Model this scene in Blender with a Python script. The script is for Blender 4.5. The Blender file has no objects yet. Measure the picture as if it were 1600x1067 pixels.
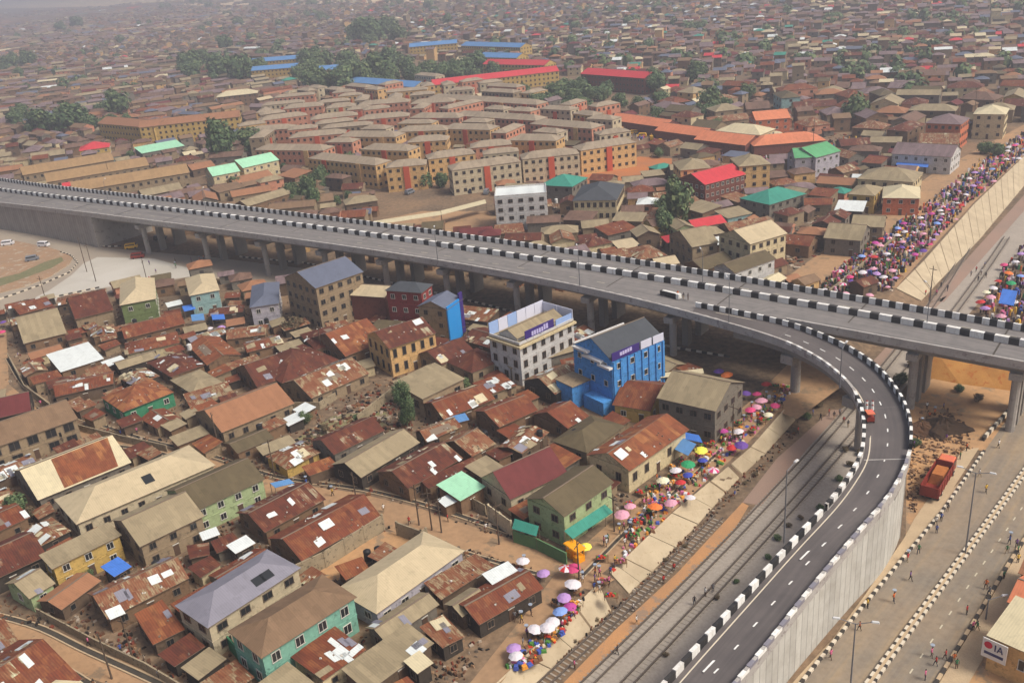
import bpy, bmesh, math, random
import numpy as np
from mathutils import Vector, Matrix
random.seed(7)
R_ = random.Random(11)
SC = bpy.context.scene
COL = SC.collection
# ------------------------------------------------------------------ camera
CAM_H = 88.0; FOC = 1450.0; CX, CY = 800.0, 533.5
PITCH = math.radians(23.0); ROLL = math.radians(5.0)
_F = Vector((0, math.cos(PITCH), -math.sin(PITCH)))
_U0 = Vector((0, math.sin(PITCH), math.cos(PITCH))); _R0 = Vector((1, 0, 0))
_R = math.cos(ROLL)*_R0 - math.sin(ROLL)*_U0
_U = math.sin(ROLL)*_R0 + math.cos(ROLL)*_U0
cam_d = bpy.data.cameras.new('camera'); cam = bpy.data.objects.new('camera', cam_d); COL.objects.link(cam)
cam_d.sensor_width = 36; cam_d.lens = FOC*36/1600; cam_d.clip_end = 20000; cam_d.clip_start = 1
M3 = Matrix((_R, _U, -_F)).transposed()
cam.matrix_world = Matrix.Translation((0, 0, CAM_H)) @ M3.to_4x4()
SC.camera = cam
# ------------------------------------------------------------------ sky, sun, exposure
SUN_EL, SUN_AZ = 52.0, 118.0            # azimuth clockwise from +Y
w = bpy.data.worlds.new("World"); SC.world = w; w.use_nodes = True
nt = w.node_tree; bg = nt.nodes['Background']
sky = nt.nodes.new('ShaderNodeTexSky'); sky.sky_type = 'NISHITA'; sky.sun_disc = False
sky.sun_elevation = math.radians(SUN_EL); sky.sun_rotation = math.radians(SUN_AZ)
sky.air_density = 1.0; sky.dust_density = 7.0; sky.ozone_density = 0.3
nt.links.new(sky.outputs[0], bg.inputs[0]); bg.inputs[1].default_value = 0.125
sd = bpy.data.lights.new('sun', 'SUN'); sd.energy = 2.75; sd.angle = math.radians(18.0); sd.color = (1.0, 0.965, 0.86)
so = bpy.data.objects.new('sun', sd); COL.objects.link(so)
_e, _a = math.radians(SUN_EL), math.radians(SUN_AZ)
_sv = Vector((math.cos(_e)*math.sin(_a), math.cos(_e)*math.cos(_a), math.sin(_e)))
so.rotation_euler = _sv.to_track_quat('Z', 'Y').to_euler(); so.location = (0, 0, 300)
vs = SC.view_settings; vs.view_transform = 'Standard'; vs.look = 'None'; vs.exposure = -0.06; vs.gamma = 1.0
SC.cycles.volume_bounces = 0; SC.cycles.max_bounces = 5; SC.cycles.diffuse_bounces = 3
SC.cycles.glossy_bounces = 2; SC.cycles.transmission_bounces = 2
# ------------------------------------------------------------------ survey helpers
def P(px, py, z=0.0):
    """World point at height z seen at photo pixel (px, py)."""
    d = _F + _R*((px-CX)/FOC) - _U*((py-CY)/FOC)
    t = (z-CAM_H)/d.z
    return Vector((0, 0, CAM_H)) + d*t
def px_of(v):
    r = Vector(v) - Vector((0, 0, CAM_H)); f = r.dot(_F)
    if f < 1: return (-9999, -9999)
    return (CX + FOC*r.dot(_R)/f, CY - FOC*r.dot(_U)/f)
# ------------------------------------------------------------------ materials
MATS = {}
def N(nt, t, **kw):
    n = nt.nodes.new(t)
    for k, v in kw.items(): setattr(n, k, v)
    return n
def L(nt, a, b): nt.links.new(a, b)
def newmat(name, rough=0.9, spec=0.2):
    m = bpy.data.materials.new(name); m.use_nodes = True
    b = m.node_tree.nodes['Principled BSDF']; b.inputs['Roughness'].default_value = rough
    b.inputs['Specular IOR Level'].default_value = spec
    MATS[name] = m
    return m, m.node_tree, b
def c4(c): return (c[0], c[1], c[2], 1.0)
def ramp(nt, fac, stops, interp='LINEAR'):
    r = N(nt, 'ShaderNodeValToRGB'); r.color_ramp.interpolation = interp
    e = r.color_ramp.elements
    while len(e) < len(stops): e.new(0.5)
    for k, (p, c) in enumerate(stops): e[k].position = p; e[k].color = c4(c)
    L(nt, fac, r.inputs[0]); return r.outputs[0]
def noise(nt, vec, scale, detail=4, rough=0.6, dist=0.0):
    n = N(nt, 'ShaderNodeTexNoise'); n.inputs['Scale'].default_value = scale
    n.inputs['Detail'].default_value = detail; n.inputs['Roughness'].default_value = rough
    n.inputs['Distortion'].default_value = dist
    if vec is not None: L(nt, vec, n.inputs['Vector'])
    return n.outputs['Fac']
def mixc(nt, fac, a, b, mode='MIX'):
    m = N(nt, 'ShaderNodeMix', data_type='RGBA', blend_type=mode)
    for s, v in ((0, fac), (6, a), (7, b)):
        if hasattr(v, 'links'): L(nt, v, m.inputs[s])
        else: m.inputs[s].default_value = v if s == 0 else c4(v)
    return m.outputs[2]
def worldpos(nt): return N(nt, 'ShaderNodeNewGeometry').outputs['Position']
def objco(nt): return N(nt, 'ShaderNodeTexCoord').outputs['Object']
def plain(name, c1, c2=None, scale=0.6, rough=0.9, spec=0.2, lo=0.35, hi=0.65, c3=None, s2=6.0):
    """two-tone worn surface in world space, c3 = spots of a third tone."""
    if name in MATS: return MATS[name]
    m, nt, b = newmat(name, rough, spec)
    c2 = c2 or tuple(x*0.72 for x in c1)
    wp = worldpos(nt)
    col = ramp(nt, noise(nt, wp, scale), [(lo, c1), (hi, c2)])
    col = mixc(nt, 0.35, col, ramp(nt, noise(nt, wp, s2, 2), [(0.35, tuple(x*0.75 for x in c1)), (0.65, tuple(min(1, x*1.2) for x in c1))]))
    if c3: col = mixc(nt, ramp(nt, noise(nt, wp, scale*3.1, 5, 0.7), [(0.56, (0, 0, 0)), (0.62, (1, 1, 1))]), col, c3)
    L(nt, col, b.inputs['Base Color'])
    return m
def solid(name, c, rough=0.7, spec=0.3, metal=0.0):
    if name in MATS: return MATS[name]
    m, nt, b = newmat(name, rough, spec); b.inputs['Base Color'].default_value = c4(c); b.inputs['Metallic'].default_value = metal
    return m
def roofmat(name, stops, sheet=(0.9, 2.6), stain=(0.16, 0.05, 0.02), stain_amt=0.35, stain_lo=0.5, ribs=0.25, rough=0.75, interp='CONSTANT'):
    """corrugated sheets laid in rows (UV in metres: u along the ridge, v down the slope); each sheet its own tone."""
    m, nt, b = newmat(name, rough, 0.25)
    uv = N(nt, 'ShaderNodeUVMap').outputs[0]
    oi = N(nt, 'ShaderNodeObjectInfo')
    add = N(nt, 'ShaderNodeVectorMath', operation='MULTIPLY_ADD'); add.inputs[1].default_value = (1, 1, 1)
    L(nt, uv, add.inputs[0])
    cmb = N(nt, 'ShaderNodeCombineXYZ'); mu = N(nt, 'ShaderNodeMath', operation='MULTIPLY'); mu.inputs[1].default_value = 97.0
    L(nt, oi.outputs['Random'], mu.inputs[0]); L(nt, mu.outputs[0], cmb.inputs[0]); L(nt, mu.outputs[0], cmb.inputs[1])
    L(nt, cmb.outputs[0], add.inputs[2]); v = add.outputs[0]
    sn = N(nt, 'ShaderNodeVectorMath', operation='SNAP'); sn.inputs[1].default_value = (sheet[0], sheet[1], 1)
    L(nt, v, sn.inputs[0])
    wn = N(nt, 'ShaderNodeTexWhiteNoise', noise_dimensions='3D'); L(nt, sn.outputs[0], wn.inputs['Vector'])
    big = noise(nt, v, 0.16, 2)
    mx = N(nt, 'ShaderNodeMath', operation='MULTIPLY_ADD'); L(nt, big, mx.inputs[0]); mx.inputs[1].default_value = 0.9; 
    h = N(nt, 'ShaderNodeMath', operation='MULTIPLY_ADD'); L(nt, wn.outputs['Value'], h.inputs[0]); h.inputs[1].default_value = 0.46; h.inputs[2].default_value = -0.42
    mp = N(nt, 'ShaderNodeMapping'); mp.inputs['Scale'].default_value = (1.6, .35, 1); L(nt, v, mp.inputs[0]); n2 = noise(nt, mp.outputs[0], 1.3, 5, .7)
    h2 = N(nt, 'ShaderNodeMath', operation='MULTIPLY_ADD'); L(nt, n2, h2.inputs[0]); h2.inputs[1].default_value = 0.62; L(nt, h.outputs[0], h2.inputs[2])
    L(nt, h2.outputs[0], mx.inputs[2])
    col = ramp(nt, mx.outputs[0], stops, interp)
    st = noise(nt, v, 0.9, 5, 0.65)
    fac = ramp(nt, st, [(stain_lo, (0, 0, 0)), (stain_lo+0.14, (stain_amt,)*3)])
    col = mixc(nt, fac, col, stain)
    # seams and ribs
    wv = N(nt, 'ShaderNodeTexWave', wave_type='BANDS', bands_direction='X'); wv.inputs['Scale'].default_value = 0.9; wv.inputs['Distortion'].default_value = 0.0
    L(nt, v, wv.inputs['Vector'])
    col = mixc(nt, ribs, col, mixc(nt, wv.outputs['Fac'], (0.25, 0.25, 0.25), (1, 1, 1)), 'MULTIPLY')
    L(nt, col, b.inputs['Base Color'])
    bp = N(nt, 'ShaderNodeBump'); bp.inputs['Strength'].default_value = 0.25; bp.inputs['Distance'].default_value = 0.05
    L(nt, st, bp.inputs['Height']); L(nt, bp.outputs[0], b.inputs['Normal'])
    return m
# ------------------------------------------------------------------ mesh builder
class MB:
    def __init__(s): s.v = []; s.f = []; s.m = []; s.uv = []; s.mats = []
    def mi(s, m):
        if m not in s.mats: s.mats.append(m)
        return s.mats.index(m)
    def face(s, pts, m, uv=None):
        k = len(s.v); s.v += [tuple(p) for p in pts]; s.f.append(tuple(range(k, k+len(pts)))); s.m.append(s.mi(m))
        s.uv.append(uv or [(0, 0)]*len(pts))
    def quaduv(s, pts, m):
        """planar face, UV in metres from its first edge."""
        p = [Vector(q) for q in pts]; u = (p[1]-p[0]).normalized(); n = (p[1]-p[0]).cross(p[2]-p[0]).normalized(); v = n.cross(u)
        s.face(pts, m, [((q-p[0]).dot(u), (q-p[0]).dot(v)) for q in p])
    def box(s, c, size, m, rz=0.0, top=None, taper=1.0, nobot=False):
        cx, cy, cz = c; a, b, h = size[0]/2, size[1]/2, size[2]
        co, si = math.cos(rz), math.sin(rz)
        def tr(x, y, z): return (cx+x*co-y*si, cy+x*si+y*co, cz+z)
        q = [tr(-a, -b, 0), tr(a, -b, 0), tr(a, b, 0), tr(-a, b, 0)] + [tr(-a*taper, -b*taper, h), tr(a*taper, -b*taper, h), tr(a*taper, b*taper, h), tr(-a*taper, b*taper, h)]
        k = len(s.v); s.v += q
        fs = [(0, 1, 5, 4), (1, 2, 6, 5), (2, 3, 7, 6), (3, 0, 4, 7), (4, 5, 6, 7)] + ([] if nobot else [(3, 2, 1, 0)])
        for i, f in enumerate(fs):
            s.f.append(tuple(k+j for j in f)); s.m.append(s.mi(top if (top and i == 4) else m)); s.uv.append([(0, 0), (1, 0), (1, 1), (0, 1)])
    def rod(s, a, b, r0, r1, m, n=6):
        a, b = Vector(a), Vector(b); d = (b-a).normalized(); x = d.orthogonal().normalized(); y = d.cross(x)
        k = len(s.v)
        for p, r in ((a, r0), (b, r1)):
            for i in range(n):
                t = 2*math.pi*i/n; s.v.append(tuple(p + x*r*math.cos(t) + y*r*math.sin(t)))
        for i in range(n):
            j = (i+1) % n; s.f.append((k+i, k+j, k+n+j, k+n+i)); s.m.append(s.mi(m)); s.uv.append([(0, 0)]*4)
        s.f.append(tuple(k+n+i for i in range(n))); s.m.append(s.mi(m)); s.uv.append([(0, 0)]*n)
        s.f.append(tuple(k+n-1-i for i in range(n))); s.m.append(s.mi(m)); s.uv.append([(0, 0)]*n)
    def mesh(s, name):
        me = bpy.data.meshes.new(name); me.from_pydata(s.v, [], s.f)
        for m in s.mats: me.materials.append(m)
        me.polygons.foreach_set('material_index', s.m)
        ul = me.uv_layers.new(name='UVMap'); flat = [c for f in s.uv for q in f for c in q]
        ul.data.foreach_set('uv', flat); me.update(); return me
    def build(s, name, parent=None, loc=(0, 0, 0), rz=0.0, smooth=False):
        me = s.mesh(name)
        if smooth:
            for p in me.polygons: p.use_smooth = True
        return link(name, me, parent, loc, rz)
def link(name, me, parent=None, loc=(0, 0, 0), rz=0.0):
    o = bpy.data.objects.new(name, me); COL.objects.link(o); o.location = loc; o.rotation_euler = (0, 0, rz)
    if parent: o.parent = parent
    return o
def empty(name, loc=(0, 0, 0), rz=0.0):
    o = bpy.data.objects.new(name, None); COL.objects.link(o); o.location = loc; o.rotation_euler = (0, 0, rz); o.empty_display_size = 0.5
    return o
def tag(o, label=None, cat=None, group=None, kind=None):
    if label: o['label'] = label
    if cat: o['category'] = cat
    if group: o['group'] = group
    if kind: o['kind'] = kind
    return o
LAND = []        # (phrase, world point) of the landmarks labels refer to
PEND = []        # (object, description, category, group): labels finished at the end
def pend(o, desc, cat, group=None): PEND.append((o, desc, cat, group)); return o
def offset_poly(pts, off):
    """pts (Vector list) shifted sideways (to the right of travel) by off, in plan."""
    out = []
    for i, p in enumerate(pts):
        a = pts[max(0, i-1)]; b = pts[min(len(pts)-1, i+1)]
        d = Vector((b.x-a.x, b.y-a.y, 0)).normalized()
        out.append(p + Vector((d.y, -d.x, 0))*off)
    return out
def resample(pts, step):
    out = [pts[0].copy()]; acc = 0.0
    for a, b in zip(pts, pts[1:]):
        d = (b-a).length; pos = step-acc
        while pos <= d: out.append(a.lerp(b, pos/d)); pos += step
        acc = d-(pos-step)
    return out
def smooth_poly(pts, n=8):
    out = []
    for i in range(len(pts)-1):
        p0, p1, p2, p3 = pts[max(0, i-1)], pts[i], pts[i+1], pts[min(len(pts)-1, i+2)]
        for k in range(n):
            t = k/n
            out.append(0.5*((2*p1)+(p2-p0)*t+(2*p0-5*p1+4*p2-p3)*t*t+(3*p1-p0-3*p2+p3)*t**3))
    out.append(pts[-1].copy()); return out
def ribbon(mb, A, B, m, uvm=True):
    s = 0.0
    for i in range(len(A)-1):
        d = (A[i+1]-A[i]).length; wv = (A[i]-B[i]).length
        mb.face([A[i], B[i], B[i+1], A[i+1]], m, [(s, 0), (s, wv), (s+d, wv), (s+d, 0)]); s += d
# ================================================================== ground
EZ = -3.0     # level of the railway and the road east of the embankment
M_dirt = plain('dirt', (0.30, 0.185, 0.105), (0.20, 0.13, 0.085), 0.05, c3=(0.125, 0.10, 0.08), s2=0.9)
def ground_mat():
    m, nt, b = newmat('ground_earth', 0.95, 0.1); wp = worldpos(nt)
    a = ramp(nt, noise(nt, wp, 0.035, 6, 0.62), [(0.36, (0.12, 0.088, 0.062)), (0.5, (0.20, 0.135, 0.085)), (0.66, (0.33, 0.205, 0.115))])
    c = ramp(nt, noise(nt, wp, 0.7, 5, 0.7), [(0.38, (0.07, 0.058, 0.048)), (0.55, (0.21, 0.15, 0.10)), (0.72, (0.34, 0.25, 0.18))])
    L(nt, mixc(nt, 0.5, a, c), b.inputs['Base Color']); return m
M_ground = ground_mat()
T_PX = [(640, 1200), (720, 1120), (820, 1027), (935, 912), (976, 874), (1050, 803), (1138, 730), (1173, 700), (1225, 641), (1400, 452), (1444, 408), (1522, 320), (1600, 245), (1680, 171)]
B_PX = [(700, 1225), (772, 1142), (860, 1046), (955, 954), (1018, 895), (1090, 820), (1155, 747), (1195, 710), (1243, 656), (1439, 471), (1461, 447), (1531, 374), (1600, 291), (1690, 200)]
T_W = [P(x, y, 0) for x, y in T_PX]; B_W = [P(x, y, EZ) for x, y in B_PX]
def ext(pts, a, b):
    d0 = (pts[0]-pts[1]).normalized(); d1 = (pts[-1]-pts[-2]).normalized()
    d1 = (pts[-1]-pts[-4]).normalized(); d0 = (pts[0]-pts[3]).normalized()
    return [pts[0]+d0*a] + pts + [pts[-1]+d1*b]
T_E, B_E = ext(T_W, 1500, 7000), ext(B_W, 1500, 7000)
axis = (T_W[-1]-T_W[0]); axis.z = 0; axis.normalize(); nrm = Vector((axis.y, -axis.x, 0))   # nrm points east, across the rails
mb = MB()
for i in range(len(T_E)-1):
  nk = 1 if i in (0, len(T_E)-2) else 10
  for k in range(nk):
    a, b, c, d = T_E[i].lerp(T_E[i+1], k/nk), T_E[i].lerp(T_E[i+1], (k+1)/nk), B_E[i].lerp(B_E[i+1], k/nk), B_E[i].lerp(B_E[i+1], (k+1)/nk)
    mb.face([a, b, b-nrm*8000, a-nrm*8000], M_ground); mb.face([a, c, d, b], M_ground); mb.face([c, c+nrm*8000, d+nrm*8000, d], M_ground)
tag(mb.build('ground'), kind='structure')
def sheet(name, px, z, m, dz=0.01, kind='structure', world=None):
    """flat sheet on the ground from photo outline."""
    mb = MB(); pts = world or [P(x, y, z) for x, y in px]
    mb.face([(p.x, p.y, z+dz) for p in pts], m); o = mb.build(name)
    bm = bmesh.new(); bm.from_mesh(o.data); bmesh.ops.triangulate(bm, faces=bm.faces[:])
    for f in bm.faces:
        if f.normal.z < 0: f.normal_flip()
    bm.to_mesh(o.data); bm.free()
    tag(o, kind=kind); return o
# concrete lining of the embankment, in runs with expansion joints
def lining_mat():
    m, nt, b = newmat('lining_concrete', 0.9, 0.15); wp = worldpos(nt)
    a = ramp(nt, noise(nt, wp, 0.25, 5), [(0.35, (0.52, 0.43, 0.30)), (0.65, (0.42, 0.34, 0.235))])
    s = ramp(nt, noise(nt, wp, 1.6, 4, 0.7), [(0.56, (1, 1, 1)), (0.72, (0.82, 0.78, 0.72))])
    L(nt, mixc(nt, 1.0, a, s, 'MULTIPLY'), b.inputs['Base Color']); return m
M_lining = lining_mat(); M_joint = plain('joint_stain', (0.22, 0.16, 0.10), (0.15, 0.11, 0.07), 0.8)
def lining(runs, label, panel):
    root = empty('embankment_wall'); mbp = MB(); mbj = MB(); first = None
    for Ta, Tb in runs:
        n = max(2, round((Tb[0]-Ta[0]).length/panel)); up = Vector((0, 0, 0.22))
        for k in range(n):
            f0, f1 = (k+0.012)/n, (k+1-0.012)/n
            q = [Ta[0].lerp(Tb[0], f0)+up, Ta[1].lerp(Tb[1], f0)+up, Ta[1].lerp(Tb[1], f1)+up, Ta[0].lerp(Tb[0], f1)+up]
            mbp.face(q, M_lining)
            for s0, s1 in ((0, 1), (1, 2), (2, 3), (3, 0)): mbp.face([q[s1], q[s0], q[s0]-Vector((0, 0, .3)), q[s1]-Vector((0, 0, .3))], M_lining)
            if k % 2 == 0:
                g0, g1 = (k-0.05)/n, (k+0.02)/n
                mbj.face([Ta[0].lerp(Tb[0], max(0, g0))+up*1.15, Ta[1].lerp(Tb[1], max(0, g0))+up*1.15, Ta[1].lerp(Tb[1], g1)+up*1.15, Ta[0].lerp(Tb[0], g1)+up*1.15], M_joint)
    p = mbp.build('lining'); p.parent = root; j = mbj.build('joint', root)
    tag(root, label, 'embankment'); return root
pr = list(zip(T_W, B_W))
lining([(pr[1], pr[2]), (pr[2], pr[3])], 'pale concrete slope lining beside the tracks at the bottom of the photo', 7)
_q = (pr[3][0].lerp(pr[4][0], .42), pr[3][1].lerp(pr[4][1], .42))
lining([(_q, pr[4]), (pr[4], pr[5]), (pr[5], pr[6])], 'pale concrete slope lining below the umbrella market beside the tracks', 7)
lining([((pr[6][0].lerp(pr[7][0], .12), pr[6][1].lerp(pr[7][1], .12)), pr[7]), (pr[7], pr[8])], 'short pale slope lining nearest the flyover, market side of the tracks', 7)
lining([(pr[9], pr[10])] + [(pr[i], pr[i+1]) for i in (10, 11, 12)], 'long wide tan concrete slope beyond the flyover beside the crowded market', 9)
# ================================================================== railway
M_ballast = plain('ballast', (0.38, 0.33, 0.28), (0.31, 0.265, 0.225), 0.09, s2=2.5)
M_rail = solid('rail_steel', (0.12, 0.097, 0.08), 0.6, 0.3); M_sleeper = plain('sleeper_concrete', (0.36, 0.31, 0.26), (0.31, 0.27, 0.22), 0.5)
M_orange = plain('orange_earth', (0.52, 0.27, 0.12), (0.36, 0.21, 0.12), 0.12, c3=(0.30, 0.21, 0.15))
M_pinkdust = plain('pink_dust', (0.33, 0.22, 0.17), (0.27, 0.20, 0.16), 0.08)
bedL = [P(x, y, EZ) for x, y in [(800, 1190), (905, 1067), (1010, 968), (1075, 905), (1130, 850), (1190, 778), (1262, 690), (1330, 625), (1470, 470), (1600, 325), (1690, 225)]]
bedR = [P(x, y, EZ) for x, y in [(920, 1190), (1060, 1067), (1090, 1010), (1180, 925), (1240, 865), (1310, 775), (1345, 720), (1362, 665), (1532, 470), (1640, 345), (1740, 235)]]
mb = MB(); up = Vector((0, 0, 0.02)); ribbon(mb, [p+up for p in bedL], [p+up for p in bedR], M_ballast); tag(mb.build('track_bed'), kind='structure')
def fitline(pts, deg=2):
    """smooth plan curve through surveyed points as a function of distance along the corridor."""
    o = T_W[0]; s = np.array([(p-o).dot(axis) for p in pts]); n = np.array([(p-o).dot(nrm) for p in pts])
    c = np.polyfit(s, n, deg); return lambda t: o + axis*t + nrm*float(np.polyval(c, t))
lineB = fitline([P(x, y, EZ) for x, y in [(920, 1067), (966, 1022), (1070, 917), (1099, 886), (1178, 808), (1222, 761), (1276, 700), (1314, 656)]], 2)
lineC = fitline([P(x, y, EZ) for x, y in [(982, 1067), (1070, 972), (1150, 887), (1217, 814), (1300, 720), (1333, 682)]], 2)
lineA = fitline([P(x, y, EZ) for x, y in [(853, 1067), (936, 988), (1043, 889), (1100, 832), (1140, 790)]], 2)
def track(fn, t0, t1, label, tf=None, sleepers=True):
    root = empty('railway_track'); tag(root, label, 'railway track')
    c = [fn(t) for t in np.arange(t0, t1, 6.0)]
    if tf: c = tf(c)
    for p in c: p.z = EZ+0.03
    for s in (-0.72, 0.72):
        mb = MB(); l1 = offset_poly(c, s-0.09); l2 = offset_poly(c, s+0.09); h = Vector((0, 0, 0.3))
        for i in range(len(c)-1):
            a, b, d, e = l1[i], l2[i], l2[i+1], l1[i+1]
            mb.face([a+h, b+h, d+h, e+h], M_rail); mb.face([b, d, d+h, b+h], M_rail); mb.face([e, a, a+h, e+h], M_rail)
        mb.build('rail', root)
    if sleepers:
        mb = MB(); q = resample(c, 0.9)
        for i in range(len(q)-1):
            if i < 1: continue
            d = q[i+1]-q[i]; mb.box((q[i].x, q[i].y, EZ+0.03), (0.26, 2.5, 0.05), M_sleeper, math.atan2(d.y, d.x), nobot=True)
        mb.build('sleeper', root)['kind'] = 'stuff'
    return root
tA = lambda x, y: (P(x, y, EZ)-T_W[0]).dot(axis)
track(lineA, tA(800, 1120), tA(1140, 790), 'older railway track closest to the market embankment, half buried in dirt')
track(lineB, tA(860, 1120), tA(1600, 345), 'middle railway track on grey ballast, running under the flyover')
track(lineC, tA(930, 1120), tA(1340, 676)+140, 'railway track on grey ballast closest to the curved ramp')
for px, nm in (([(880, 1067), (905, 1067), (960, 1015), (1040, 935), (1140, 840), (1170, 790), (1160, 785), (1120, 828), (1060, 893), (960, 985)], M_orange),
               ([(1160, 785), (1190, 790), (1262, 700), (1318, 640), (1300, 640), (1215, 715)], M_pinkdust),
               ([(1320, 625), (1350, 600), (1480, 462), (1445, 478), (1340, 590)], M_pinkdust),
               ([(1452, 470), (1475, 472), (1600, 330), (1600, 305), (1535, 378)], M_pinkdust)):
    sheet('earth_path', px, EZ, nm, 0.035)
# ================================================================== roads east
def road_mat():
    m, nt, b = newmat('dusty_asphalt', 0.9, 0.15); wp = worldpos(nt); uv = N(nt, 'ShaderNodeUVMap').outputs[0]
    mp = N(nt, 'ShaderNodeMapping'); mp.inputs['Scale'].default_value = (0.012, .45, 1); L(nt, uv, mp.inputs[0])
    a = ramp(nt, noise(nt, mp.outputs[0], 1.0, 4, .65), [(0.36, (0.19, 0.175, 0.155)), (0.5, (0.25, 0.22, 0.18)), (0.64, (0.35, 0.275, 0.18))])
    c = ramp(nt, noise(nt, wp, 0.06, 5, .65), [(0.35, (0.23, 0.19, 0.15)), (0.65, (0.40, 0.28, 0.17))])
    d = mixc(nt, 0.45, a, c); s = ramp(nt, noise(nt, wp, 1.1, 3, .7), [(0.4, (1, 1, 1)), (0.75, (.82, .8, .78))])
    L(nt, mixc(nt, 1.0, d, s, 'MULTIPLY'), b.inputs['Base Color']); return m
M_road = road_mat()
M_walk = plain('pavement_slab', (0.50, 0.38, 0.245), (0.42, 0.31, 0.20), 0.3)
def worn(name, c, d, sc=1.7):
    m, nt, b = newmat(name, .65, .25); wp = worldpos(nt); mp = N(nt, 'ShaderNodeMapping'); mp.inputs['Scale'].default_value = (1, 1, .35); L(nt, wp, mp.inputs[0])
    f = ramp(nt, noise(nt, mp.outputs[0], sc, 5, .7), [(.5, (0, 0, 0)), (.72, (1, 1, 1))]); f2 = ramp(nt, noise(nt, wp, .12, 2), [(.4, (0, 0, 0)), (.65, (.5, .5, .5))])
    L(nt, mixc(nt, f2, mixc(nt, f, c, d), d), b.inputs['Base Color']); return m
M_white = worn('white_paint', (0.84, 0.84, 0.82), (0.56, 0.53, 0.49)); M_black = worn('black_paint', (0.02, 0.02, 0.022), (0.06, 0.055, 0.052))
M_kerbw = solid('kerb_white', (0.62, 0.55, 0.44), 0.8); M_kerbd = solid('kerb_dark', (0.05, 0.042, 0.035), 0.8)
M_yel = solid('road_line', (0.55, 0.50, 0.38), 0.8)
kL = [P(x, y, EZ) for x, y in [(1165, 1180), (1252, 1067), (1340, 958), (1405, 880), (1472, 800), (1540, 702)]]
kM = [P(x, y, EZ) for x, y in [(1272, 1180), (1360, 1067), (1425, 978), (1490, 890), (1555, 802), (1625, 705), (1700, 600)]]
kR = [P(x, y, EZ) for x, y in [(1380, 1180), (1463, 1067), (1520, 975), (1572, 888), (1610, 828), (1700, 690)]]
A = P(1540, 702, EZ); A2 = P(1600, 618, EZ); A3 = P(1700, 480, EZ)
kLx = kL + [A2, A3]
mb = MB(); n = 30
def at_t(pl, f):
    d = [0]
    for a, b in zip(pl, pl[1:]): d.append(d[-1]+(b-a).length)
    t = f*d[-1]
    for i in range(len(pl)-1):
        if t <= d[i+1]+1e-9: return pl[i].lerp(pl[i+1], (t-d[i])/max(1e-6, d[i+1]-d[i]))
    return pl[-1].copy()
up = Vector((0, 0, .03)); la = [at_t(kLx, k/n)+up for k in range(n+1)]; lb = [at_t(kR+[P(1800, 560, EZ)], k/n)+up for k in range(n+1)]
ribbon(mb, la, lb, M_road); tag(mb.build('road'), kind='structure')
def kerb(name, line, w, h, per, m1, m2, label, cat, z0=EZ, duty=0.5, parent=None):
    """kerb of painted blocks in two colours."""
    q = resample(line, per); mb = MB()
    for i in range(len(q)-1):
        d = q[i+1]-q[i]; a = math.atan2(d.y, d.x); l = math.hypot(d.x, d.y)
        u = d.normalized()
        for s0, s1, mm in ((0, duty, m1), (duty, 1, m2)):
            c = q[i]+d*((s0+s1)/2); mb.box((c.x, c.y, c.z), (l*(s1-s0), w, h), mm, a, nobot=True)
    o = mb.build(name, parent)
    if label: tag(o, label, cat)
    return o
kerb('kerb', kL, 0.45, 0.35, 1.7, M_kerbw, M_kerbd, 'black and white kerb between the grey panelled ramp wall and the wide road', 'kerb')
kerb('kerb', kR, 0.45, 0.35, 2.6, M_walk, M_kerbd, 'dusty black and white kerb on the far right side of the wide road', 'kerb')
kerb('kerb', [A+Vector((1, 3, 0)), A2, A3], 0.5, 0.8, 2.4, M_kerbd, M_kerbw, 'dark kerb beside the orange dirt road at the right edge', 'kerb')
root = empty('road_median'); tag(root, 'double row of black and white kerb blocks down the middle of the wide road', 'median')
for off in (-0.38, 0.38):
    kerb('kerb_row', offset_poly(kM, off), 0.36, 0.35, 1.6, M_kerbw, M_kerbd, None, None, parent=root, duty=.62)
mb = MB(); ribbon(mb, [p+Vector((0, 0, .3)) for p in offset_poly(kM, -.2)], [p+Vector((0, 0, .3)) for p in offset_poly(kM, .2)], M_walk); mb.build('infill', root)
mb = MB()
for k, f in enumerate(np.arange(0.0, 0.85, 0.028)):
    a, b = at_t(kM, f).lerp(at_t(kR+[P(1800, 560, EZ)], f), .5), at_t(kM, f+.008).lerp(at_t(kR+[P(1800, 560, EZ)], f+.008), .5)
    d = b-a; mb.box((a.x, a.y, EZ+.035), (d.length, .18, .012), M_yel, math.atan2(d.y, d.x))
tag(mb.build('road_marking'), kind='structure')
# pavement beside the ramp wall and east of the road
wallfoot = [P(x, y, EZ) for x, y in [(1150, 1180), (1238, 1067), (1300, 1000), (1350, 932), (1412, 842)]]
mb = MB(); up = Vector((0, 0, .12)); kk = offset_poly(kL, -.3)
q = [at_t(kk, f/20*.86) for f in range(21)]; w_ = [at_t(wallfoot, f/20) for f in range(21)]
ribbon(mb, [p+up for p in w_], [p+up for p in q], M_walk)
ribbon(mb, [p+up for p in q], [p for p in q], M_walk); tag(mb.build('pavement'), kind='structure')
sheet('pavement', [(1412, 842), (1448, 820), (1462, 806), (1530, 700), (1505, 702), (1462, 762), (1428, 812)], EZ, M_walk, .10)
mb = MB(); e1 = offset_poly(kR, .3); e2 = offset_poly(kR, 3.2); ribbon(mb, [p+up for p in e1], [p+up for p in e2], M_walk); tag(mb.build('pavement'), kind='structure')
M_orangedirt = plain('bare_orange_dirt', (0.50, 0.29, 0.14), (0.37, 0.23, 0.13), 0.06, c3=(0.28, 0.2, 0.13), s2=0.7)
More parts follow.
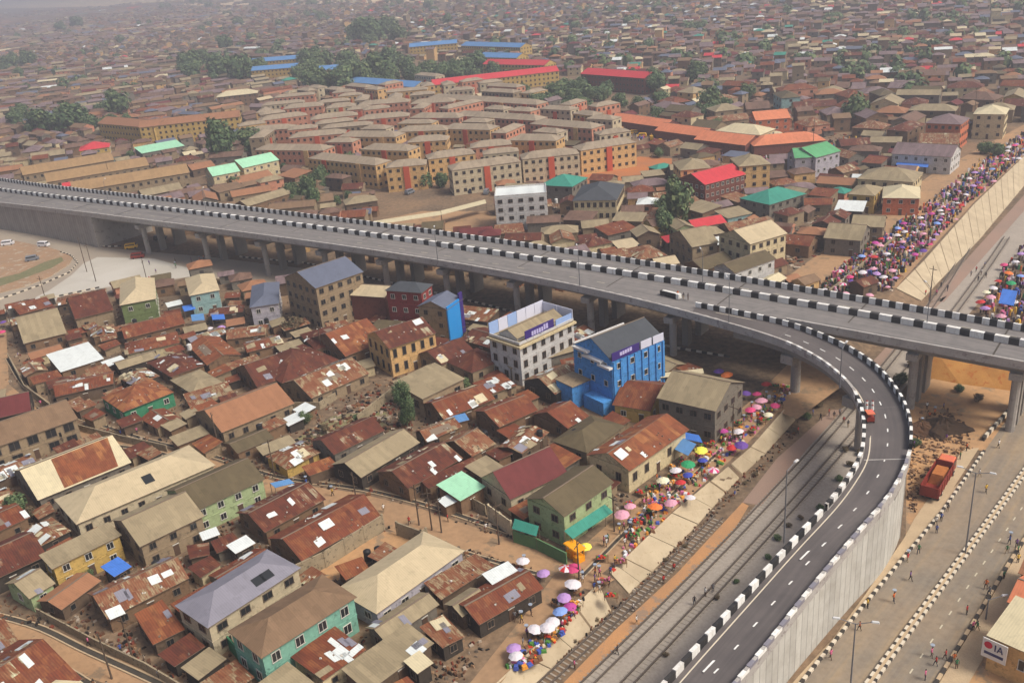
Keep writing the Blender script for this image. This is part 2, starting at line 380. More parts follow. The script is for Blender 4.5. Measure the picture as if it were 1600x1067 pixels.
sheet('dirt_yard', [(1418, 650), (1432, 600), (1480, 585), (1560, 600), (1600, 590), (1680, 470), (1720, 520), (1600, 660), (1545, 705), (1500, 700), (1440, 800), (1415, 840)], EZ, M_orangedirt, .015)
sheet('dirt_yard', [(1560, 960), (1610, 860), (1700, 760), (1900, 900), (1700, 1200), (1480, 1130), (1500, 1060)], EZ, M_orangedirt, .02)
# ================================================================== streets west
M_street = plain('street_earth', (0.40, 0.245, 0.135), (0.31, 0.20, 0.12), 0.07, c3=(0.25, 0.175, 0.11), s2=0.9)
M_pale = plain('pale_concrete_road', (0.52, 0.49, 0.44), (0.43, 0.395, 0.34), 0.06)
STREETS = [
 ('street', [(-60, 480), (10, 520), (14, 600), (60, 640), (120, 668), (200, 690), (330, 718), (430, 752), (560, 770), (660, 795), (760, 830), (880, 868), (960, 905), (930, 925), (850, 895), (740, 862), (620, 832), (520, 792), (420, 790), (330, 745), (245, 705), (150, 690), (60, 665), (-5, 610), (-20, 540), (-60, 500)], M_street, .01),
 ('street', [(-60, 940), (0, 965), (90, 985), (160, 1020), (240, 1050), (330, 1090), (300, 1110), (200, 1080), (130, 1055), (60, 1015), (0, 985), (-60, 970)], M_street, .01),
 ('street', [(800, 1045), (905, 925), (960, 880), (1050, 800), (1140, 720), (1225, 635), (1300, 555), (1250, 550), (1180, 620), (1100, 690), (1020, 760), (960, 810), (880, 880), (820, 960), (740, 1060), (680, 1130), (740, 1120)], M_street, .02),
 ('street', [(1210, 640), (1250, 560), (1340, 560), (1320, 600), (1245, 655)], M_street, .024),
 ('street', [(1400, 450), (1220, 440), (1330, 360), (1460, 270), (1600, 195), (1660, 190), (1600, 243), (1520, 318), (1440, 405)], M_street, .02),
 ('dirt_yard', [(490, 895), (600, 830), (625, 832), (660, 840), (530, 905), (512, 915)], M_orangedirt, .03),
 ('dirt_yard', [(590, 345), (660, 330), (760, 330), (800, 350), (790, 370), (690, 362), (610, 355)], M_street, .015),
 ('dirt_yard', [(800, 290), (900, 262), (1000, 245), (1050, 248), (1050, 268), (960, 285), (880, 300)], plain('laterite', (0.46, 0.17, 0.06), (0.33, 0.15, 0.08), 0.1), .02),
]
for nm, px, mm, dz in STREETS: sheet(nm, px, 0, mm, dz)
M_drain = plain('open_drain', (0.055, 0.048, 0.04), (0.09, 0.075, 0.06), .6)
def drain(px, w_=.8, z=0):
    q = resample(smooth_poly([P(x, y, z) for x, y in px], 4), 3.0); mb = MB(); u3 = Vector((0, 0, .06)); ribbon(mb, [p+u3 for p in offset_poly(q, -w_/2)], [p+u3 for p in offset_poly(q, w_/2)], M_drain)
    m2 = MB()
    for s in (-1, 1):
        l1 = offset_poly(q, s*(w_/2)); l2 = offset_poly(q, s*(w_/2+.22)); h = Vector((0, 0, .16)); ribbon(mb, [p+h for p in (l1 if s < 0 else l2)][::1], [p+h for p in (l2 if s < 0 else l1)], M_walk)
    tag(mb.build('drain'), kind='structure')
drain([(-20, 958), (60, 980), (130, 1014), (210, 1050), (300, 1092)]); drain([(-20, 990), (50, 1018), (120, 1056), (170, 1090)])
drain([(12, 560), (40, 605), (90, 640), (150, 662), (230, 688), (330, 712), (430, 745), (560, 764), (660, 788), (760, 820), (850, 852)]); drain([(120, 690), (250, 708), (330, 745), (420, 782)])
drain([(1130, 700), (1060, 765), (990, 820), (930, 880), (905, 905)], .6); drain([(640, 838), (740, 868), (850, 900)], .6)
# junction by the left retaining wall
sheet('road', [(-40, 352), (60, 366), (150, 386), (330, 402), (520, 425), (520, 450), (400, 440), (300, 432), (200, 452), (110, 470), (-40, 500)], 0, plain('junction_tarmac', (0.36, 0.30, 0.235), (0.29, 0.245, 0.20), 0.06), .01)
sheet('road', [(21, 482), (75, 455), (112, 430), (130, 412), (152, 402), (240, 404), (290, 418), (330, 428), (240, 440), (165, 449), (90, 468), (30, 492)], 0, M_pale, .02)
M_grass = plain('grass', (0.15, 0.16, 0.08), (0.22, 0.19, 0.11), 0.5, c3=(0.28, 0.2, 0.12))
M_isl = plain('island_earth', (0.36, 0.22, 0.13), (0.27, 0.2, 0.14), 0.12, c3=(0.42, 0.36, 0.28))
def island(px, m, z=.15):
    mb = MB(); pts = [P(x, y, 0) for x, y in px]
    mb.face([p+Vector((0, 0, z)) for p in pts], m)
    for a, b in zip(pts, pts[1:]+pts[:1]): mb.face([a, b, b+Vector((0, 0, z)), a+Vector((0, 0, z))], M_walk)
    return mb
tag(island([(-30, 372), (30, 378), (80, 388), (104, 396), (114, 404), (108, 414), (80, 432), (40, 448), (-30, 466)], M_isl).build('traffic_island'), 'kerbed traffic island of orange earth beside the left retaining wall', 'traffic island')
sheet('grass_verge', [(-20, 455), (30, 438), (80, 420), (100, 408), (96, 402), (70, 410), (30, 428), (-20, 440)], 0, M_grass, .17)
sheet('grass_verge', [(630, 690), (470, 720), (455, 690), (520, 650), (600, 640)], 0, plain('weedy_rubble', (0.16, 0.16, 0.07), (0.30, 0.22, 0.14), 0.25, c3=(0.36, 0.28, 0.2)), .02)
for pts, lab in (([(0, 468), (24, 460), (66, 445), (109, 426), (122, 411), (112, 400), (94, 394)], 'black and white kerb curving round the orange earth traffic island'),
                 ([(-20, 497), (21, 480), (37, 475), (84, 465), (131, 455), (168, 447)], 'black and white kerb along the pale road above the rusty shanty roofs'),
                 ([(145, 384), (170, 386), (196, 385)], 'short black and white kerb at the foot of the abutment'),
                 ([(375, 402), (480, 412), (600, 440), (760, 477), (900, 515), (1060, 545), (1150, 560)], 'black and white kerb along the shaded road under the flyover')):
    kerb('kerb', [P(x, y, 0) for x, y in pts], .4, .4, 2.6, M_kerbw, M_kerbd, lab, 'kerb')
# ================================================================== flyover
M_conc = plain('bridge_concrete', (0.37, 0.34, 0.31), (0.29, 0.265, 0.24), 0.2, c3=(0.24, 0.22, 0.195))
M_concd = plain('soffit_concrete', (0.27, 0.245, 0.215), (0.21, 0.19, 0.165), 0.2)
def deck_mat():
    m, nt, b = newmat('deck_surface', 0.85, 0.2); wp = worldpos(nt)
    uv = N(nt, 'ShaderNodeUVMap').outputs[0]
    mp = N(nt, 'ShaderNodeMapping'); mp.inputs['Scale'].default_value = (0.02, 1.1, 1); L(nt, uv, mp.inputs[0])
    a = ramp(nt, noise(nt, mp.outputs[0], 1.0, 4), [(0.35, (0.15, 0.14, 0.14)), (0.65, (0.26, 0.24, 0.23))])
    c = ramp(nt, noise(nt, wp, 0.5, 4), [(0.35, (0.12, 0.115, 0.115)), (0.65, (0.23, 0.21, 0.20))])
    L(nt, mixc(nt, 0.35, a, c), b.inputs['Base Color']); return m
M_deck = deck_mat()
FAR = [(-40, 272), (0, 278), (100, 291), (182, 302), (300, 315), (400, 326), (500, 337), (600, 348), (700, 362), (800, 377), (900, 392), (1000, 407), (1110, 424), (1200, 440), (1300, 457), (1400, 475), (1500, 491), (1600, 508), (1660, 519)]
MED = [(-40, 289), (0, 294), (100, 306), (200, 318), (300, 330), (388, 340), (500, 353), (600, 366), (700, 380), (787, 394), (900, 411), (995, 426), (1145, 452), (1222, 465), (1300, 479), (1395, 495), (1500, 513), (1600, 531), (1660, 542)]
NEAR = [(-40, 312), (0, 317), (100, 327), (200, 339), (300, 352), (400, 366), (500, 379), (590, 391), (690, 406), (800, 424), (925, 452), (1050, 481), (1150, 506), (1230, 500), (1330, 514), (1380, 521), (1500, 545), (1600, 565), (1660, 577)]
def zp(x):   # top of parapet above the west level, by photo column
    return float(np.interp(x, [-60, 0, 150, 400, 700, 850, 1050, 1200, 1700], [11.0, 11.6, 13.2, 14.6, 13.6, 13.2, 12.9, 12.6, 12.6]))
wF = [P(x, y, zp(x)) for x, y in FAR]; wM = [P(x, y, zp(x)) for x, y in MED]
o0 = wF[0]; ax = (wF[-1]-wF[0]); ax.z = 0; ax.normalize(); nx = Vector((ax.y, -ax.x, 0))
def curvefit(pts, deg):
    s = np.array([(p-o0).dot(ax) for p in pts]); n = np.array([(p-o0).dot(nx) for p in pts]); z = np.array([p.z for p in pts])
    c = np.polyfit(s, n, deg); cz = np.polyfit(s, z, 4)
    return lambda t: o0 + ax*t + nx*float(np.polyval(c, t)) + Vector((0, 0, float(np.polyval(cz, t))-o0.z))
cF = curvefit(wF, 4)
cM = curvefit(wM, 4)
near1 = [P(x, y, zp(x)) for x, y in NEAR[:13]]; near2 = [P(x, y, zp(x)) for x, y in NEAR[13:]]
cN1 = curvefit(near1, 4)
cN2 = curvefit(near2, 1)
tt = lambda p: (p-o0).dot(ax)
t_end = tt(wF[-1]); t_split = tt(P(1150, 506, zp(1150))); t_gore = tt(P(1090, 472, 12.7))
PAR = 1.15
def down(pts, d): return [p-Vector((0, 0, d)) for p in pts]
flyover = empty('flyover', (o0.x, o0.y, 0)); LAND.append(('the flyover', P(850, 420, 12)))
def fb(mb, name, smooth=False):
    o = mb.build(name); o.parent = flyover; o.matrix_parent_inverse = Matrix.Translation(flyover.location).inverted(); return o
tag(flyover, 'long grey road flyover with black and white parapets crossing the whole photo', 'flyover')
# stations
def nearfn(t):
    if t <= t_split: return cN1(t)
    return cN2(t)
st = list(np.arange(0, t_end, 4.0))
mbD = MB()
def slab(mb, A, B, th, mt, mu):
    """deck slab between plan lines A and B with surface at their level."""
    s = 0
    for i in range(len(A)-1):
        d = (A[i+1]-A[i]).length; wv = (A[i]-B[i]).length; t3 = Vector((0, 0, th))
        mb.face([A[i], B[i], B[i+1], A[i+1]], mt, [(s, 0), (s, wv), (s+d, wv), (s+d, 0)])
        mb.face([A[i]-t3, A[i+1]-t3, B[i+1]-t3, B[i]-t3], mu); mb.face([B[i], B[i]-t3, B[i+1]-t3, B[i+1]], mu); mb.face([A[i+1], A[i+1]-t3, A[i]-t3, A[i]], mu)
        s += d
def nearedge(t):  # deck edge including the ramp's start
    return nearfn(t)
A_ = [cF(t)-Vector((0, 0, PAR)) for t in st]; B_ = [(nearfn(t) if (t <= t_split or t > t_split) else None)-Vector((0, 0, PAR)) for t in st]
k_ab = next(i for i, t in enumerate(st) if t > tt(P(143, 329, 13.1)))
slab(mbD, A_, B_, 0.5, M_deck, M_conc); fb(mbD, 'deck')
# girders below the deck past the abutment
for f, wd in ((0.10, 2.2), (0.30, 2.2), (0.62, 2.2), (0.86, 2.4)):
    mb = MB(); c = [A_[i].lerp(B_[i], f)-Vector((0, 0, .5)) for i in range(k_ab, len(st))]
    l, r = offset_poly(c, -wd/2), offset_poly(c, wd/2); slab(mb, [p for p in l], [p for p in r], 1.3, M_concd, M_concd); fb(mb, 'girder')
def barrier(mb, line, h, wd, per, duty, m1=None, m2=None, base=None, t0=0):
    q = resample(line, per)
    for i in range(len(q)-1):
        d = q[i+1]-q[i]; a = math.atan2(d.y, d.x); l = math.hypot(d.x, d.y)
        for s0, s1, mm in ((0, duty, m1 or M_white), (duty, 1, m2 or M_black)):
            c = q[i]+d*((s0+s1)/2); mb.box((c.x, c.y, c.z-h), (l*(s1-s0), wd, h), mm, a)
mb = MB(); barrier(mb, [cF(t)+Vector((0, 0, .2)) for t in st], PAR+.2, .5, 2.85, .5); fb(mb, 'parapet')
mb = MB(); barrier(mb, [cM(t)+Vector((0, 0, .15)) for t in st], PAR+.15, .9, 4.4, .58); fb(mb, 'median_barrier')
M_parc = plain('parapet_concrete', (0.44, 0.42, 0.40), (0.33, 0.30, 0.28), 0.3, c3=(0.27, 0.24, 0.23))
def solidpar(mb, line, h, wd, m):
    l, r = offset_poly(line, -wd/2), offset_poly(line, wd/2); hv = Vector((0, 0, h))
    for i in range(len(line)-1):
        a, b, c, d = l[i], r[i], r[i+1], l[i+1]
        mb.face([a, b, c, d], m); mb.face([b, b-hv, c-hv, c], m); mb.face([d, d-hv, a-hv, a], m)
mb = MB(); ln = [nearfn(t) for t in st if t <= tt(P(1152, 510, 12.6))]; solidpar(mb, ln, PAR+.5, .5, M_parc); fb(mb, 'parapet')
mb = MB(); barrier(mb, [p-Vector((0, 0, .02)) for p in offset_poly(ln, -.36)], .9, .2, 2.6, .5, M_parc, solid('painted_railing_shadow', (0.12, 0.11, 0.12))); fb(mb, 'parapet_painted_shade')  # alternate dark blocks: railing shadow ticks put into the inner parapet colour
mb = MB(); ln2 = [cN2(t) for t in np.arange(tt(P(1225, 500, 12.6)), t_end, 4)]; solidpar(mb, ln2, PAR+.5, .5, M_parc); fb(mb, 'parapet')
# lane marks
mb = MB()
for fn1, fn2 in ((cF, cM), (cM, nearfn)):
    for k in range(0, len(st)-2, 2):
        if st[k] > t_split-40 and fn1 is cM: continue
        a = fn1(st[k]).lerp(fn2(st[k]), .5); b = fn1(st[k]+2.2).lerp(fn2(st[k]+2.2), .5)
        d = b-a; mb.box(((a.x+b.x)/2, (a.y+b.y)/2, (a.z+b.z)/2-PAR+.01), (d.length, .16, .01), M_yel, math.atan2(d.y, d.x))
fb(mb, 'lane_marking')
mb = MB()
for k in range(3, len(st)-2, 7):
    a, b = cF(st[k]), nearfn(st[k]); d = b-a; c = a.lerp(b, .5); mb.box((c.x, c.y, c.z-PAR+.008), (d.length-1.2, .3, .012), M_drain, math.atan2(d.y, d.x))
fb(mb, 'expansion_joint')
# retaining wall and abutment on the left
def panel_mat(name, c, cs):
    m, nt, b = newmat(name, 0.85, 0.2); wp = worldpos(nt)
    uv = N(nt, 'ShaderNodeUVMap').outputs[0]
    br = N(nt, 'ShaderNodeTexBrick'); br.offset = 0.0; br.inputs['Scale'].default_value = 1.0; br.inputs['Brick Width'].default_value = 1.6; br.inputs['Row Height'].default_value = 40.0
    br.inputs['Mortar Size'].default_value = 0.09; br.inputs['Color1'].default_value = c4(c); br.inputs['Color2'].default_value = c4(cs); br.inputs['Mortar'].default_value = c4(tuple(x*.55 for x in c))
    L(nt, uv, br.inputs['Vector'])
    s = ramp(nt, noise(nt, wp, 0.35, 5, 0.7), [(0.4, (1, 1, 1)), (0.7, (0.78, 0.76, 0.74))])
    L(nt, mixc(nt, 1.0, br.outputs['Color'], s, 'MULTIPLY'), b.inputs['Base Color']); return m
M_panel = panel_mat('wall_panels', (0.56, 0.55, 0.51), (0.45, 0.44, 0.41))
M_panel2 = panel_mat('old_wall_panels', (0.36, 0.33, 0.30), (0.31, 0.285, 0.26))
def wallribbon(mb, line, ztop, zbot, m):
    s = 0
    for i in range(len(line)-1):
        a, b = line[i], line[i+1]; d = math.hypot(b.x-a.x, b.y-a.y)
        za, zb = (ztop[i], ztop[i+1]); mb.face([(a.x, a.y, zbot), (b.x, b.y, zbot), (b.x, b.y, zb), (a.x, a.y, za)], m, [(s, 0), (s+d, 0), (s+d, zb-zbot), (s, za-zbot)]); s += d
mb = MB(); iw = [i for i in range(k_ab+1)]
la = offset_poly([B_[i] for i in iw], -.12); wallribbon(mb, la, [p.z-.5 for p in la], -.5, M_panel2)
lf = offset_poly([A_[i] for i in iw], .12)[::-1]; wallribbon(mb, lf, [p.z-.5 for p in lf], -.5, M_panel2)
wallribbon(mb, [la[-1], lf[0]], [la[-1].z-.5, lf[0].z-.5], -.5, M_panel2); fb(mb, 'retaining_wall')
mb = MB(); e = B_[k_ab]; e2 = A_[k_ab]; dd = (e2-e); an = math.atan2(dd.y, dd.x); cc = e.lerp(e2, .5)
mb.box((cc.x, cc.y, -.5), (dd.length+.6, 3.0, cc.z), M_conc, an); fb(mb, 'abutment')
# piers
def pier(t, near_in=2.6, base=0.0, capdepth=1.4, colw=1.7, far=True, edgefn=nearfn, nearcol=True):
    a = cF(t); b = edgefn(t); zt = (a.z+b.z)/2-PAR-.5-1.3; d = Vector((b.x-a.x, b.y-a.y, 0)); l = d.length; u = d.normalized(); ang = math.atan2(u.y, u.x)
    root = MB(); mid = a+u*(l/2)
    root.box((mid.x, mid.y, zt-capdepth), (l-.5, 2.2, capdepth), M_conc, ang); cap = fb(root, 'pier_cap')
    if nearcol:
        mb = MB(); c = b-u*near_in; mb.rod((c.x, c.y, base-.5), (c.x, c.y, zt-capdepth), colw/2, colw/2, M_conc, 12); fb(mb, 'pier_column')
    if far:
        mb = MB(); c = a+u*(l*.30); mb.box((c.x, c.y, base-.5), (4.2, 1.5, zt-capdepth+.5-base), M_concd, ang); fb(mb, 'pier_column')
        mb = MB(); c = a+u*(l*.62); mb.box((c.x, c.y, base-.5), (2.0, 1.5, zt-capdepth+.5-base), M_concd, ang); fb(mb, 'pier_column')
for x, y in ((212, 340), (303, 353), (392, 365), (490, 378), (588, 391), (686, 405), (796, 424), (908, 449), (1040, 479)):
    pier(tt(P(x, y, zp(x))))
for x, y in ((1428, 531), (1590, 563)): pier(tt(P(x, y, zp(x))), base=EZ)
pier(tt(P(1190, 512, 12.6)), far=True, nearcol=False, edgefn=cN2)
# ================================================================== ramp
RP = [((1075, 488), (1087, 472), 12.95), ((1150, 510), (1166, 487), 12.85), ((1208, 525), (1236, 503), 12.7), ((1248, 541), (1286, 521), 12.6), ((1290, 565), (1332, 543), 12.5), ((1326, 597), (1376, 575), 12.4),
      ((1342, 624), (1407, 615), 12.3), ((1349, 650), (1421, 648), 12.2), ((1350, 678), (1424, 676), 12.1), ((1345, 708), (1421, 706), 11.9), ((1328, 739), (1409, 739), 11.5), ((1297, 780), (1385, 778), 10.9),
      ((1235, 846), (1340, 830), 9.9), ((1165, 923), (1264, 921), 8.8), ((1085, 1011), (1194, 1010), 7.8), ((1022, 1082), (1134, 1083), 7.0), ((900, 1222), (1020, 1222), 5.6)]
def _snap(a, z):
    v = P(a[0], a[1], z); return cN1(tt(v)) if a[0] < 1160 and a[1] < 520 else v
rl = smooth_poly([_snap(a, z) for a, b, z in RP], 8); rr = smooth_poly([P(b[0], b[1], z) for a, b, z in RP], 8)
ramp_o = empty('curved_ramp', (rl[90].x, rl[90].y, 0)); tag(ramp_o, 'dark asphalt slip ramp curving down from the flyover between railway and road', 'ramp'); LAND.append(('the curved ramp', P(1385, 690, 10)))
def rb(mb, name):
    o = mb.build(name); o.parent = ramp_o; o.matrix_parent_inverse = Matrix.Translation(ramp_o.location).inverted(); return o
def asphalt_mat():
    m, nt, b = newmat('ramp_asphalt', 0.8, 0.25); uv = N(nt, 'ShaderNodeUVMap').outputs[0]; wp = worldpos(nt)
    mp = N(nt, 'ShaderNodeMapping'); mp.inputs['Scale'].default_value = (0.03, 1.2, 1); L(nt, uv, mp.inputs[0])
    a = ramp(nt, noise(nt, mp.outputs[0], 1.0, 3), [(0.35, (0.085, 0.076, 0.078)), (0.65, (0.135, 0.118, 0.116))])
    c = ramp(nt, noise(nt, wp, 0.12, 4), [(0.35, (0.08, 0.072, 0.073)), (0.65, (0.145, 0.127, 0.122))])
    L(nt, mixc(nt, 0.5, a, c), b.inputs['Base Color']); return m
M_asph = asphalt_mat()
mb = MB(); slab(mb, down(rl, PAR-.05), down(rr, PAR-.05), .7, M_asph, M_conc); rb(mb, 'deck')
i_w = 74     # station where the walls start
mb = MB(); c = [rl[i].lerp(rr[i], .5)-Vector((0, 0, PAR+.6)) for i in range(8, i_w+8)]
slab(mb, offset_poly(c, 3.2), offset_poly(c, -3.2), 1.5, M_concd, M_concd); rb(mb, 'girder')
# barriers
kL1 = next(i for i in range(len(rl)) if px_of(rl[i])[1] > 570); kL2 = next(i for i in range(len(rl)) if px_of(rl[i])[1] > 792)
mb = MB(); solidpar(mb, rl[6:kL2], PAR+.5, .5, M_parc); barrier(mb, [p+Vector((0, 0, .03)) for p in rl[20:kL1+10]], .55, .5, 2.9, .5, M_white, M_parc)
barrier(mb, [p+Vector((0, 0, .03)) for p in rl[kL1+10:kL2]], .9, .55, 2.9, .5); rb(mb, 'parapet')
mb = MB(); barrier(mb, rl[kL2:], 1.25, .5, 3.5, .5); rb(mb, 'parapet')
kR = next(i for i in range(len(rr)) if px_of(rr[i])[1] > 700)
mb = MB(); barrier(mb, rr[:kR], 1.2, .45, 2.9, .5); rb(mb, 'parapet')
mb = MB(); solidpar(mb, rr[kR:], PAR+.7, .45, M_parc); barrier(mb, [p+Vector((0, 0, .03)) for p in rr[kR:]], .5, .5, 4.0, .5, M_white, solid('lilac_grey', (0.22, 0.21, 0.25))); rb(mb, 'parapet')
# edge lines, centre dashes, joints
mb = MB(); z = Vector((0, 0, PAR-.045))
for ln, off in ((rl, -1.0), (rr, 1.0)):
    q = down(offset_poly(ln, off), PAR-.045); q1, q2 = offset_poly(q, -.09), offset_poly(q, .09)
    for i in range(22 if ln is rl else 4, len(q)-1): mb.face([q1[i], q2[i], q2[i+1], q1[i+1]], M_kerbw)
cen = [a.lerp(b, .52)-Vector((0, 0, PAR-.045)) for a, b in zip(rl, rr)]
q = resample(cen[16:], 4.6)
for i in range(len(q)-1):
    d = q[i+1]-q[i]; c = q[i]+d*.25; mb.box((c.x, c.y, c.z), (1.9, .2, .012), M_white, math.atan2(d.y, d.x))
for i in (16, 44, 50, 72):
    a, b = rl[i], rr[i]; d = b-a; c = a.lerp(b, .5); mb.box((c.x, c.y, c.z-PAR+.035), (d.length-1, .5, .012), M_parc, math.atan2(d.y, d.x))
for i in (96, 112):   # longer solid dashes
    a = rl[i].lerp(rr[i], .36); b = rl[i+2].lerp(rr[i+2], .36); d = b-a; c = a.lerp(b, .5); mb.box((c.x, c.y, c.z-PAR+.035), (5, .25, .012), M_white, math.atan2(d.y, d.x))
rb(mb, 'road_marking')
# walls of the ramp
mb = MB(); w1 = offset_poly(rr[i_w:], .12); wallribbon(mb, w1, [p.z-PAR+.1 for p in w1], EZ-.5, M_panel)
w2 = offset_poly(rl[i_w:], -.12)[::-1]; wallribbon(mb, w2, [p.z-PAR+.1 for p in w2], EZ-.5, M_panel)
wallribbon(mb, [rl[i_w], rr[i_w]], [rl[i_w].z-PAR, rr[i_w].z-PAR], EZ-.5, M_panel); rb(mb, 'retaining_wall')
for i in (20, 40, 58):
    a, b = rl[i], rr[i]; d = Vector((b.x-a.x, b.y-a.y, 0)); ang = math.atan2(d.y, d.x); c = a.lerp(b, .5); zt = c.z-PAR-.7-1.5
    mb = MB(); mb.box((c.x, c.y, zt-1.8), (d.length-.4, 2.6, 1.8), M_conc, ang); rb(mb, 'pier_cap')
    bz = 0 if i < 30 else EZ
    mb = MB(); mb.rod((c.x, c.y, bz-.5), (c.x, c.y, zt-1.8), 1.0, 1.0, M_conc, 14); rb(mb, 'pier_column')
# ================================================================== materials of roofs and walls
C = lambda r, g, b: tuple(((x/255)/12.92 if x/255 <= 0.04045 else ((x/255+0.055)/1.055)**2.4) for x in (r, g, b))
RM = {}
RL = {'interp': 'LINEAR', 'ribs': .35}
RM['rust'] = roofmat('roof_rust', [(.05, C(74, 45, 37)), (.24, C(104, 56, 42)), (.4, C(128, 69, 47)), (.52, C(106, 58, 43)), (.64, C(141, 87, 57)), (.76, C(113, 63, 46)), (.9, C(141, 98, 69)), (.97, C(191, 189, 156))], **RL)
RM['rustdark'] = roofmat('roof_dark_rust', [(.05, C(66, 40, 34)), (.3, C(89, 50, 40)), (.48, C(107, 58, 45)), (.62, C(82, 47, 39)), (.82, C(122, 73, 52)), (.97, C(174, 168, 141))], **RL)
RM['rustpale'] = roofmat('roof_patchy_rust', [(.05, C(93, 56, 43)), (.25, C(121, 71, 50)), (.38, C(141, 101, 74)), (.46, C(127, 76, 53)), (.57, C(161, 145, 114)), (.62, C(112, 65, 47)), (.78, C(140, 90, 62)), (.88, C(202, 205, 174)), (.95, C(127, 81, 58))], **RL)
RM['orange'] = roofmat('roof_orange_rust', [(.05, C(118, 66, 46)), (.3, C(147, 87, 56)), (.6, C(121, 69, 48)), (.85, C(165, 111, 70))], stain=C(93, 57, 40), interp='LINEAR', ribs=.3)
def flatroof(n, c, v=.1, sheet=(.9, 4.0), stain=None, amt=.3):
    lo = tuple(x*(1-v) for x in c); hi = tuple(min(1, x*(1+v)) for x in c)
    RM[n] = roofmat('roof_'+n, [(0, lo), (.4, c), (.7, hi)], sheet=sheet, stain=stain or tuple(x*.55 for x in c), stain_amt=amt, stain_lo=.52, ribs=.12)
for n, c, v in (('beige', C(188, 172, 142), .07), ('greytan', C(148, 134, 108), .14), ('olive', C(96, 85, 64), .12), ('bluegrey', C(132, 130, 142), .06), ('darkgrey', C(72, 76, 82), .06),
                ('red', C(196, 62, 70), .06), ('teal', C(60, 138, 122), .08), ('mint', C(160, 214, 180), .05), ('white', C(214, 220, 220), .05), ('pinkbrown', C(152, 108, 80), .08), ('terracotta', C(206, 126, 92), .08),
                ('brown', C(126, 102, 80), .12), ('blue', C(92, 138, 190), .06), ('slate', C(98, 104, 122), .06), ('green', C(92, 160, 112), .08), ('maroon', C(104, 50, 50), .08), ('yellowtan', C(196, 160, 104), .08), ('cream', C(202, 190, 158), .06), ('warehouse', C(158, 128, 92), .1), ('tanroof', C(152, 137, 118), .14), ('tarp', C(70, 120, 205), .08), ('mauve', C(122, 104, 106), .2), ('dustbrown', C(112, 88, 76), .22)):
    flatroof(n, c, v)
WM = {}
for n, c in (('tan', (186, 160, 124)), ('cream', (214, 196, 160)), ('grey', (150, 140, 126)), ('white', (214, 212, 210)), ('yellow', (216, 178, 84)), ('green', (122, 140, 84)), ('palegreen', (176, 196, 140)), ('tealw', (126, 190, 168)), ('cyan', (150, 190, 190)),
             ('blue', (48, 156, 240)), ('redw', (158, 56, 54)), ('lilac', (190, 184, 196)), ('brick', (136, 76, 60)), ('pink', (222, 148, 112)), ('apricot', (232, 184, 112)), ('orangew', (224, 120, 70)), ('brownw', (132, 108, 86)), ('dark', (76, 68, 60)), ('mud', (160, 124, 90)), ('emerald', (60, 150, 110)), ('creamy', (226, 206, 158))):
    cc = C(*c); _l = sum(cc)/3; cc = tuple((x*.84+_l*.16)*(.66 if n in ('tan', 'mud', 'brownw', 'grey') else .84) for x in cc); WM[n] = plain('wall_'+n, cc, tuple(x*.82 for x in cc), .35, c3=tuple(x*.6 for x in cc), s2=2.2)
M_glass = solid('window_dark', (0.022, 0.024, 0.026), 0.25, 0.5); M_frame = solid('window_frame', (0.55, 0.53, 0.48), 0.7)
M_framed = solid('window_frame_dark', (0.16, 0.12, 0.09), 0.7); M_door = solid('door_brown', (0.10, 0.06, 0.04), 0.7); M_fascia = solid('fascia', (0.20, 0.15, 0.11), 0.8)
WIN = {}
def winmesh(w, h, fr=True, pane=None, fm=None):
    k = (round(w, 2), round(h, 2), fr, pane, fm)
    if k not in WIN:
        mb = MB(); f = MATS[fm] if fm else (M_frame if fr else M_framed); t = .09
        mb.box((0, -.03, -h/2), (w, .06, h), MATS[pane] if pane else M_glass)
        for c, s in (((0, -.06, -h/2-t), (w+2*t+.1, .16, t)), ((0, -.05, h/2), (w+2*t, .12, t)), ((-w/2-t/2, -.05, -h/2), (t, .12, h)), ((w/2+t/2, -.05, -h/2), (t, .12, h))): mb.box(c, s, f)
        if w > .9: mb.box((0, -.045, -h/2), (.06, .1, h), f)
        WIN[k] = mb.mesh('window')
    return WIN[k]
_door = None
def doormesh():
    global _door
    if _door is None:
        mb = MB(); mb.box((0, -.03, 0), (.95, .08, 2.05), M_door); mb.box((0, -.05, 2.05), (1.15, .12, .12), M_frame); _door = mb.mesh('door')
    return _door
OCC0 = (-500.0, 60.0); OCC = np.zeros((1500, 1900), bool)    # 1 m plan raster of what is taken
def mark_poly(pts, val=True):
    xs = np.array([p[0] for p in pts])-OCC0[0]; ys = np.array([p[1] for p in pts])-OCC0[1]
    x0, x1 = int(max(0, xs.min())), int(min(OCC.shape[0]-1, xs.max()+1)); y0, y1 = int(max(0, ys.min())), int(min(OCC.shape[1]-1, ys.max()+1))
    if x1 <= x0 or y1 <= y0: return
    gx, gy = np.meshgrid(np.arange(x0, x1)+.5, np.arange(y0, y1)+.5, indexing='ij'); ins = np.zeros(gx.shape, bool); n = len(xs)
    for i in range(n):
        j = (i-1) % n; c = ((ys[i] > gy) != (ys[j] > gy)); ins ^= c & (gx < (xs[j]-xs[i])*(gy-ys[i])/((ys[j]-ys[i]) if ys[j] != ys[i] else 1e-9)+xs[i])
    OCC[x0:x1, y0:y1] |= ins
def rectpts(c, L_, W_, a, m=0.0):
    co, si = math.cos(a), math.sin(a); return [(c[0]+x*co-y*si, c[1]+x*si+y*co) for x, y in ((-L_/2-m, -W_/2-m), (L_/2+m, -W_/2-m), (L_/2+m, W_/2+m), (-L_/2-m, W_/2+m))]
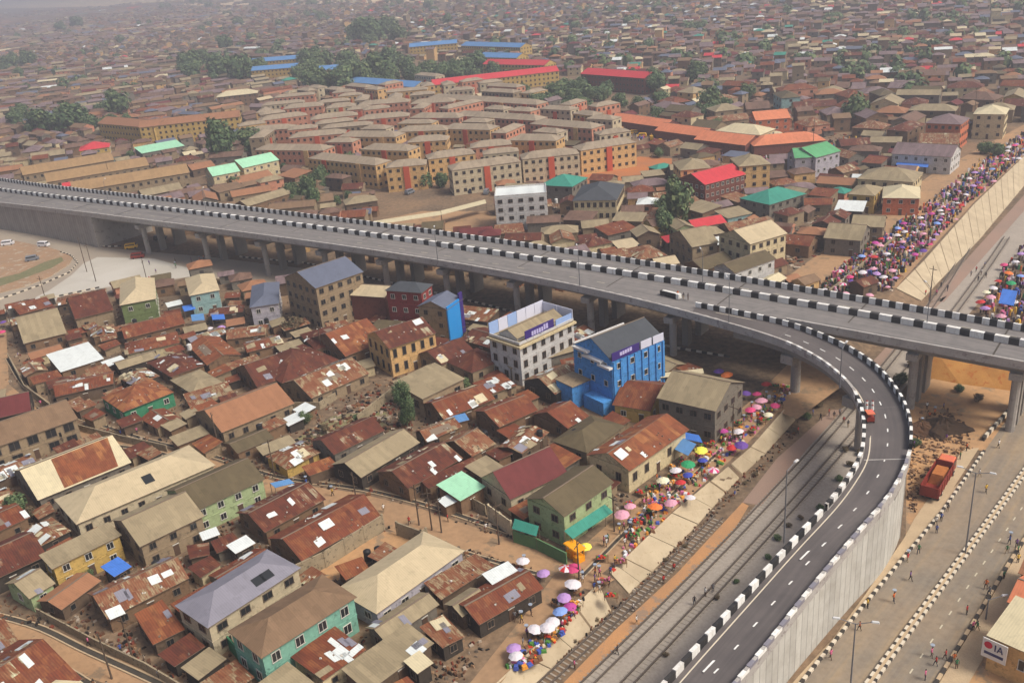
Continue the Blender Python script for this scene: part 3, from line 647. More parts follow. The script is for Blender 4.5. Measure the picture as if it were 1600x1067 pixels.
def free_rect(c, L_, W_, a):
    co, si = math.cos(a), math.sin(a); nu, nv = max(3, int(L_/1.2)+1), max(3, int(W_/1.2)+1)
    for i in range(nu):
        for j in range(nv):
            x, y = -L_/2+L_*i/(nu-1), -W_/2+W_*j/(nv-1); X, Y = int(c[0]+x*co-y*si-OCC0[0]), int(c[1]+x*si+y*co-OCC0[1])
            if not (0 <= X < OCC.shape[0] and 0 <= Y < OCC.shape[1]) or OCC[X, Y]: return False
    return True
YAWS = []    # (x, y, yaw) of the surveyed houses
def roof_geo(mb, L_, W_, h, typ, m, rise, rnd, patches=0, pm=None, wall=None, wmb=None, inset=.35):
    a, b = L_/2, W_/2; th = Vector((0, 0, -.09)); fac = M_fascia
    wob = .16 if 'rust' in m.name or 'orange' in m.name else .0
    jit = {}
    def J(q):
        k = (round(q[0], 2), round(q[1], 2), round(q[2], 2))
        if k not in jit: jit[k] = Vector(q)+Vector((rnd.uniform(-1, 1)*wob*1.6, rnd.uniform(-1, 1)*wob*1.3, rnd.uniform(-.6, 1)*wob))
        return jit[k]
    def slope(pts):
        p = [J(q) if wob else Vector(q) for q in pts]; mb.quaduv(p, m)
        mb.face([q+th for q in p[::-1]], fac)
        for i in range(len(p)): j = (i+1) % len(p); mb.face([p[j], p[i], p[i]+th, p[j]+th], fac)
        if patches and len(p) == 4:
            u = (p[1]-p[0]); uL = u.length; u.normalize(); n = (p[1]-p[0]).cross(p[2]-p[0]).normalized(); v = n.cross(u); vL = min((p[3]-p[0]).dot(v), 99)
            for _ in range(patches):
                w_, l_ = rnd.choice((.8, .9, 1.6, 2.2)), rnd.uniform(1.0, 2.4); 
                if uL < w_+1.2 or vL < l_+.4: continue
                su, sv = rnd.uniform(-.2, uL-w_+.1), rnd.uniform(-.35, vL-l_-.1); o = p[0]+u*su+v*sv+n*.06; sk = rnd.uniform(-.25, .25)
                q = [o, o+u*w_+v*sk, o+u*w_+v*(l_+sk), o+v*l_]; mm = rnd.choice(pm); mb.quaduv(q, mm); mb.face([x-n*.05 for x in q[::-1]], mm)
        if wob:
            u = (p[1]-p[0]); uL = u.length; u.normalize(); n = (p[1]-p[0]).cross(p[2]-p[0]).normalized(); v = n.cross(u); vL = abs((p[2]-p[0]).dot(v))
            for _ in range(int(uL*.5)):
                o = p[0].lerp(p[1], rnd.uniform(.25, .75))+v*rnd.uniform(.1, .55)*vL; mb.box((o.x, o.y, o.z), (rnd.uniform(.15, .45), rnd.uniform(.15, .35), .16), rnd.choice((M_fascia, M_framed, M_frame)), rnd.uniform(0, 3), taper=.8, nobot=True)
    E = h
    if typ == 'gable':
        r = rise or b*.42
        slope([(-a, -b, E), (a, -b, E), (a, 0, E+r), (-a, 0, E+r)]); slope([(a, b, E), (-a, b, E), (-a, 0, E+r), (a, 0, E+r)])
        mb.box((0, 0, E+r-.02), (L_, .28, .07), fac)
        if wmb:
            i = inset; k = r*(b-i)/b
            for s in (-1, 1): wmb.face([(s*(a-i), -s*(b-i), E-.0+r-k-.06), (s*(a-i), s*(b-i), E+r-k-.06), (s*(a-i), 0, E+r-.09)], wall)
    elif typ == 'gablex':      # ridge across the long side
        r = rise or a*.42
        slope([(-a, -b, E), (0, -b, E+r), (0, b, E+r), (-a, b, E)][::1]); slope([(0, -b, E+r), (a, -b, E), (a, b, E), (0, b, E+r)])
        if wmb:
            i = inset; k = r*(a-i)/a
            for s in (-1, 1): wmb.face([(s*(a-i), s*(b-i), E+r-k-.06), (-s*(a-i), s*(b-i), E+r-k-.06), (0, s*(b-i), E+r-.09)], wall)
    elif typ == 'hip':
        r = rise or b*.42; c = max(.05, a-b)
        if a >= b:
            slope([(-a, -b, E), (a, -b, E), (c, 0, E+r), (-c, 0, E+r)]); slope([(a, b, E), (-a, b, E), (-c, 0, E+r), (c, 0, E+r)])
            slope([(a, -b, E), (a, b, E), (c, 0, E+r)]); slope([(-a, b, E), (-a, -b, E), (-c, 0, E+r)])
        else:
            c = b-a; r = rise or a*.42
            slope([(-a, b, E), (-a, -b, E), (0, -c, E+r), (0, c, E+r)]); slope([(a, -b, E), (a, b, E), (0, c, E+r), (0, -c, E+r)])
            slope([(-a, -b, E), (a, -b, E), (0, -c, E+r)]); slope([(a, b, E), (-a, b, E), (0, c, E+r)])
    elif typ == 'shed':
        r = rise or .12*W_
        slope([(-a, -b, E), (a, -b, E), (a, b, E+r), (-a, b, E+r)])
        if wmb:
            i = inset
            for s in (-1, 1): wmb.face([(s*(a-i), -s*(b-i), E+(r*(i if s > 0 else W_-i)/W_)-.1), (s*(a-i), s*(b-i), E+(r*((W_-i) if s > 0 else i)/W_)-.1), (s*(a-i), s*(b-i), E-.3), (s*(a-i), -s*(b-i), E-.3)], wall)
            wmb.face([(a-i, b-i, E-.3), (-a+i, b-i, E-.3), (-a+i, b-i, E+r-.12), (a-i, b-i, E+r-.12)], wall)
    elif typ == 'flat':
        mb.box((0, 0, E), (L_, W_, .25), m, top=m)
        for x, y, sx, sy in ((0, -b+.12, L_, .24), (0, b-.12, L_, .24), (-a+.12, 0, .24, W_-.48), (a-.12, 0, .24, W_-.48)): mb.box((x, y, E+.25), (sx, sy, .55), wall or m)
PM = [RM['white'], RM['white'], RM['white'], RM['bluegrey'], RM['greytan'], RM['cream']]
PMR = [RM['rust'], RM['orange'], RM['rustdark']]
def house(c, L_, W_, yaw, h, typ='gable', roof='rust', wall='tan', base=0.0, name='house', rise=None, win=1, storeys=None, patches=0, inset=.35, door=True, ww=1.0, wh=1.1, wfr=True, rnd=None, wsp=3.0, gw=None):
    rnd = rnd or R_; root = empty(name, (c[0], c[1], base), yaw); h = max(1.8, h-base)
    st = storeys or max(1, round(h/3.1)); wm = WM[wall]
    wmb = MB(); rmb = MB(); i = inset if typ != 'flat' else 0.02
    roof_geo(rmb, L_, W_, h, typ, RM[roof], rise, rnd, patches, PM, wm, wmb, i)
    wmb.box((0, 0, -.4), (L_-2*i, W_-2*i, h+.4-.05), wm)
    if st > 1 and win:
        for k in range(1, st): wmb.box((0, 0, h*k/st-.1), (L_-2*i+.12, W_-2*i+.12, .16), wm)
    wmb.build('wall', root); rmb.build('roof', root)
    if win:
        sh = h/st; sides = [(0, -W_/2+i, L_-2*i, 0.0), (L_/2-i, 0, W_-2*i, math.pi/2), (-L_/2+i, 0, W_-2*i, -math.pi/2)]
        for k in range(st):
            for si_, (x, y, ln, a) in enumerate(sides):
                n = int((ln-.8)/wsp) if win == 1 else int((ln-.5)/(wsp*1.7)); n = max(0 if ln < 2.2 else 1, n)
                for j in range(n):
                    t = (j+.5)/n*ln-ln/2; z = sh*k+sh*.56
                    if k == 0 and door and si_ == 0 and j == n//2 and ln > 4:
                        link('door', doormesh(), root, (x+t*math.cos(a), y+t*math.sin(a)-.0, 0), a); continue
                    if rnd.random() < .07 and st == 1: continue
                    link('window', winmesh(ww, wh, wfr), root, (x+t*math.cos(a), y+t*math.sin(a), z), a)
    return root
def hp(p1, p2, p3, h, **kw):
    """house surveyed from three roof corners at eave height h: near eave p1-p2, far corner p3 beyond p2."""
    A1, A2, A3 = P(*p1, h), P(*p2, h), P(*p3, h); u = A2-A1; u.z = 0; L_ = u.length; u.normalize(); d = A3-A2; d.z = 0; W_ = d.length
    v = Vector((-u.y, u.x, 0)); sk = math.atan2(-d.dot(u), d.dot(v)); sk = max(-.35, min(.35, sk))*.5; c = (A1+A3)/2
    wm_ = (9.8 if h == 10.01 else (19.0 if h == 7.41 else 14.0)) if p1[1] < 300 else 99
    if W_ > wm_: c = (A1+A2)/2 + d.normalized()*(wm_/2); W_ = wm_
    W_ *= math.cos(sk*.5); u = Matrix.Rotation(sk, 3, 'Z') @ u; yaw = math.atan2(u.y, u.x); YAWS.append((c.x, c.y, yaw)); mark_poly(rectpts(c, L_, W_, yaw, .3))
    return (c, L_, W_, yaw)
# near eave left, near eave right, far right corner, eave height, roof type, roof, wall, kind, description, extra
H = [
 ((81, 891), (188, 835), (170, 818), 5.5, 'shed', 'greytan', 'yellow', 'house', 'yellow house under a long ribbed tan roof, blue tarp beside it', {}),
 ((217, 856), (317, 806), (272, 767), 5.6, 'gable', 'greytan', 'tan', 'house', 'tan ribbed gable roof abutting the yellow house', {}),
 ((300, 799), (418, 748), (368, 719), 5.6, 'gable', 'olive', 'palegreen', 'house', 'dark olive gable roof over pale green walls with yellow piers', {}),
 ((118, 826), (327, 725), (295, 690), 5.0, 'hip', 'beige', 'cream', 'house', 'very long plain beige hip roof with one dark square opening', {'open': (.05, .5)}),
 ((64, 776), (214, 722), (155, 687), 4.4, 'gable', 'cream', 'grey', 'house', 'long cream roof with a big rust red patch of sheets', {'rp': 1}),
 ((-20, 698), (133, 655), (90, 634), 6.5, 'gable', 'brown', 'tan', 'house', 'unfinished two storey block with wide dark openings beside the dirt street', {'ww': 1.9, 'wh': 1.7}),
 ((-25, 655), (62, 640), (36, 618), 4.2, 'gable', 'maroon', 'dark', 'house', 'maroon roofed house at the left edge above the dirt street', {}),
 ((192, 644), (273, 612), (236, 591), 4.6, 'hip', 'orange', 'emerald', 'house', 'orange rust hip roof over emerald green walls', {}),
 ((347, 675), (462, 630), (412, 603), 4.8, 'gable', 'pinkbrown', 'tan', 'house', 'long clean pinkish brown gable roof', {}),
 ((97, 580), (166, 560), (138, 543), 3.6, 'shed', 'white', 'mud', 'shack', 'bright white sheet roof among the rusty roofs', {}),
 ((168, 966), (300, 904), (262, 869), 3.9, 'gable', 'rustpale', 'mud', 'house', 'patchy rust and white roof below the blue tarp', {'patches': 5}),
 ((240, 1008), (290, 983), (257, 944), 3.4, 'shed', 'orange', 'brownw', 'shack', 'orange rust roof with arched front beside the bottom left street', {'patches': 1}),
 ((324, 978), (475, 887), (418, 860), 6.6, 'hip', 'bluegrey', 'cream', 'house', 'large smooth blue grey hip roof with two dark openings', {'open': (.12, .45), 'ww': 1.5}),
 ((408, 1029), (557, 932), (503, 896), 7.0, 'hip', 'brown', 'tealw', 'house', 'mint green two storey house under a brown hip roof', {'wfr': True, 'ww': 1.2, 'wh': 1.4}),
 ((586, 953), (735, 861), (664, 834), 4.6, 'hip', 'beige', 'lilac', 'house', 'large beige hip roof beside the walled orange yard', {'ww': 1.3}),
 ((468, 874), (603, 806), (545, 777), 3.9, 'gable', 'rust', 'mud', 'house', 'broad mottled rust roof behind the concrete yard wall', {'patches': 3}),
 ((415, 828), (515, 780), (462, 757), 3.9, 'gable', 'rustdark', 'mud', 'house', 'dark red roof with an L of pale sheets beside the dirt street', {'patches': 2}),
 ((368, 866), (398, 848), (385, 837), 3.9, 'shed', 'white', 'dark', 'shack', 'white sheet lean-to behind the blue grey roof', {}),
 ((318, 843), (346, 835), (337, 826), 3.6, 'shed', 'white', 'dark', 'shack', 'small white roof under the olive roof house', {}),
 ((178, 902), (205, 885), (186, 872), 3.4, 'shed', 'tarp', 'dark', 'shack', 'bright blue tarpaulin roof in the yard of the yellow house', {}),
 ((45, 936), (86, 911), (48, 888), 4.0, 'gable', 'greytan', 'palegreen', 'house', 'small pale green house with streaked grey and rust roof', {'patches': 2}),
 ((-40, 922), (72, 868), (38, 830), 4.0, 'gable', 'rustdark', 'dark', 'house', 'broad dark rust roof at the left edge beside the yellow house', {}),
 ((10, 1135), (133, 1058), (28, 1003), 4.0, 'gable', 'rust', 'mud', 'house', 'rust roof with a torn white patch in the bottom left corner', {'patches': 4}),
 ((100, 1122), (160, 1085), (100, 1047), 3.8, 'hip', 'cream', 'mud', 'house', 'cream hip roof cut off by the bottom edge beside the street', {}),
 ((440, 1112), (502, 1070), (450, 1043), 3.6, 'shed', 'greytan', 'brownw', 'shack', 'grey brown roof below the mint green house', {}),
 ((575, 1082), (677, 1004), (637, 977), 3.6, 'shed', 'greytan', 'brownw', 'shack', 'long tan ribbed roof running down to the bottom edge', {'patches': 2}),
 ((600, 998), (692, 945), (657, 928), 3.8, 'gable', 'greytan', 'grey', 'house', 'tan roof with rusty patches next to the beige hip roof', {'patches': 2}),
 ((692, 1013), (729, 993), (693, 966), 3.4, 'shed', 'rustpale', 'dark', 'shack', 'grey sheeted market roof with rust corners', {'patches': 2}),
 ((722, 964), (764, 936), (735, 917), 3.6, 'gable', 'greytan', 'brownw', 'shack', 'pale grey roof in the middle of the rusty market sheds', {}),
 ((750, 985), (838, 916), (805, 880), 3.6, 'gable', 'rust', 'dark', 'shack', 'rust roofed market shed open towards the umbrellas', {'patches': 2}),
 ((773, 919), (812, 896), (794, 878), 4.4, 'shed', 'white', 'dark', 'shack', 'white sheet roof at the end of the rusty market sheds', {}),
 ((652, 1053), (677, 1035), (656, 1018), 4.0, 'shed', 'cream', 'dark', 'shack', 'small cream roof by the market at the bottom', {}),
 ((690, 935), (772, 885), (745, 868), 3.4, 'shed', 'rustpale', 'brownw', 'shack', 'strip of mottled rust sheets beside the beige hip roof', {}),
 ((522, 716), (593, 673), (563, 650), 3.9, 'gable', 'rustdark', 'grey', 'house', 'dark rust gable roof with a pale ridge strip above the street', {}),
 ((565, 748), (653, 691), (608, 672), 3.9, 'gable', 'greytan', 'dark', 'house', 'grey weathered roof with a rusty front edge', {}),
 ((638, 764), (723, 717), (670, 694), 3.9, 'gable', 'rustdark', 'mud', 'house', 'deep red roof dotted with white sheets', {'patches': 3}),
 ((674, 768), (750, 724), (737, 713), 3.4, 'shed', 'rustdark', 'mud', 'shack', 'narrow red roof strip behind the mint sheet roof', {}),
 ((719, 784), (757, 760), (722, 740), 4.2, 'shed', 'mint', 'mud', 'shack', 'flat pale mint sheet roof by the dirt street', {}),
 ((757, 751), (788, 731), (760, 714), 3.6, 'shed', 'greytan', 'mud', 'shack', 'plain grey roof between the mint and maroon roofs', {}),
 ((696, 792), (718, 782), (704, 773), 3.2, 'shed', 'white', 'mud', 'shack', 'tiny white porch roof at the dirt street', {}),
 ((795, 788), (872, 738), (838, 702), 5.0, 'gable', 'maroon', 'cream', 'house', 'steep maroon gable roof with ornate cream walls', {'rise': 3.4}),
 ((693, 655), (772, 624), (737, 602), 3.9, 'gable', 'rust', 'mud', 'house', 'red roof with white scraps behind the slender trees', {'patches': 4}),
 ((778, 669), (838, 641), (802, 617), 3.9, 'gable', 'rust', 'mud', 'house', 'plain red brown roof in front of the blue building', {}),
 ((668, 690), (722, 667), (700, 652), 3.4, 'gable', 'rustpale', 'mud', 'shack', 'pinkish rust roof beside the blue sheet', {'patches': 2}),
 ((738, 716), (772, 692), (722, 670), 3.6, 'gable', 'rustpale', 'mud', 'shack', 'faded orange roof behind the grey roof', {}),
 ((714, 660), (735, 656), (726, 648), 3.4, 'shed', 'blue', 'mud', 'shack', 'small blue sheet canopy among red roofs', {}),
 ((660, 628), (716, 592), (680, 570), 5.2, 'shed', 'greytan', 'tan', 'house', 'roofless tan ruin with bare columns behind the green tree', {'ww': 1.4, 'wh': 1.6}),
 ((487, 623), (577, 583), (530, 562), 3.8, 'gable', 'rustpale', 'tan', 'house', 'rust roof covered in white sheets beside the rubble lot', {'patches': 7}),
 ((441, 600), (527, 563), (472, 536), 4.0, 'hip', 'rustdark', 'tan', 'house', 'dark red hip roof left of the unfinished tower house', {'patches': 1}),
 ((400, 606), (452, 586), (420, 556), 3.8, 'gable', 'rustdark', 'mud', 'house', 'wide dark red roof with pale flecks', {'patches': 2}),
 ((606, 548), (677, 521), (645, 498), 7.2, 'gable', 'rustdark', 'apricot', 'house', 'two storey house with tall narrow windows under a red rust roof', {'patches': 2, 'ww': .8, 'wh': 1.9, 'wfr': False, 'wsp': 2.2}),
 ((533, 562), (590, 534), (553, 502), 4.6, 'gable', 'orange', 'mud', 'house', 'orange rust roof at the foot of the unfinished tower house', {'patches': 2}),
 ((492, 548), (546, 532), (520, 508), 4.2, 'hip', 'rustdark', 'mud', 'house', 'red brown hip roof with one white sheet', {'patches': 1}),
 ((690, 573), (737, 549), (702, 531), 4.2, 'gable', 'rustdark', 'tan', 'house', 'dark red roof with two long white sheets', {'patches': 3}),
 ((737, 587), (780, 561), (745, 540), 4.2, 'hip', 'rustdark', 'tan', 'house', 'red hip roof touching the white banner building', {}),
 ((866, 621), (906, 592), (868, 567), 4.2, 'gable', 'rustpale', 'dark', 'shack', 'striped white and rust roof beside the blue annex', {'patches': 5}),
 ((885, 673), (916, 652), (866, 627), 3.8, 'gable', 'rust', 'mud', 'house', 'rust roof with one square grey patch', {'patches': 1}),
 ((918, 709), (974, 665), (922, 647), 4.4, 'hip', 'olive', 'tan', 'house', 'dark brown hip roof between maroon and orange roofs', {}),
 ((985, 739), (1070, 671), (1008, 648), 5.4, 'gable', 'orange', 'creamy', 'house', 'long cream house beside the umbrella market under an orange rust roof', {'wfr': False, 'wh': 1.5, 'patches': 3}),
 ((967, 633), (1024, 647), (1042, 600), 4.2, 'gable', 'rust', 'yellow', 'house', 'ochre walled low house under rust sheets beside the blue building', {}),
 ((882, 809), (957, 753), (897, 727), 7.0, 'gable', 'olive', 'palegreen', 'house', 'two storey pale green house under a brown gable roof at the street corner', {'wfr': False, 'ww': 1.2}),
 ((1024, 622), (1118, 642), (1166, 597), 7.4, 'gable', 'greytan', 'grey', 'house', 'grey two storey house with rows of dark square windows beside the umbrellas', {'rise': 3.0, 'wfr': False, 'ww': 1.3, 'wh': 1.2, 'wsp': 2.6}),
 ((116, 500), (178, 485), (161, 458), 5.4, 'gable', 'rustdark', 'tan', 'house', 'red brown gable roof beside the pale road', {}),
 ((197, 474), (254, 466), (232, 437), 7.2, 'hip', 'beige', 'green', 'house', 'olive green house with a beige hip roof', {'rise': 2.6}),
 ((300, 461), (348, 453), (330, 428), 6.2, 'hip', 'beige', 'cyan', 'house', 'pale blue house with a small beige hip roof', {}),
 ((32, 539), (99, 521), (93, 486), 4.4, 'gable', 'greytan', 'mud', 'house', 'dusty grey brown roof at the left edge by the pink umbrellas', {}),
 ((196, 529), (290, 506), (278, 491), 4.2, 'gable', 'rust', 'mud', 'house', 'long thin rust roof in front of the olive green house', {}),
 ((397, 479), (443, 474), (430, 442), 6.4, 'hip', 'slate', 'lilac', 'house', 'pale lilac house with a faded grey roof', {}),
 ((492, 452), (565, 425), (517, 408), 12.0, 'gable', 'slate', 'tan', 'tower_house', 'unfinished tan four storey building with a blue grey roof under the flyover', {'wfr': False, 'ww': 1.2, 'wh': 1.2, 'wsp': 2.7, 'rise': 3.0}),
 ((556, 459), (608, 467), (612, 450), 7.0, 'gable', 'beige', 'brick', 'house', 'red brown block with a flat beige roof under the flyover', {'win': 0}),
 ((610, 452), (662, 460), (668, 446), 10.6, 'hip', 'darkgrey', 'redw', 'house', 'tall red building with white framed windows and dark roof', {'wfr': True, 'wsp': 2.4, 'rise': 1.6}),
 ((652, 479), (699, 485), (722, 467), 9.2, 'gablex', 'slate', 'tan', 'house', 'building with a blue roof and bright blue end wall', {}),
 # north of the flyover
 ((776, 309), (857, 305), (850, 291), 11.5, 'flat', 'white', 'white', 'white_building', 'white three storey block just beyond the flyover', {'wfr': False, 'ww': 1.4}),
 ((1100, 292), (1153, 273), (1112, 257), 8.4, 'gable', 'red', 'brick', 'house', 'large dark red building with a bright crimson roof', {'wfr': True, 'wsp': 2.2}),
 ((1197, 324), (1243, 304), (1217, 290), 5.4, 'hip', 'teal', 'grey', 'house', 'grey house with a teal green roof', {}),
 ((905, 312), (973, 314), (966, 290), 7.4, 'hip', 'darkgrey', 'creamy', 'house', 'cream house with a charcoal hip roof and tall windows', {'wfr': False, 'wsp': 1.8, 'wh': 1.5}),
 ((862, 288), (909, 293), (900, 279), 6.4, 'hip', 'teal', 'grey', 'house', 'small building with a faded teal roof beside the laterite', {}),
 ((1075, 389), (1113, 379), (1090, 357), 6.4, 'gable', 'greytan', 'tan', 'house', 'tan block with a dusty roof just beyond the flyover', {}),
 ((1165, 386), (1213, 366), (1185, 347), 9.0, 'gable', 'beige', 'creamy', 'house', 'pale yellow three storey house just beyond the flyover', {'wfr': False, 'wsp': 2.3}),
 ((1150, 430), (1202, 404), (1176, 392), 6.4, 'gable', 'olive', 'white', 'house', 'white walled house with brown roof peeping over the parapet', {}),
 ((1342, 279), (1430, 286), (1440, 270), 6.6, 'hip', 'greytan', 'creamy', 'house', 'cream two storey house with a row of small dark windows', {'wfr': False}),
 ((1328, 303), (1370, 307), (1377, 293), 6.0, 'hip', 'greytan', 'yellow', 'house', 'yellow house with dark roof in front of the cream house', {'wfr': False}),
 ((1381, 309), (1441, 311), (1435, 293), 5.6, 'hip', 'cream', 'orangew', 'house', 'orange walled shop with a cream roof', {}),
 ((1292, 371), (1350, 378), (1356, 357), 5.0, 'gable', 'greytan', 'grey', 'house', 'long grey roof beside the upper market crowd', {}),
 ((1330, 353), (1382, 356), (1386, 341), 5.0, 'gable', 'greytan', 'tan', 'house', 'grey roof behind the long grey roof by the market', {}),
 ((1308, 328), (1352, 332), (1350, 320), 3.6, 'shed', 'white', 'dark', 'shack', 'white awning in front of the yellow house', {}),
 ((375, 265), (426, 251), (404, 231), 7.0, 'gable', 'mint', 'creamy', 'house', 'building with a pale mint green roof and cream walls', {}),
 ((330, 277), (372, 268), (348, 245), 6.4, 'gable', 'mint', 'creamy', 'house', 'lower wing with a pale mint green roof', {}),
 ((222, 240), (290, 228), (270, 222), 4.6, 'shed', 'mint', 'grey', 'house', 'long low light green roof beyond the warehouses', {}),
 ((75, 284), (236, 259), (206, 239), 7.41, 'gable', 'warehouse', 'tan', 'warehouse', 'long tan brown warehouse with pale gable end', {'rise': 2.6, 'door': False}),
 ((118, 297), (302, 271), (266, 251), 7.41, 'gable', 'warehouse', 'tan', 'warehouse', 'long tan brown warehouse closest to the flyover', {'rise': 2.6, 'door': False}),
 ((36, 274), (180, 250), (160, 236), 7.41, 'gable', 'warehouse', 'tan', 'warehouse', 'brown warehouse roof farthest from the flyover', {'rise': 2.6, 'door': False}),
 ((125, 236), (173, 230), (168, 219), 6.0, 'hip', 'red', 'yellow', 'house', 'small yellow house with a bright crimson roof', {}),
 ((222, 198), (376, 184), (366, 165), 11.0, 'gable', 'pinkbrown', 'yellow', 'school_building', 'long ochre yellow building with dusty pink roof', {'wfr': False}),
 ((178, 190), (240, 203), (262, 180), 10.0, 'gable', 'pinkbrown', 'yellow', 'school_building', 'left wing of the ochre yellow building', {'wfr': False}),
 ((340, 152), (404, 146), (396, 135), 8.0, 'hip', 'cream', 'mud', 'house', 'large cream roof above the ochre yellow building', {}),
 ((398, 110), (466, 106), (462, 96), 9, 'gable', 'blue', 'yellow', 'school_building', 'yellow school block with blue roof, left of the big trees', {'wfr': False}),
 ((395, 97), (478, 92), (474, 85), 9, 'gable', 'blue', 'yellow', 'school_building', 'far yellow school block with dark blue roof', {'wfr': False}),
 ((500, 110), (540, 107), (538, 99), 7, 'gable', 'blue', 'cream', 'school_building', 'small bright blue roof among the big trees', {}),
 ((566, 126), (645, 139), (648, 131), 7, 'gable', 'blue', 'cream', 'school_building', 'long pale blue roof behind the apartment blocks', {}),
 ((640, 74), (715, 68), (712, 60), 9, 'gable', 'blue', 'yellow', 'school_building', 'yellow school block with pale blue roof in the distance', {'wfr': False}),
 ((738, 70), (812, 76), (812, 65), 9, 'gable', 'blue', 'yellow', 'school_building', 'distant school block with blue roof right of the other', {'wfr': False}),
 ((755, 88), (810, 92), (812, 83), 9, 'gable', 'blue', 'yellow', 'school_building', 'yellow block with blue roof behind the red L roof', {'wfr': False}),
 ((678, 136), (865, 110), (858, 101), 8.5, 'gable', 'red', 'yellow', 'school_building', 'long orange school block with red roof, near wing of the L', {'wfr': False}),
 ((768, 99), (850, 104), (860, 96), 8.5, 'gable', 'red', 'yellow', 'school_building', 'far wing of the red roofed school', {'wfr': False}),
 ((926, 114), (1008, 125), (1016, 113), 9.5, 'gable', 'red', 'brick', 'school_building', 'dark red block with red roof beyond the trees', {'wfr': False}),
 ((1455, 192), (1509, 196), (1506, 180), 10, 'hip', 'mauve', 'orangew', 'house', 'vivid orange building with dark grey roof', {'wfr': False, 'wsp': 2.4}),
 ((1525, 178), (1576, 180), (1572, 166), 10, 'hip', 'cream', 'creamy', 'house', 'cream three storey house with balcony at the right edge', {'wfr': False}),
 ((1402, 239), (1492, 248), (1494, 232), 6.4, 'gable', 'mauve', 'white', 'house', 'long dark roofed house with white walls', {}),
 ((1240, 248), (1268, 246), (1262, 235), 7.4, 'gable', 'green', 'lilac', 'house', 'small green roof left of the larger green roof', {}),
 ((1262, 250), (1293, 238), (1280, 226), 7.4, 'gable', 'green', 'lilac', 'house', 'bluish building with a bright green roof', {}),
 ((970, 186), (1040, 202), (1045, 194), 5, 'gable', 'terracotta', 'brick', 'market_shed', 'terracotta roofed market shed, upper end of the row', {'win': 0}),
 ((1040, 203), (1102, 216), (1108, 207), 5, 'gable', 'terracotta', 'brick', 'market_shed', 'terracotta roofed market shed in the middle of the row', {'win': 0}),
 ((1102, 217), (1172, 230), (1178, 218), 5, 'gable', 'terracotta', 'brick', 'market_shed', 'terracotta roofed market shed, lower end of the row', {'win': 0}),
 ((1175, 231), (1282, 218), (1275, 204), 5, 'hip', 'terracotta', 'brick', 'market_shed', 'wide orange roofed market hall at the corner', {'win': 0}),
 ((1132, 205), (1200, 213), (1182, 186), 7, 'hip', 'cream', 'creamy', 'house', 'pale yellow L roof behind the terracotta sheds', {}),
 ((1178, 190), (1230, 184), (1222, 170), 8, 'gable', 'terracotta', 'orangew', 'house', 'terracotta house behind the market hall', {}),
 ((1058, 268), (1105, 262), (1100, 242), 11, 'hip', 'greytan', 'apricot', 'apartment_block', 'beige apartment block left of the crimson roof', {'wfr': False}),
 ((1150, 262), (1198, 256), (1192, 240), 11, 'hip', 'greytan', 'apricot', 'apartment_block', 'beige apartment block right of the crimson roof', {'wfr': False}),
]
EXTRA = {}
for k, (a, b, c, h, typ, rf, wl, nm, desc, ex) in enumerate(H):
    if wl in ('tan', 'mud', 'grey', 'brownw', 'dark', 'cream') and 'wfr' not in ex: ex = dict(ex, wfr=False)
    if a[1] > 480 and h < 5.1: h *= .74
    elif a[1] > 480 and h < 7.1: h *= .86
    g = hp(a, b, c, h); ex = dict(ex); op = ex.pop('open', None); rp = ex.pop('rp', None)
    o = house(*g, h, typ, rf, wl, name=nm, rnd=random.Random(k), **ex); EXTRA[desc] = (o, g, h)
    pend(o, desc, {'shack': 'shack', 'warehouse': 'warehouse', 'school_building': 'school', 'apartment_block': 'apartment block', 'market_shed': 'market shed'}.get(nm, 'building'))
    if op or rp:
        c_, L_, W_, yaw = g; rise = (W_/2)*.42; rf_ = [q for q in o.children if q.name.startswith('roof')][0]
        def onroof(u, t): return Vector((u*L_, -W_/2+t*W_/2, h+rise*t+.05))
        if op:
            mb = MB(); s = .9
            for uu in ([op[0]] if rf == 'beige' else [op[0], op[0]+.09]):
                q = [onroof(uu-s/L_, op[1]-.16), onroof(uu+s/L_, op[1]-.16), onroof(uu+s/L_, op[1]+.16), onroof(uu-s/L_, op[1]+.16)]; mb.face(q, M_glass); mb.face([x-Vector((0, 0, .04)) for x in q[::-1]], M_glass)
            mb.build('roof_opening', rf_)
        if rp:
            mb = MB(); q = [onroof(-.22, .04), onroof(.36, .04), onroof(.44, .96), onroof(-.18, .96)]; mb.quaduv(q, RM['orange']); mb.face([x-Vector((0, 0, .04)) for x in q[::-1]], RM['orange']); mb.build('rust_patch', rf_)
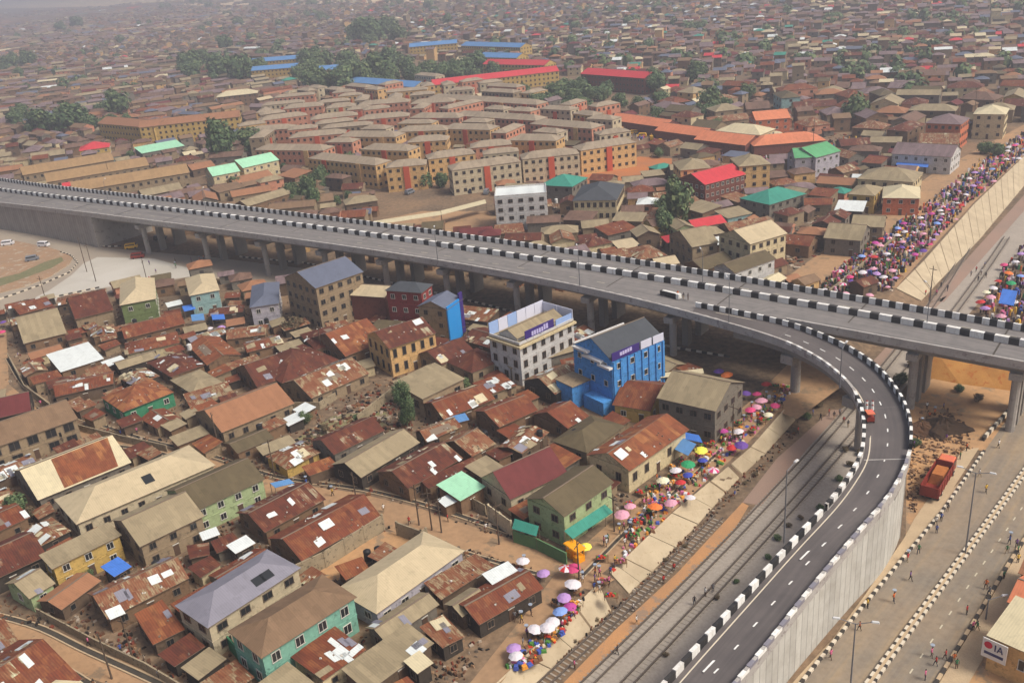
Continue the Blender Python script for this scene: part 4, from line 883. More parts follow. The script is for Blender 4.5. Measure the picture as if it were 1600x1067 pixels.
for ph, px in (('the yellow house', (140, 880)), ('the long beige roof', (220, 760)), ('the blue grey roof', (390, 920)), ('the mint green house', (470, 970)), ('the orange yard', (560, 870)),
               ('the rubble lot', (560, 630)), ('the bright blue building', (970, 600)), ('the white banner building', (830, 550)), ('the tower house', (510, 470)), ('the red building', (640, 490)), ('the bright white sheet roof', (130, 565)),
               ('the emerald green house', (215, 625)), ('the maroon gable roof', (830, 750)), ('the grey two storey house', (1080, 640)), ('the pale green corner house', (890, 790)), ('the olive green house', (215, 470)), ('the pale blue house', (315, 455)),
               ('the pinkish brown roof', (400, 650)), ('the mint sheet roof', (720, 765)), ('the long cream house', (1020, 710)), ('the bottom left street', (120, 1020)),
               ('the white block', (815, 330)), ('the crimson roof', (1120, 290)), ('the teal roof', (1210, 310)), ('the charcoal roof', (940, 315)), ('the laterite strip', (950, 265)), ('the mint green roof', (380, 260)), ('the warehouses', (170, 270)), ('the apartment estate', (640, 200)),
               ('the ochre yellow school', (290, 190)), ('the red roofed school', (780, 115)), ('the terracotta sheds', (1100, 210)), ('the vivid orange building', (1480, 205)), ('the upper umbrella market', (1430, 370)), ('the cream two storey house', (1390, 285)), ('the green roofs', (1268, 245)), ('the blue roofed schools', (440, 105)), ('the pale yellow house', (1180, 375)), ('the small crimson roof', (145, 230)), ('the left retaining wall', (70, 360))):
    LAND.append((ph, P(*px, 0)))
# ------------------------------------------------------------------ apartment estate
M_stair = WM['brick']
def block(p1, p2, depth_px, h, wall, k):
    g = hp(p1, p2, depth_px, h); c_, L_, W_, yaw = g
    o = house(*g, h, 'hip', 'tanroof', wall, name='apartment_block', inset=.2, storeys=3, wfr=False, ww=1.1, wh=1.1, wsp=2.7, door=False, rnd=random.Random(k), rise=2.0)
    n = max(1, int(L_/16))
    for j in range(n):
        mb = MB(); mb.box(((j+.5)/n*L_-L_/2, -W_/2+.15, 0), (2.4, 1.0, h-.1), MATS['wall_orangebrown'] if j % 2 == 0 else WM['apricot']); mb.build('stair_tower', o)
    pend(o, {'pink': 'pinkish orange apartment block', 'apricot': 'apricot apartment block', 'cream': 'cream apartment block', 'creamy': 'pale yellow apartment block'}[wall], 'apartment block', 'apartment blocks of the estate beyond the flyover')
cc = C(190, 88, 62); plain('wall_orangebrown', cc, tuple(x*.85 for x in cc), .4)
AP = [((412, 232), (505, 238), (515, 222), 'pink'), ((500, 245), (585, 262), (600, 246), 'apricot'), ((575, 232), (640, 238), (650, 222), 'apricot'), ((605, 262), (668, 258), (660, 240), 'apricot'), ((668, 250), (742, 240), (732, 224), 'apricot'),
      ((705, 268), (812, 252), (798, 236), 'cream'), ((815, 250), (905, 240), (895, 224), 'cream'), ((735, 232), (800, 226), (795, 212), 'pink'), ((905, 238), (985, 222), (975, 205), 'apricot'), ((800, 218), (870, 222), (880, 208), 'apricot'), ((842, 192), (925, 204), (935, 190), 'pink'),
      ((390, 205), (460, 202), (462, 190), 'pink'), ((455, 215), (540, 210), (536, 197), 'pink'), ((540, 212), (620, 216), (625, 202), 'apricot'), ((625, 205), (700, 205), (700, 192), 'apricot'), ((700, 200), (768, 205), (772, 192), 'apricot'),
      ((405, 190), (480, 180), (475, 170), 'pink'), ((485, 188), (560, 180), (556, 170), 'pink'), ((560, 188), (640, 182), (640, 171), 'pink'), ((650, 183), (720, 186), (722, 175), 'pink'), ((725, 178), (835, 192), (840, 178), 'pink'),
      ((560, 165), (640, 160), (640, 150), 'pink'), ((645, 162), (710, 160), (710, 150), 'pink'), ((690, 150), (830, 168), (838, 158), 'pink'), ((510, 170), (556, 166), (556, 158), 'creamy'), ((445, 170), (505, 166), (502, 158), 'pink'), ((640, 222), (700, 220), (700, 208), 'apricot')]
for k, (a, b, c, wl) in enumerate(AP): block(a, b, c, 10.01, wl, k)
# ================================================================== special buildings
def childof(mb, name, root, loc=(0, 0, 0), rz=0.0): return mb.build(name, root, loc, rz)
M_purple = solid('banner_purple', C(62, 44, 118), .6); M_letter = solid('banner_lettering', C(190, 184, 225), .6); M_pale = solid('banner_pale', C(206, 208, 226), .6); M_pblue = solid('banner_pale_blue', C(150, 176, 222), .6)
M_whitew = solid('white_render', (0.68, 0.66, 0.64), .8); M_bluew2 = WM['blue']
# bright blue building
g = hp((957, 569), (1026, 529), (975, 502), 11.6); c_, L_, W_, yaw = g; hb = 11.6
bb = house(*g, hb, 'gable', 'darkgrey', 'blue', name='house', storeys=3, ww=.9, wh=1.1, rise=3.2, inset=.15, rnd=random.Random(5), door=False)
pend(bb, 'tall bright blue building with charcoal roof and purple eave banner', 'building')
mb = MB()
for k in range(8): mb.box((-L_/2+.6+k*(L_-1.2)/7, -W_/2+.05, 0), (.5, .35, hb-.4), M_bluew2)
childof(mb, 'pilaster', bb)
mb = MB(); mb.box((-L_/2+L_*.25, -W_/2-.05, hb-.1), (L_*.5, .12, 1.7), M_purple); childof(mb, 'banner', bb)
mb = MB()
for k in range(5): mb.box((-L_/2+L_*(.16+.045*k), -W_/2-.13, hb+.45+.04*k), (.55, .06, .75), M_letter)
childof(mb, 'banner_lettering', bb)
for u0 in (.63, .86):
    mb = MB(); mb.box((-L_/2+L_*u0, -W_/2-.05, hb-.1), (L_*.2, .12, 1.7), M_pale); childof(mb, 'banner', bb)
for (y0, y1, z) in ((.05, .42, hb-1.0), (-.28, .18, hb-1.2), (-.5, -.2, hb-1.9)):
    mb = MB(); mb.box((-L_/2-.3, W_*(y0+y1)/2, z+(.8 if y0 > 0 else 0)), (1.0, W_*(y1-y0), .45), M_whitew); childof(mb, 'cornice', bb)
mb = MB(); mb.box((L_*0-.0, W_/2-.0, hb-.1), (L_*.96, .3, .5), M_whitew); childof(mb, 'cornice', bb)
mb = MB(); mb.box((-L_/2-2.4, W_*.30, -.4), (4.6, W_*.42, 5.6), M_bluew2); mb.box((-L_/2-2.4, W_*.30, 5.2), (5.0, W_*.48, .18), WM['tan']); childof(mb, 'annex', bb)
mb = MB(); mb.box((-L_/2-1.2, -W_*.22, -.4), (2.4, W_*.5, 3.4), M_bluew2); childof(mb, 'porch', bb)
mark_poly(rectpts((c_[0]-math.cos(yaw)*4, c_[1]-math.sin(yaw)*4), L_+6, W_, yaw, 0))
# white banner building
g = hp((813, 543), (892, 502), (847, 487), 9.4); c_, L_, W_, yaw = g; hb = 9.4
wb = house(*g, hb, 'flat', 'greytan', 'white', name='house', storeys=3, wfr=False, ww=1.0, wh=1.5, wsp=2.6, rnd=random.Random(6), door=False)
pend(wb, 'white office block with pale banners and a purple sign on its roof', 'building')
mb = MB(); mb.box((0, 0, hb-.55), (L_+.9, W_+.9, .5), WM['creamy']); childof(mb, 'cornice', wb)
mb = MB(); roof_geo(mb, L_*.86, W_*.62, hb+.9, 'gable', RM['greytan'], 1.5, R_, 0, PM, WM['white'], mb, .1); mb.box((0, 0, hb+.3), (L_*.84, W_*.58, .7), WM['white']); childof(mb, 'roof', wb)
mb = MB(); mb.box((-L_*.12, -W_/2+.25, hb+.4), (L_*.52, .15, 2.3), M_purple); childof(mb, 'banner', wb)
mb = MB()
for k in range(7): mb.box((-L_*.12-L_*.13+k*L_*.044, -W_/2+.15, hb+1.05+(.15 if k > 4 else 0)), (L_*.032, .06, 1.0+(.2 if k > 4 else 0)), M_letter)
childof(mb, 'banner_lettering', wb)
for k in range(6):
    mb = MB(); mb.box((-L_/2+(k+.5)*L_/6, W_/2-.2, hb+.3), (L_/6-.12, .15, 2.9), (M_pblue if k in (2, 0) else M_pale)); childof(mb, 'banner', wb)
for k in range(2):
    mb = MB(); mb.box((L_/2-.15, -W_/2+(k+.5)*W_/2, hb+.3), (.15, W_/2-.15, 2.6), M_pale); childof(mb, 'banner', wb)
mb = MB(); mb.box((L_*.33, -W_/2+.25, hb+.4), (L_*.3, .15, 1.7), M_pblue); childof(mb, 'banner', wb)
# low storey awning band in front of the white building
o = house(*hp((800, 580), (892, 545), (885, 536), 3.6), 3.6, 'shed', 'greytan', 'grey', name='shack', win=0, rnd=random.Random(8)); pend(o, 'narrow grey ledge roof along the foot of the white banner building', 'shack')
# blue end wall panel of the blue-roofed building
o, g, h_ = EXTRA['building with a blue roof and bright blue end wall']; c_, L_, W_, yaw = g
mb = MB(); mb.box((L_/2-.25, -W_*.1, 0), (.35, W_*.75, h_+.6), solid('vivid_blue', C(40, 140, 215), .7)); mb.build('end_wall', o)
mb = MB(); mb.box((L_/2-.25, W_*.38, .5), (.45, W_*.2, h_+1.4), M_purple); mb.build('banner', o)
# gable porch on the unfinished tower
# awnings of the pale green corner house, compound walls
def slopesheet(p1, p2, p3, h1, h2, m, name, desc, cat, posts=True):
    a, b, c = P(*p1, h1), P(*p2, h1), P(*p3, h2); d = a+(c-b); n = Vector((0, 0, .06)); base = (a+b+c+d)/4
    root = empty(name, (base.x, base.y, 0)); mb = MB(); R0 = lambda v: v-Vector((base.x, base.y, 0))
    q = [R0(a), R0(b), R0(c), R0(d)]; mb.quaduv([x+n for x in q], m); mb.face([x for x in q[::-1]], m)
    for i in range(4): j = (i+1) % 4; mb.face([q[i], q[j], q[j]+n, q[i]+n], m)
    mb.build('sheet', root)
    if posts:
        for x in q:
            mb = MB(); mb.rod((x.x, x.y, 0), (x.x, x.y, x.z), .06, .06, M_fascia, 5); mb.build('post', root)
    mark_poly([a, b, c, d]); return pend(root, desc, cat)
slopesheet((895, 842), (958, 800), (945, 788), 3.0, 4.2, RM['teal'], 'awning', 'teal sheet awning on the market side of the pale green house', 'awning')
slopesheet((800, 826), (838, 838), (842, 822), 2.6, 3.4, RM['teal'], 'awning', 'short teal awning on the street side of the pale green house', 'awning')
slopesheet((1054, 702), (1075, 712), (1088, 694), 2.6, 3.2, RM['blue'], 'awning', 'pale blue sheet awning beside the long cream house', 'awning')
slopesheet((1070, 686), (1098, 692), (1092, 680), 2.8, 3.4, RM['tarp'], 'awning', 'blue awning at the foot of the grey two storey house', 'awning')
slopesheet((430, 762), (460, 755), (452, 748), 2.4, 2.8, RM['blue'], 'awning', 'curled pale blue sheet beside the dirt street', 'awning')
slopesheet((1400, 258), (1450, 262), (1452, 252), 3, 3.6, RM['tarp'], 'awning', 'bright blue tarpaulin in the upper market', 'awning')
slopesheet((1560, 474), (1584, 478), (1590, 455), 3, 4.5, RM['tarp'], 'awning', 'glossy blue tarpaulin at the right edge beyond the flyover', 'awning')
slopesheet((288, 487), (306, 483), (302, 475), 2.4, 3, RM['tarp'], 'awning', 'blue awning below the pale blue house', 'awning')
slopesheet((300, 502), (320, 500), (318, 490), 2.4, 3, RM['blue'], 'awning', 'pale blue awning in front of the pale blue house', 'awning')
slopesheet((332, 500), (352, 499), (350, 491), 2.4, 3, RM['tarp'], 'awning', 'second blue awning right of the pale blue house', 'awning')
slopesheet((585, 352), (690, 336), (688, 330), 4, 4.3, RM['cream'], 'awning', 'long pale walkway roof beyond the flyover, left half', 'canopy')
slopesheet((690, 336), (760, 318), (758, 312), 4, 4.3, RM['cream'], 'awning', 'long pale walkway roof beyond the flyover, right half', 'canopy')
slopesheet((1018, 592), (1100, 583), (1098, 576), 3.2, 3.4, RM['cream'], 'awning', 'thin pale concrete ledge roof behind the grey two storey house', 'canopy')
WALLN = 0
def wallrun(pts, h, m, label, z0=0.0, panel=0, name='compound_wall', th=.22, cap=None):
    w_ = [P(x, y, z0) for x, y in pts]; root = MB()
    for a, b in zip(w_, w_[1:]):
        d = b-a; c = a.lerp(b, .5); root.box((c.x, c.y, z0-.3), (d.length, th, h+.3), m, math.atan2(d.y, d.x))
        if panel:
            n = max(1, int(d.length/panel))
            for k in range(n+1):
                q = a.lerp(b, k/n); root.box((q.x, q.y, z0-.3), (.32, .34, h+.45), m, math.atan2(d.y, d.x))
        mark_poly(rectpts(c, d.length, 1.0, math.atan2(d.y, d.x)))
    o = root.build(name); return tag(o, label, 'wall')
M_cw = plain('block_wall', C(160, 146, 122), C(134, 120, 98), .5, c3=C(104, 92, 76))
wallrun([(455, 912), (510, 886), (600, 828)], 3.0, M_cw, 'panelled grey concrete wall between the mottled rust roof and the orange yard', panel=3.6)
wallrun([(622, 836), (660, 850), (668, 846)], 2.6, M_cw, 'short grey compound wall at the street end of the orange yard', panel=3.6)
wallrun([(610, 722), (690, 768), (760, 806)], 2.2, M_cw, 'weathered compound wall along the dirt street below the mint roof')
wallrun([(765, 812), (800, 838)], 3.0, WM['cream'], 'cream compound wall with black gates beside the maroon gable roof', panel=2.6)
wallrun([(802, 846), (838, 858), (886, 882)], 2.2, plain('green_board', C(96, 132, 92), C(80, 112, 80), .5), 'faded green board fence round the pale green corner house', name='fence')
wallrun([(60, 645), (120, 672), (190, 690), (262, 706)], 1.6, M_cw, 'low block wall on the far side of the upper left dirt street')
wallrun([(14, 560), (40, 610), (90, 648)], 1.6, M_cw, 'low stained wall bending along the upper left dirt street')
wallrun([(560, 665), (640, 600), (720, 560)], 2.4, M_cw, 'long block wall crossing the rubble lot diagonally')
wallrun([(430, 640), (500, 640), (575, 592)], 1.8, M_cw, 'low grey wall below the roof covered in white sheets')
wallrun([(60, 962), (150, 1010), (230, 1048), (300, 1090)], 1.5, M_cw, 'broken low wall along the bottom left street')
wallrun([(330, 905+75), (395, 1055), (420, 1064)], 2.4, plain('green_gate', C(70, 130, 96), C(60, 110, 84), .6), 'green gate wall beside the mint green house', name='fence')
wallrun([(1220, 392), (1275, 352), (1330, 320)], 1.2, M_cw, 'low wall edging the upper market', panel=0)
wallrun([(1285, 470), (1345, 420), (1400, 375)], 1.5, M_cw, 'long dark kerb wall through the upper market')
# signboard shop at the bottom right corner
g = hp((1542, 992), (1660, 1045), (1700, 985), EZ+5.6); c_, L_, W_, yaw = g
def house_z(g, h, base, **kw): return house(*g, h, base=base, **kw)
sb = house(g[0], g[1], g[2], g[3], EZ+5.6, 'shed', 'cream', 'apricot', base=EZ, name='house', storeys=1, ww=.7, wh=1.5, wsp=4.5, rise=.9, rnd=random.Random(9), door=False); pend(sb, 'apricot walled shop with pale roof in the bottom right corner', 'building')
so_ = empty('signboard', P(1549, 1022, EZ+3)); so_.location.z = EZ+3; so_.rotation_euler = (0, 0, yaw); so_.location = Vector((c_[0], c_[1], EZ+2.6)) + Vector((math.cos(yaw)*(-L_/2+1.3)+math.sin(yaw)*(W_/2+.35), math.sin(yaw)*(-L_/2+1.3)-math.cos(yaw)*(W_/2+.35), 0))
mb = MB(); mb.box((0, 0, 0), (3.0, .12, 2.9), M_whitew); mb.build('board', so_)
mb = MB(); mb.rod((-.75, -.07, 2.05), (-.75, -.13, 2.05), .5, .5, solid('sign_red', C(190, 30, 60), .5), 16); mb.build('red_disc', so_)
mb = MB()
M_ink = solid('sign_ink', C(60, 60, 100), .6)
mb.box((0.1, -.09, 1.5), (.16, .06, .95), M_ink); 
mb.rod((.38, -.09, 1.5), (.68, -.09, 2.45), .08, .08, M_ink, 6); mb.rod((.98, -.09, 1.5), (.68, -.09, 2.45), .08, .08, M_ink, 6); mb.box((.68, -.09, 1.75), (.36, .06, .12), M_ink)
mb.box((0, -.08, .62), (2.3, .05, .4), M_ink); mb.build('lettering', so_)
tag(so_, 'white signboard with red disc and blue lettering on the corner shop', 'signboard')
g = hp((1572, 940), (1640, 965), (1670, 920), EZ+4.4)
o = house(g[0], g[1], g[2], g[3], EZ+4.4, 'gable', 'terracotta', 'orangew', base=EZ, name='house', rnd=random.Random(10)); pend(o, 'terracotta roofed house at the right edge above the corner shop', 'building')
g = hp((1590, 895), (1650, 915), (1670, 880), EZ+4.2)
o = house(g[0], g[1], g[2], g[3], EZ+4.2, 'gable', 'pinkbrown', 'apricot', base=EZ, name='house', rnd=random.Random(12)); pend(o, 'brown roofed house at the right edge beside the wide road', 'building')
# ================================================================== taken ground
for nm, px, mm, dz in STREETS: mark_poly([P(x, y, 0) for x, y in px])
mark_poly([P(x, y, 0) for x, y in [(-60, 340), (60, 345), (170, 372), (330, 392), (520, 412), (760, 455), (1000, 505), (1180, 540), (1250, 560), (1180, 600), (1060, 560), (900, 520), (700, 470), (560, 440), (380, 430), (210, 440), (150, 460), (80, 470), (-60, 505)]])
mark_poly([p for p in A_[::4]]+[p for p in B_[::4]][::-1])
mark_poly([p-nrm*1.0 for p in T_E] + [p+nrm*2000 for p in B_E][::-1])
mark_poly([P(x, y, 0) for x, y in [(455, 690), (520, 648), (612, 590), (650, 640), (640, 690), (560, 700), (500, 720)]])
mark_poly([P(x, y, 0) for x, y in [(960, 800), (1010, 740), (1100, 690), (1180, 640), (1240, 580), (1260, 600), (1230, 640), (1140, 725), (1050, 805), (960, 880), (820, 1035), (760, 1090), (700, 1090), (770, 1000), (850, 900)]])
mark_poly([P(x, y, 0) for x, y in [(560, 138), (490, 128), (500, 100), (600, 90), (700, 100), (860, 118), (960, 128), (1030, 150), (960, 180), (830, 158), (700, 138)]])
mark_poly([P(x, y, 0) for x, y in [(580, 285), (640, 282), (760, 300), (770, 332), (690, 345), (600, 340)]])
mark_poly([P(x, y, 0) for x, y in [(985, 230), (1060, 235), (1200, 260), (1300, 240), (1340, 225), (1290, 215), (1170, 240), (1000, 200)]])
# ================================================================== infill houses
YA = np.array(YAWS)
def yaw_at(x, y):
    d = (YA[:, 0]-x)**2+(YA[:, 1]-y)**2; i = int(np.argmin(d)); return YA[i, 2]
def zone_px(x0, x1, y0, y1, rnd):
    """random ground point that the photo shows in this window."""
    px, py = rnd.uniform(x0, x1), y0+(y1-y0)*rnd.random()**.8; return P(px, py, 0)
rf = random.Random(21)
def pick(rnd, ws):
    t = rnd.random()*sum(w for _, w in ws)
    for k, w_ in ws:
        t -= w_
        if t <= 0: return k
    return ws[-1][0]
R_NEAR = [('rust', 6), ('rustdark', 4), ('rustpale', 7), ('orange', 2.6), ('greytan', 3), ('pinkbrown', 1), ('white', .5), ('olive', .7)]
R_MIDR = [('rust', 3), ('rustdark', 4), ('rustpale', 4), ('greytan', 3.4), ('mauve', 3.4), ('dustbrown', 3), ('olive', 1.5), ('beige', 1), ('slate', .8), ('white', .3), ('red', .25), ('teal', .3), ('pinkbrown', 1.2)]
R_MIDL = [('dustbrown', 5), ('mauve', 4), ('greytan', 3), ('brown', 3), ('rustdark', 1), ('pinkbrown', 1)]
W_ALL = [('tan', 4), ('mud', 3), ('brownw', 2), ('grey', 2), ('creamy', 1), ('apricot', 1), ('yellow', .6), ('palegreen', .3), ('cyan', .3), ('pink', .6)]
ROOFW = {'rust': 'rust red', 'rustdark': 'dark red', 'rustpale': 'patchy rust', 'orange': 'orange rust', 'greytan': 'grey tan', 'pinkbrown': 'pinkish brown', 'white': 'white', 'olive': 'dark brown', 'mauve': 'dusty mauve', 'dustbrown': 'dull brown', 'beige': 'beige', 'slate': 'slate grey', 'red': 'crimson', 'teal': 'teal', 'brown': 'brown'}
WALLW = {'tan': 'tan', 'mud': 'mud brown', 'brownw': 'brown', 'grey': 'grey', 'creamy': 'cream', 'apricot': 'apricot', 'yellow': 'yellow', 'palegreen': 'pale green', 'cyan': 'pale blue', 'pink': 'pink'}
NFILL = {'shack': 0, 'house': 0, 'small_shack': 0}
W_NR = [('mud', 4), ('brownw', 4), ('tan', 2), ('dark', 4), ('grey', 2), ('creamy', .6), ('yellow', .2), ('palegreen', .2)]; WALLW['dark'] = 'dark'
def fill(win_, tries, sizes, roofs, hs, name, detail, cap, typs=('gable', 'gable', 'hip', 'shed'), jit=.12, yawf=None):
    n = 0
    for _ in range(tries):
        if n >= cap: break
        p = zone_px(*win_, rf); L_, W_ = rf.choice(sizes); L_ *= rf.uniform(.85, 1.15); W_ *= rf.uniform(.88, 1.12); a = (yawf(p) if yawf else yaw_at(p.x, p.y))+rf.gauss(0, jit)
        if rf.random() < .22: a += math.pi/2
        if not free_rect(p, L_-.7, W_-.7, a): continue
        mark_poly(rectpts(p, L_, W_, a, -.1)); h = rf.uniform(*hs); typ = rf.choice(typs); r, w_ = pick(rf, roofs), pick(rf, W_NR if roofs is R_NEAR else W_ALL)
        if W_ < 5: typ = 'shed'
        # turn the building so that its front looks towards the camera
        f = Vector((math.sin(a), -math.cos(a))); 
        if f.dot(Vector((-p.x, -p.y))) < 0: a += math.pi
        if detail == 2: o = house(p, L_, W_, a, h, typ, r, w_, name=name, patches=rf.choice((1, 3, 5, 8)) if r.startswith('rust') else 0, rnd=rf, storeys=1 if h < 5 else 2, inset=.3, wfr=False, ww=.8, wh=.9, rise=W_*.15 if typ != 'shed' else None)
        elif detail == 1: o = house(p, L_, W_, a, h, typ, r, w_, name=name, rnd=rf, storeys=1 if h < 5 else 2, win=2, door=False, wfr=False, ww=1.2)
        else: o = house(p, L_, W_, a, h, typ, r, w_, name=name, rnd=rf, win=0, door=False)
        sz = 'tiny ' if L_*W_ < 25 else ('small ' if L_*W_ < 60 else ('large ' if L_*W_ > 130 else ''))
        kn = {'shack': 'shack', 'small_shack': 'lean-to'}.get(name, 'house'); pend(o, f"{sz}{kn}, {ROOFW[r]} {typ} roof, {WALLW[w_]} walls", kn, 'dense low houses beyond the flyover' if p.y > 330 else 'rusty roofed shanty houses'); NFILL[name] += 1; n += 1
    return n
EST = [(385, 212), (470, 165), (560, 150), (690, 140), (835, 160), (850, 182), (985, 203), (990, 240), (905, 248), (815, 275), (700, 288), (600, 268), (500, 262), (400, 240)]
def est_fill():
    k = 0
    for _ in range(5000):
        x, y = rf.uniform(380, 990), rf.uniform(140, 288)
        if not EIN(x, y): continue
        p = P(x, y, 0); L_, W_ = rf.choice([(26, 8), (20, 8), (15, 8)]); a = yaw_at(p.x, p.y)+rf.gauss(0, .04)
        if rf.random() < .2: a += math.pi/2
        if not free_rect(p, L_+4, W_+7, a): continue
        mark_poly(rectpts(p, L_, W_, a)); wl = rf.choice(['pink', 'apricot', 'pink', 'cream', 'tan'])
        f = Vector((math.sin(a), -math.cos(a)))
        if f.dot(Vector((-p.x, -p.y))) < 0: a += math.pi
        o = house(p, L_, W_, a, rf.uniform(9.6, 11.4), 'hip', 'tanroof', wl, name='apartment_block', storeys=3, wfr=False, ww=1.1, wh=1.1, wsp=2.7, door=False, rnd=rf, rise=1.5, inset=.2)
        mb = MB(); mb.box((0, -W_/2+.15, 0), (2.2, 1.0, 8.5), MATS['wall_orangebrown']); mb.build('stair_tower', o); k += 1
        pend(o, {'pink': 'pinkish orange apartment block', 'apricot': 'apricot apartment block', 'cream': 'cream apartment block', 'tan': 'tan apartment block'}[wl], 'apartment block', 'apartment blocks of the estate beyond the flyover')
    return k
def EIN(x, y):
    c = False
    for i in range(len(EST)):
        (x1, y1), (x2, y2) = EST[i], EST[i-1]
        if (y1 > y) != (y2 > y) and x < (x2-x1)*(y-y1)/(y2-y1)+x1: c = not c
    return c
print('estate', est_fill())
NW = (-20, 1080, 470, 1100)
n1 = fill(NW, 2200, [(15, 9), (13, 9), (12, 8)], R_NEAR, (2.5, 3.1), 'shack', 2, 80)
n2 = fill(NW, 5000, [(9, 7), (8, 6), (10, 6)], R_NEAR, (2.2, 2.8), 'shack', 2, 150)
n3 = fill(NW, 26000, [(5.5, 4), (6.5, 4.5), (7.5, 4), (4.5, 3.4)], R_NEAR, (1.8, 2.4), 'small_shack', 0, 240, typs=('shed', 'gable'))  # smallest shacks, filling the gaps left by the larger ones
n4 = fill((790, 1420, 235, 450), 4200, [(11, 8), (9, 7), (13, 8), (8, 7)], R_MIDR, (2.8, 4.4), 'house', 1, 105)
n5 = fill((790, 1430, 210, 450), 0, [(9, 7)], R_MIDR, (2.8, 4.2), 'house', 0, 90)
n6 = fill((0, 780, 205, 345), 1600, [(16, 9), (12, 9), (20, 8)], R_MIDL, (3.4, 5.0), 'house', 1, 34)
n7 = fill((1040, 1600, 150, 260), 2000, [(15, 11), (13, 12), (18, 10)], R_MIDR, (4.0, 7.0), 'house', 1, 46, typs=('hip', 'hip', 'gable'))
n8 = fill((0, 420, 150, 235), 1500, [(24, 9), (20, 9), (16, 9)], R_MIDL, (3.5, 4.6), 'house', 1, 24)
print('infill', n1, n2, n3, n4, n5, n6, n7, n8, NFILL)
# ================================================================== the city beyond, too many houses to count
rs = np.random.RandomState(5); rr_ = random.Random(77)
FR = [RM[k] for k in ('mauve', 'dustbrown', 'greytan', 'rustdark', 'brown', 'beige', 'slate', 'rust', 'pinkbrown', 'cream', 'red', 'teal', 'white', 'maroon', 'olive')]
FRW_R = np.array([8.5, 6, 2.2, 2.6, 2.6, 1.3, 2.6, 2.2, 1.4, .9, .6, .4, .8, 1.6, 1.0]); FRW_L = np.array([7, 8, 4, 1.2, 6, .5, 1.4, .4, 1.4, .2, .08, .05, .1, .8, 2.6])
FW = [WM[k] for k in ('tan', 'mud', 'brownw', 'grey', 'creamy', 'apricot', 'pink')]; FWW = np.array([4, 5, 4, 3, 1, 1.4, 1.2])
cum = lambda w_: np.cumsum(w_)/w_.sum()
cR, cL, cW = cum(FRW_R), cum(FRW_L), cum(FWW); cR2 = cum(np.array([2, 4, 3, 6, 3, .6, .4, 6, 2, .2, .1, .1, .6, 3, 1.5]))
M_dk = solid('far_opening', (0.05, 0.045, 0.04), .8)
class Big:
    def __init__(s): s.v = []; s.f = []; s.m = []
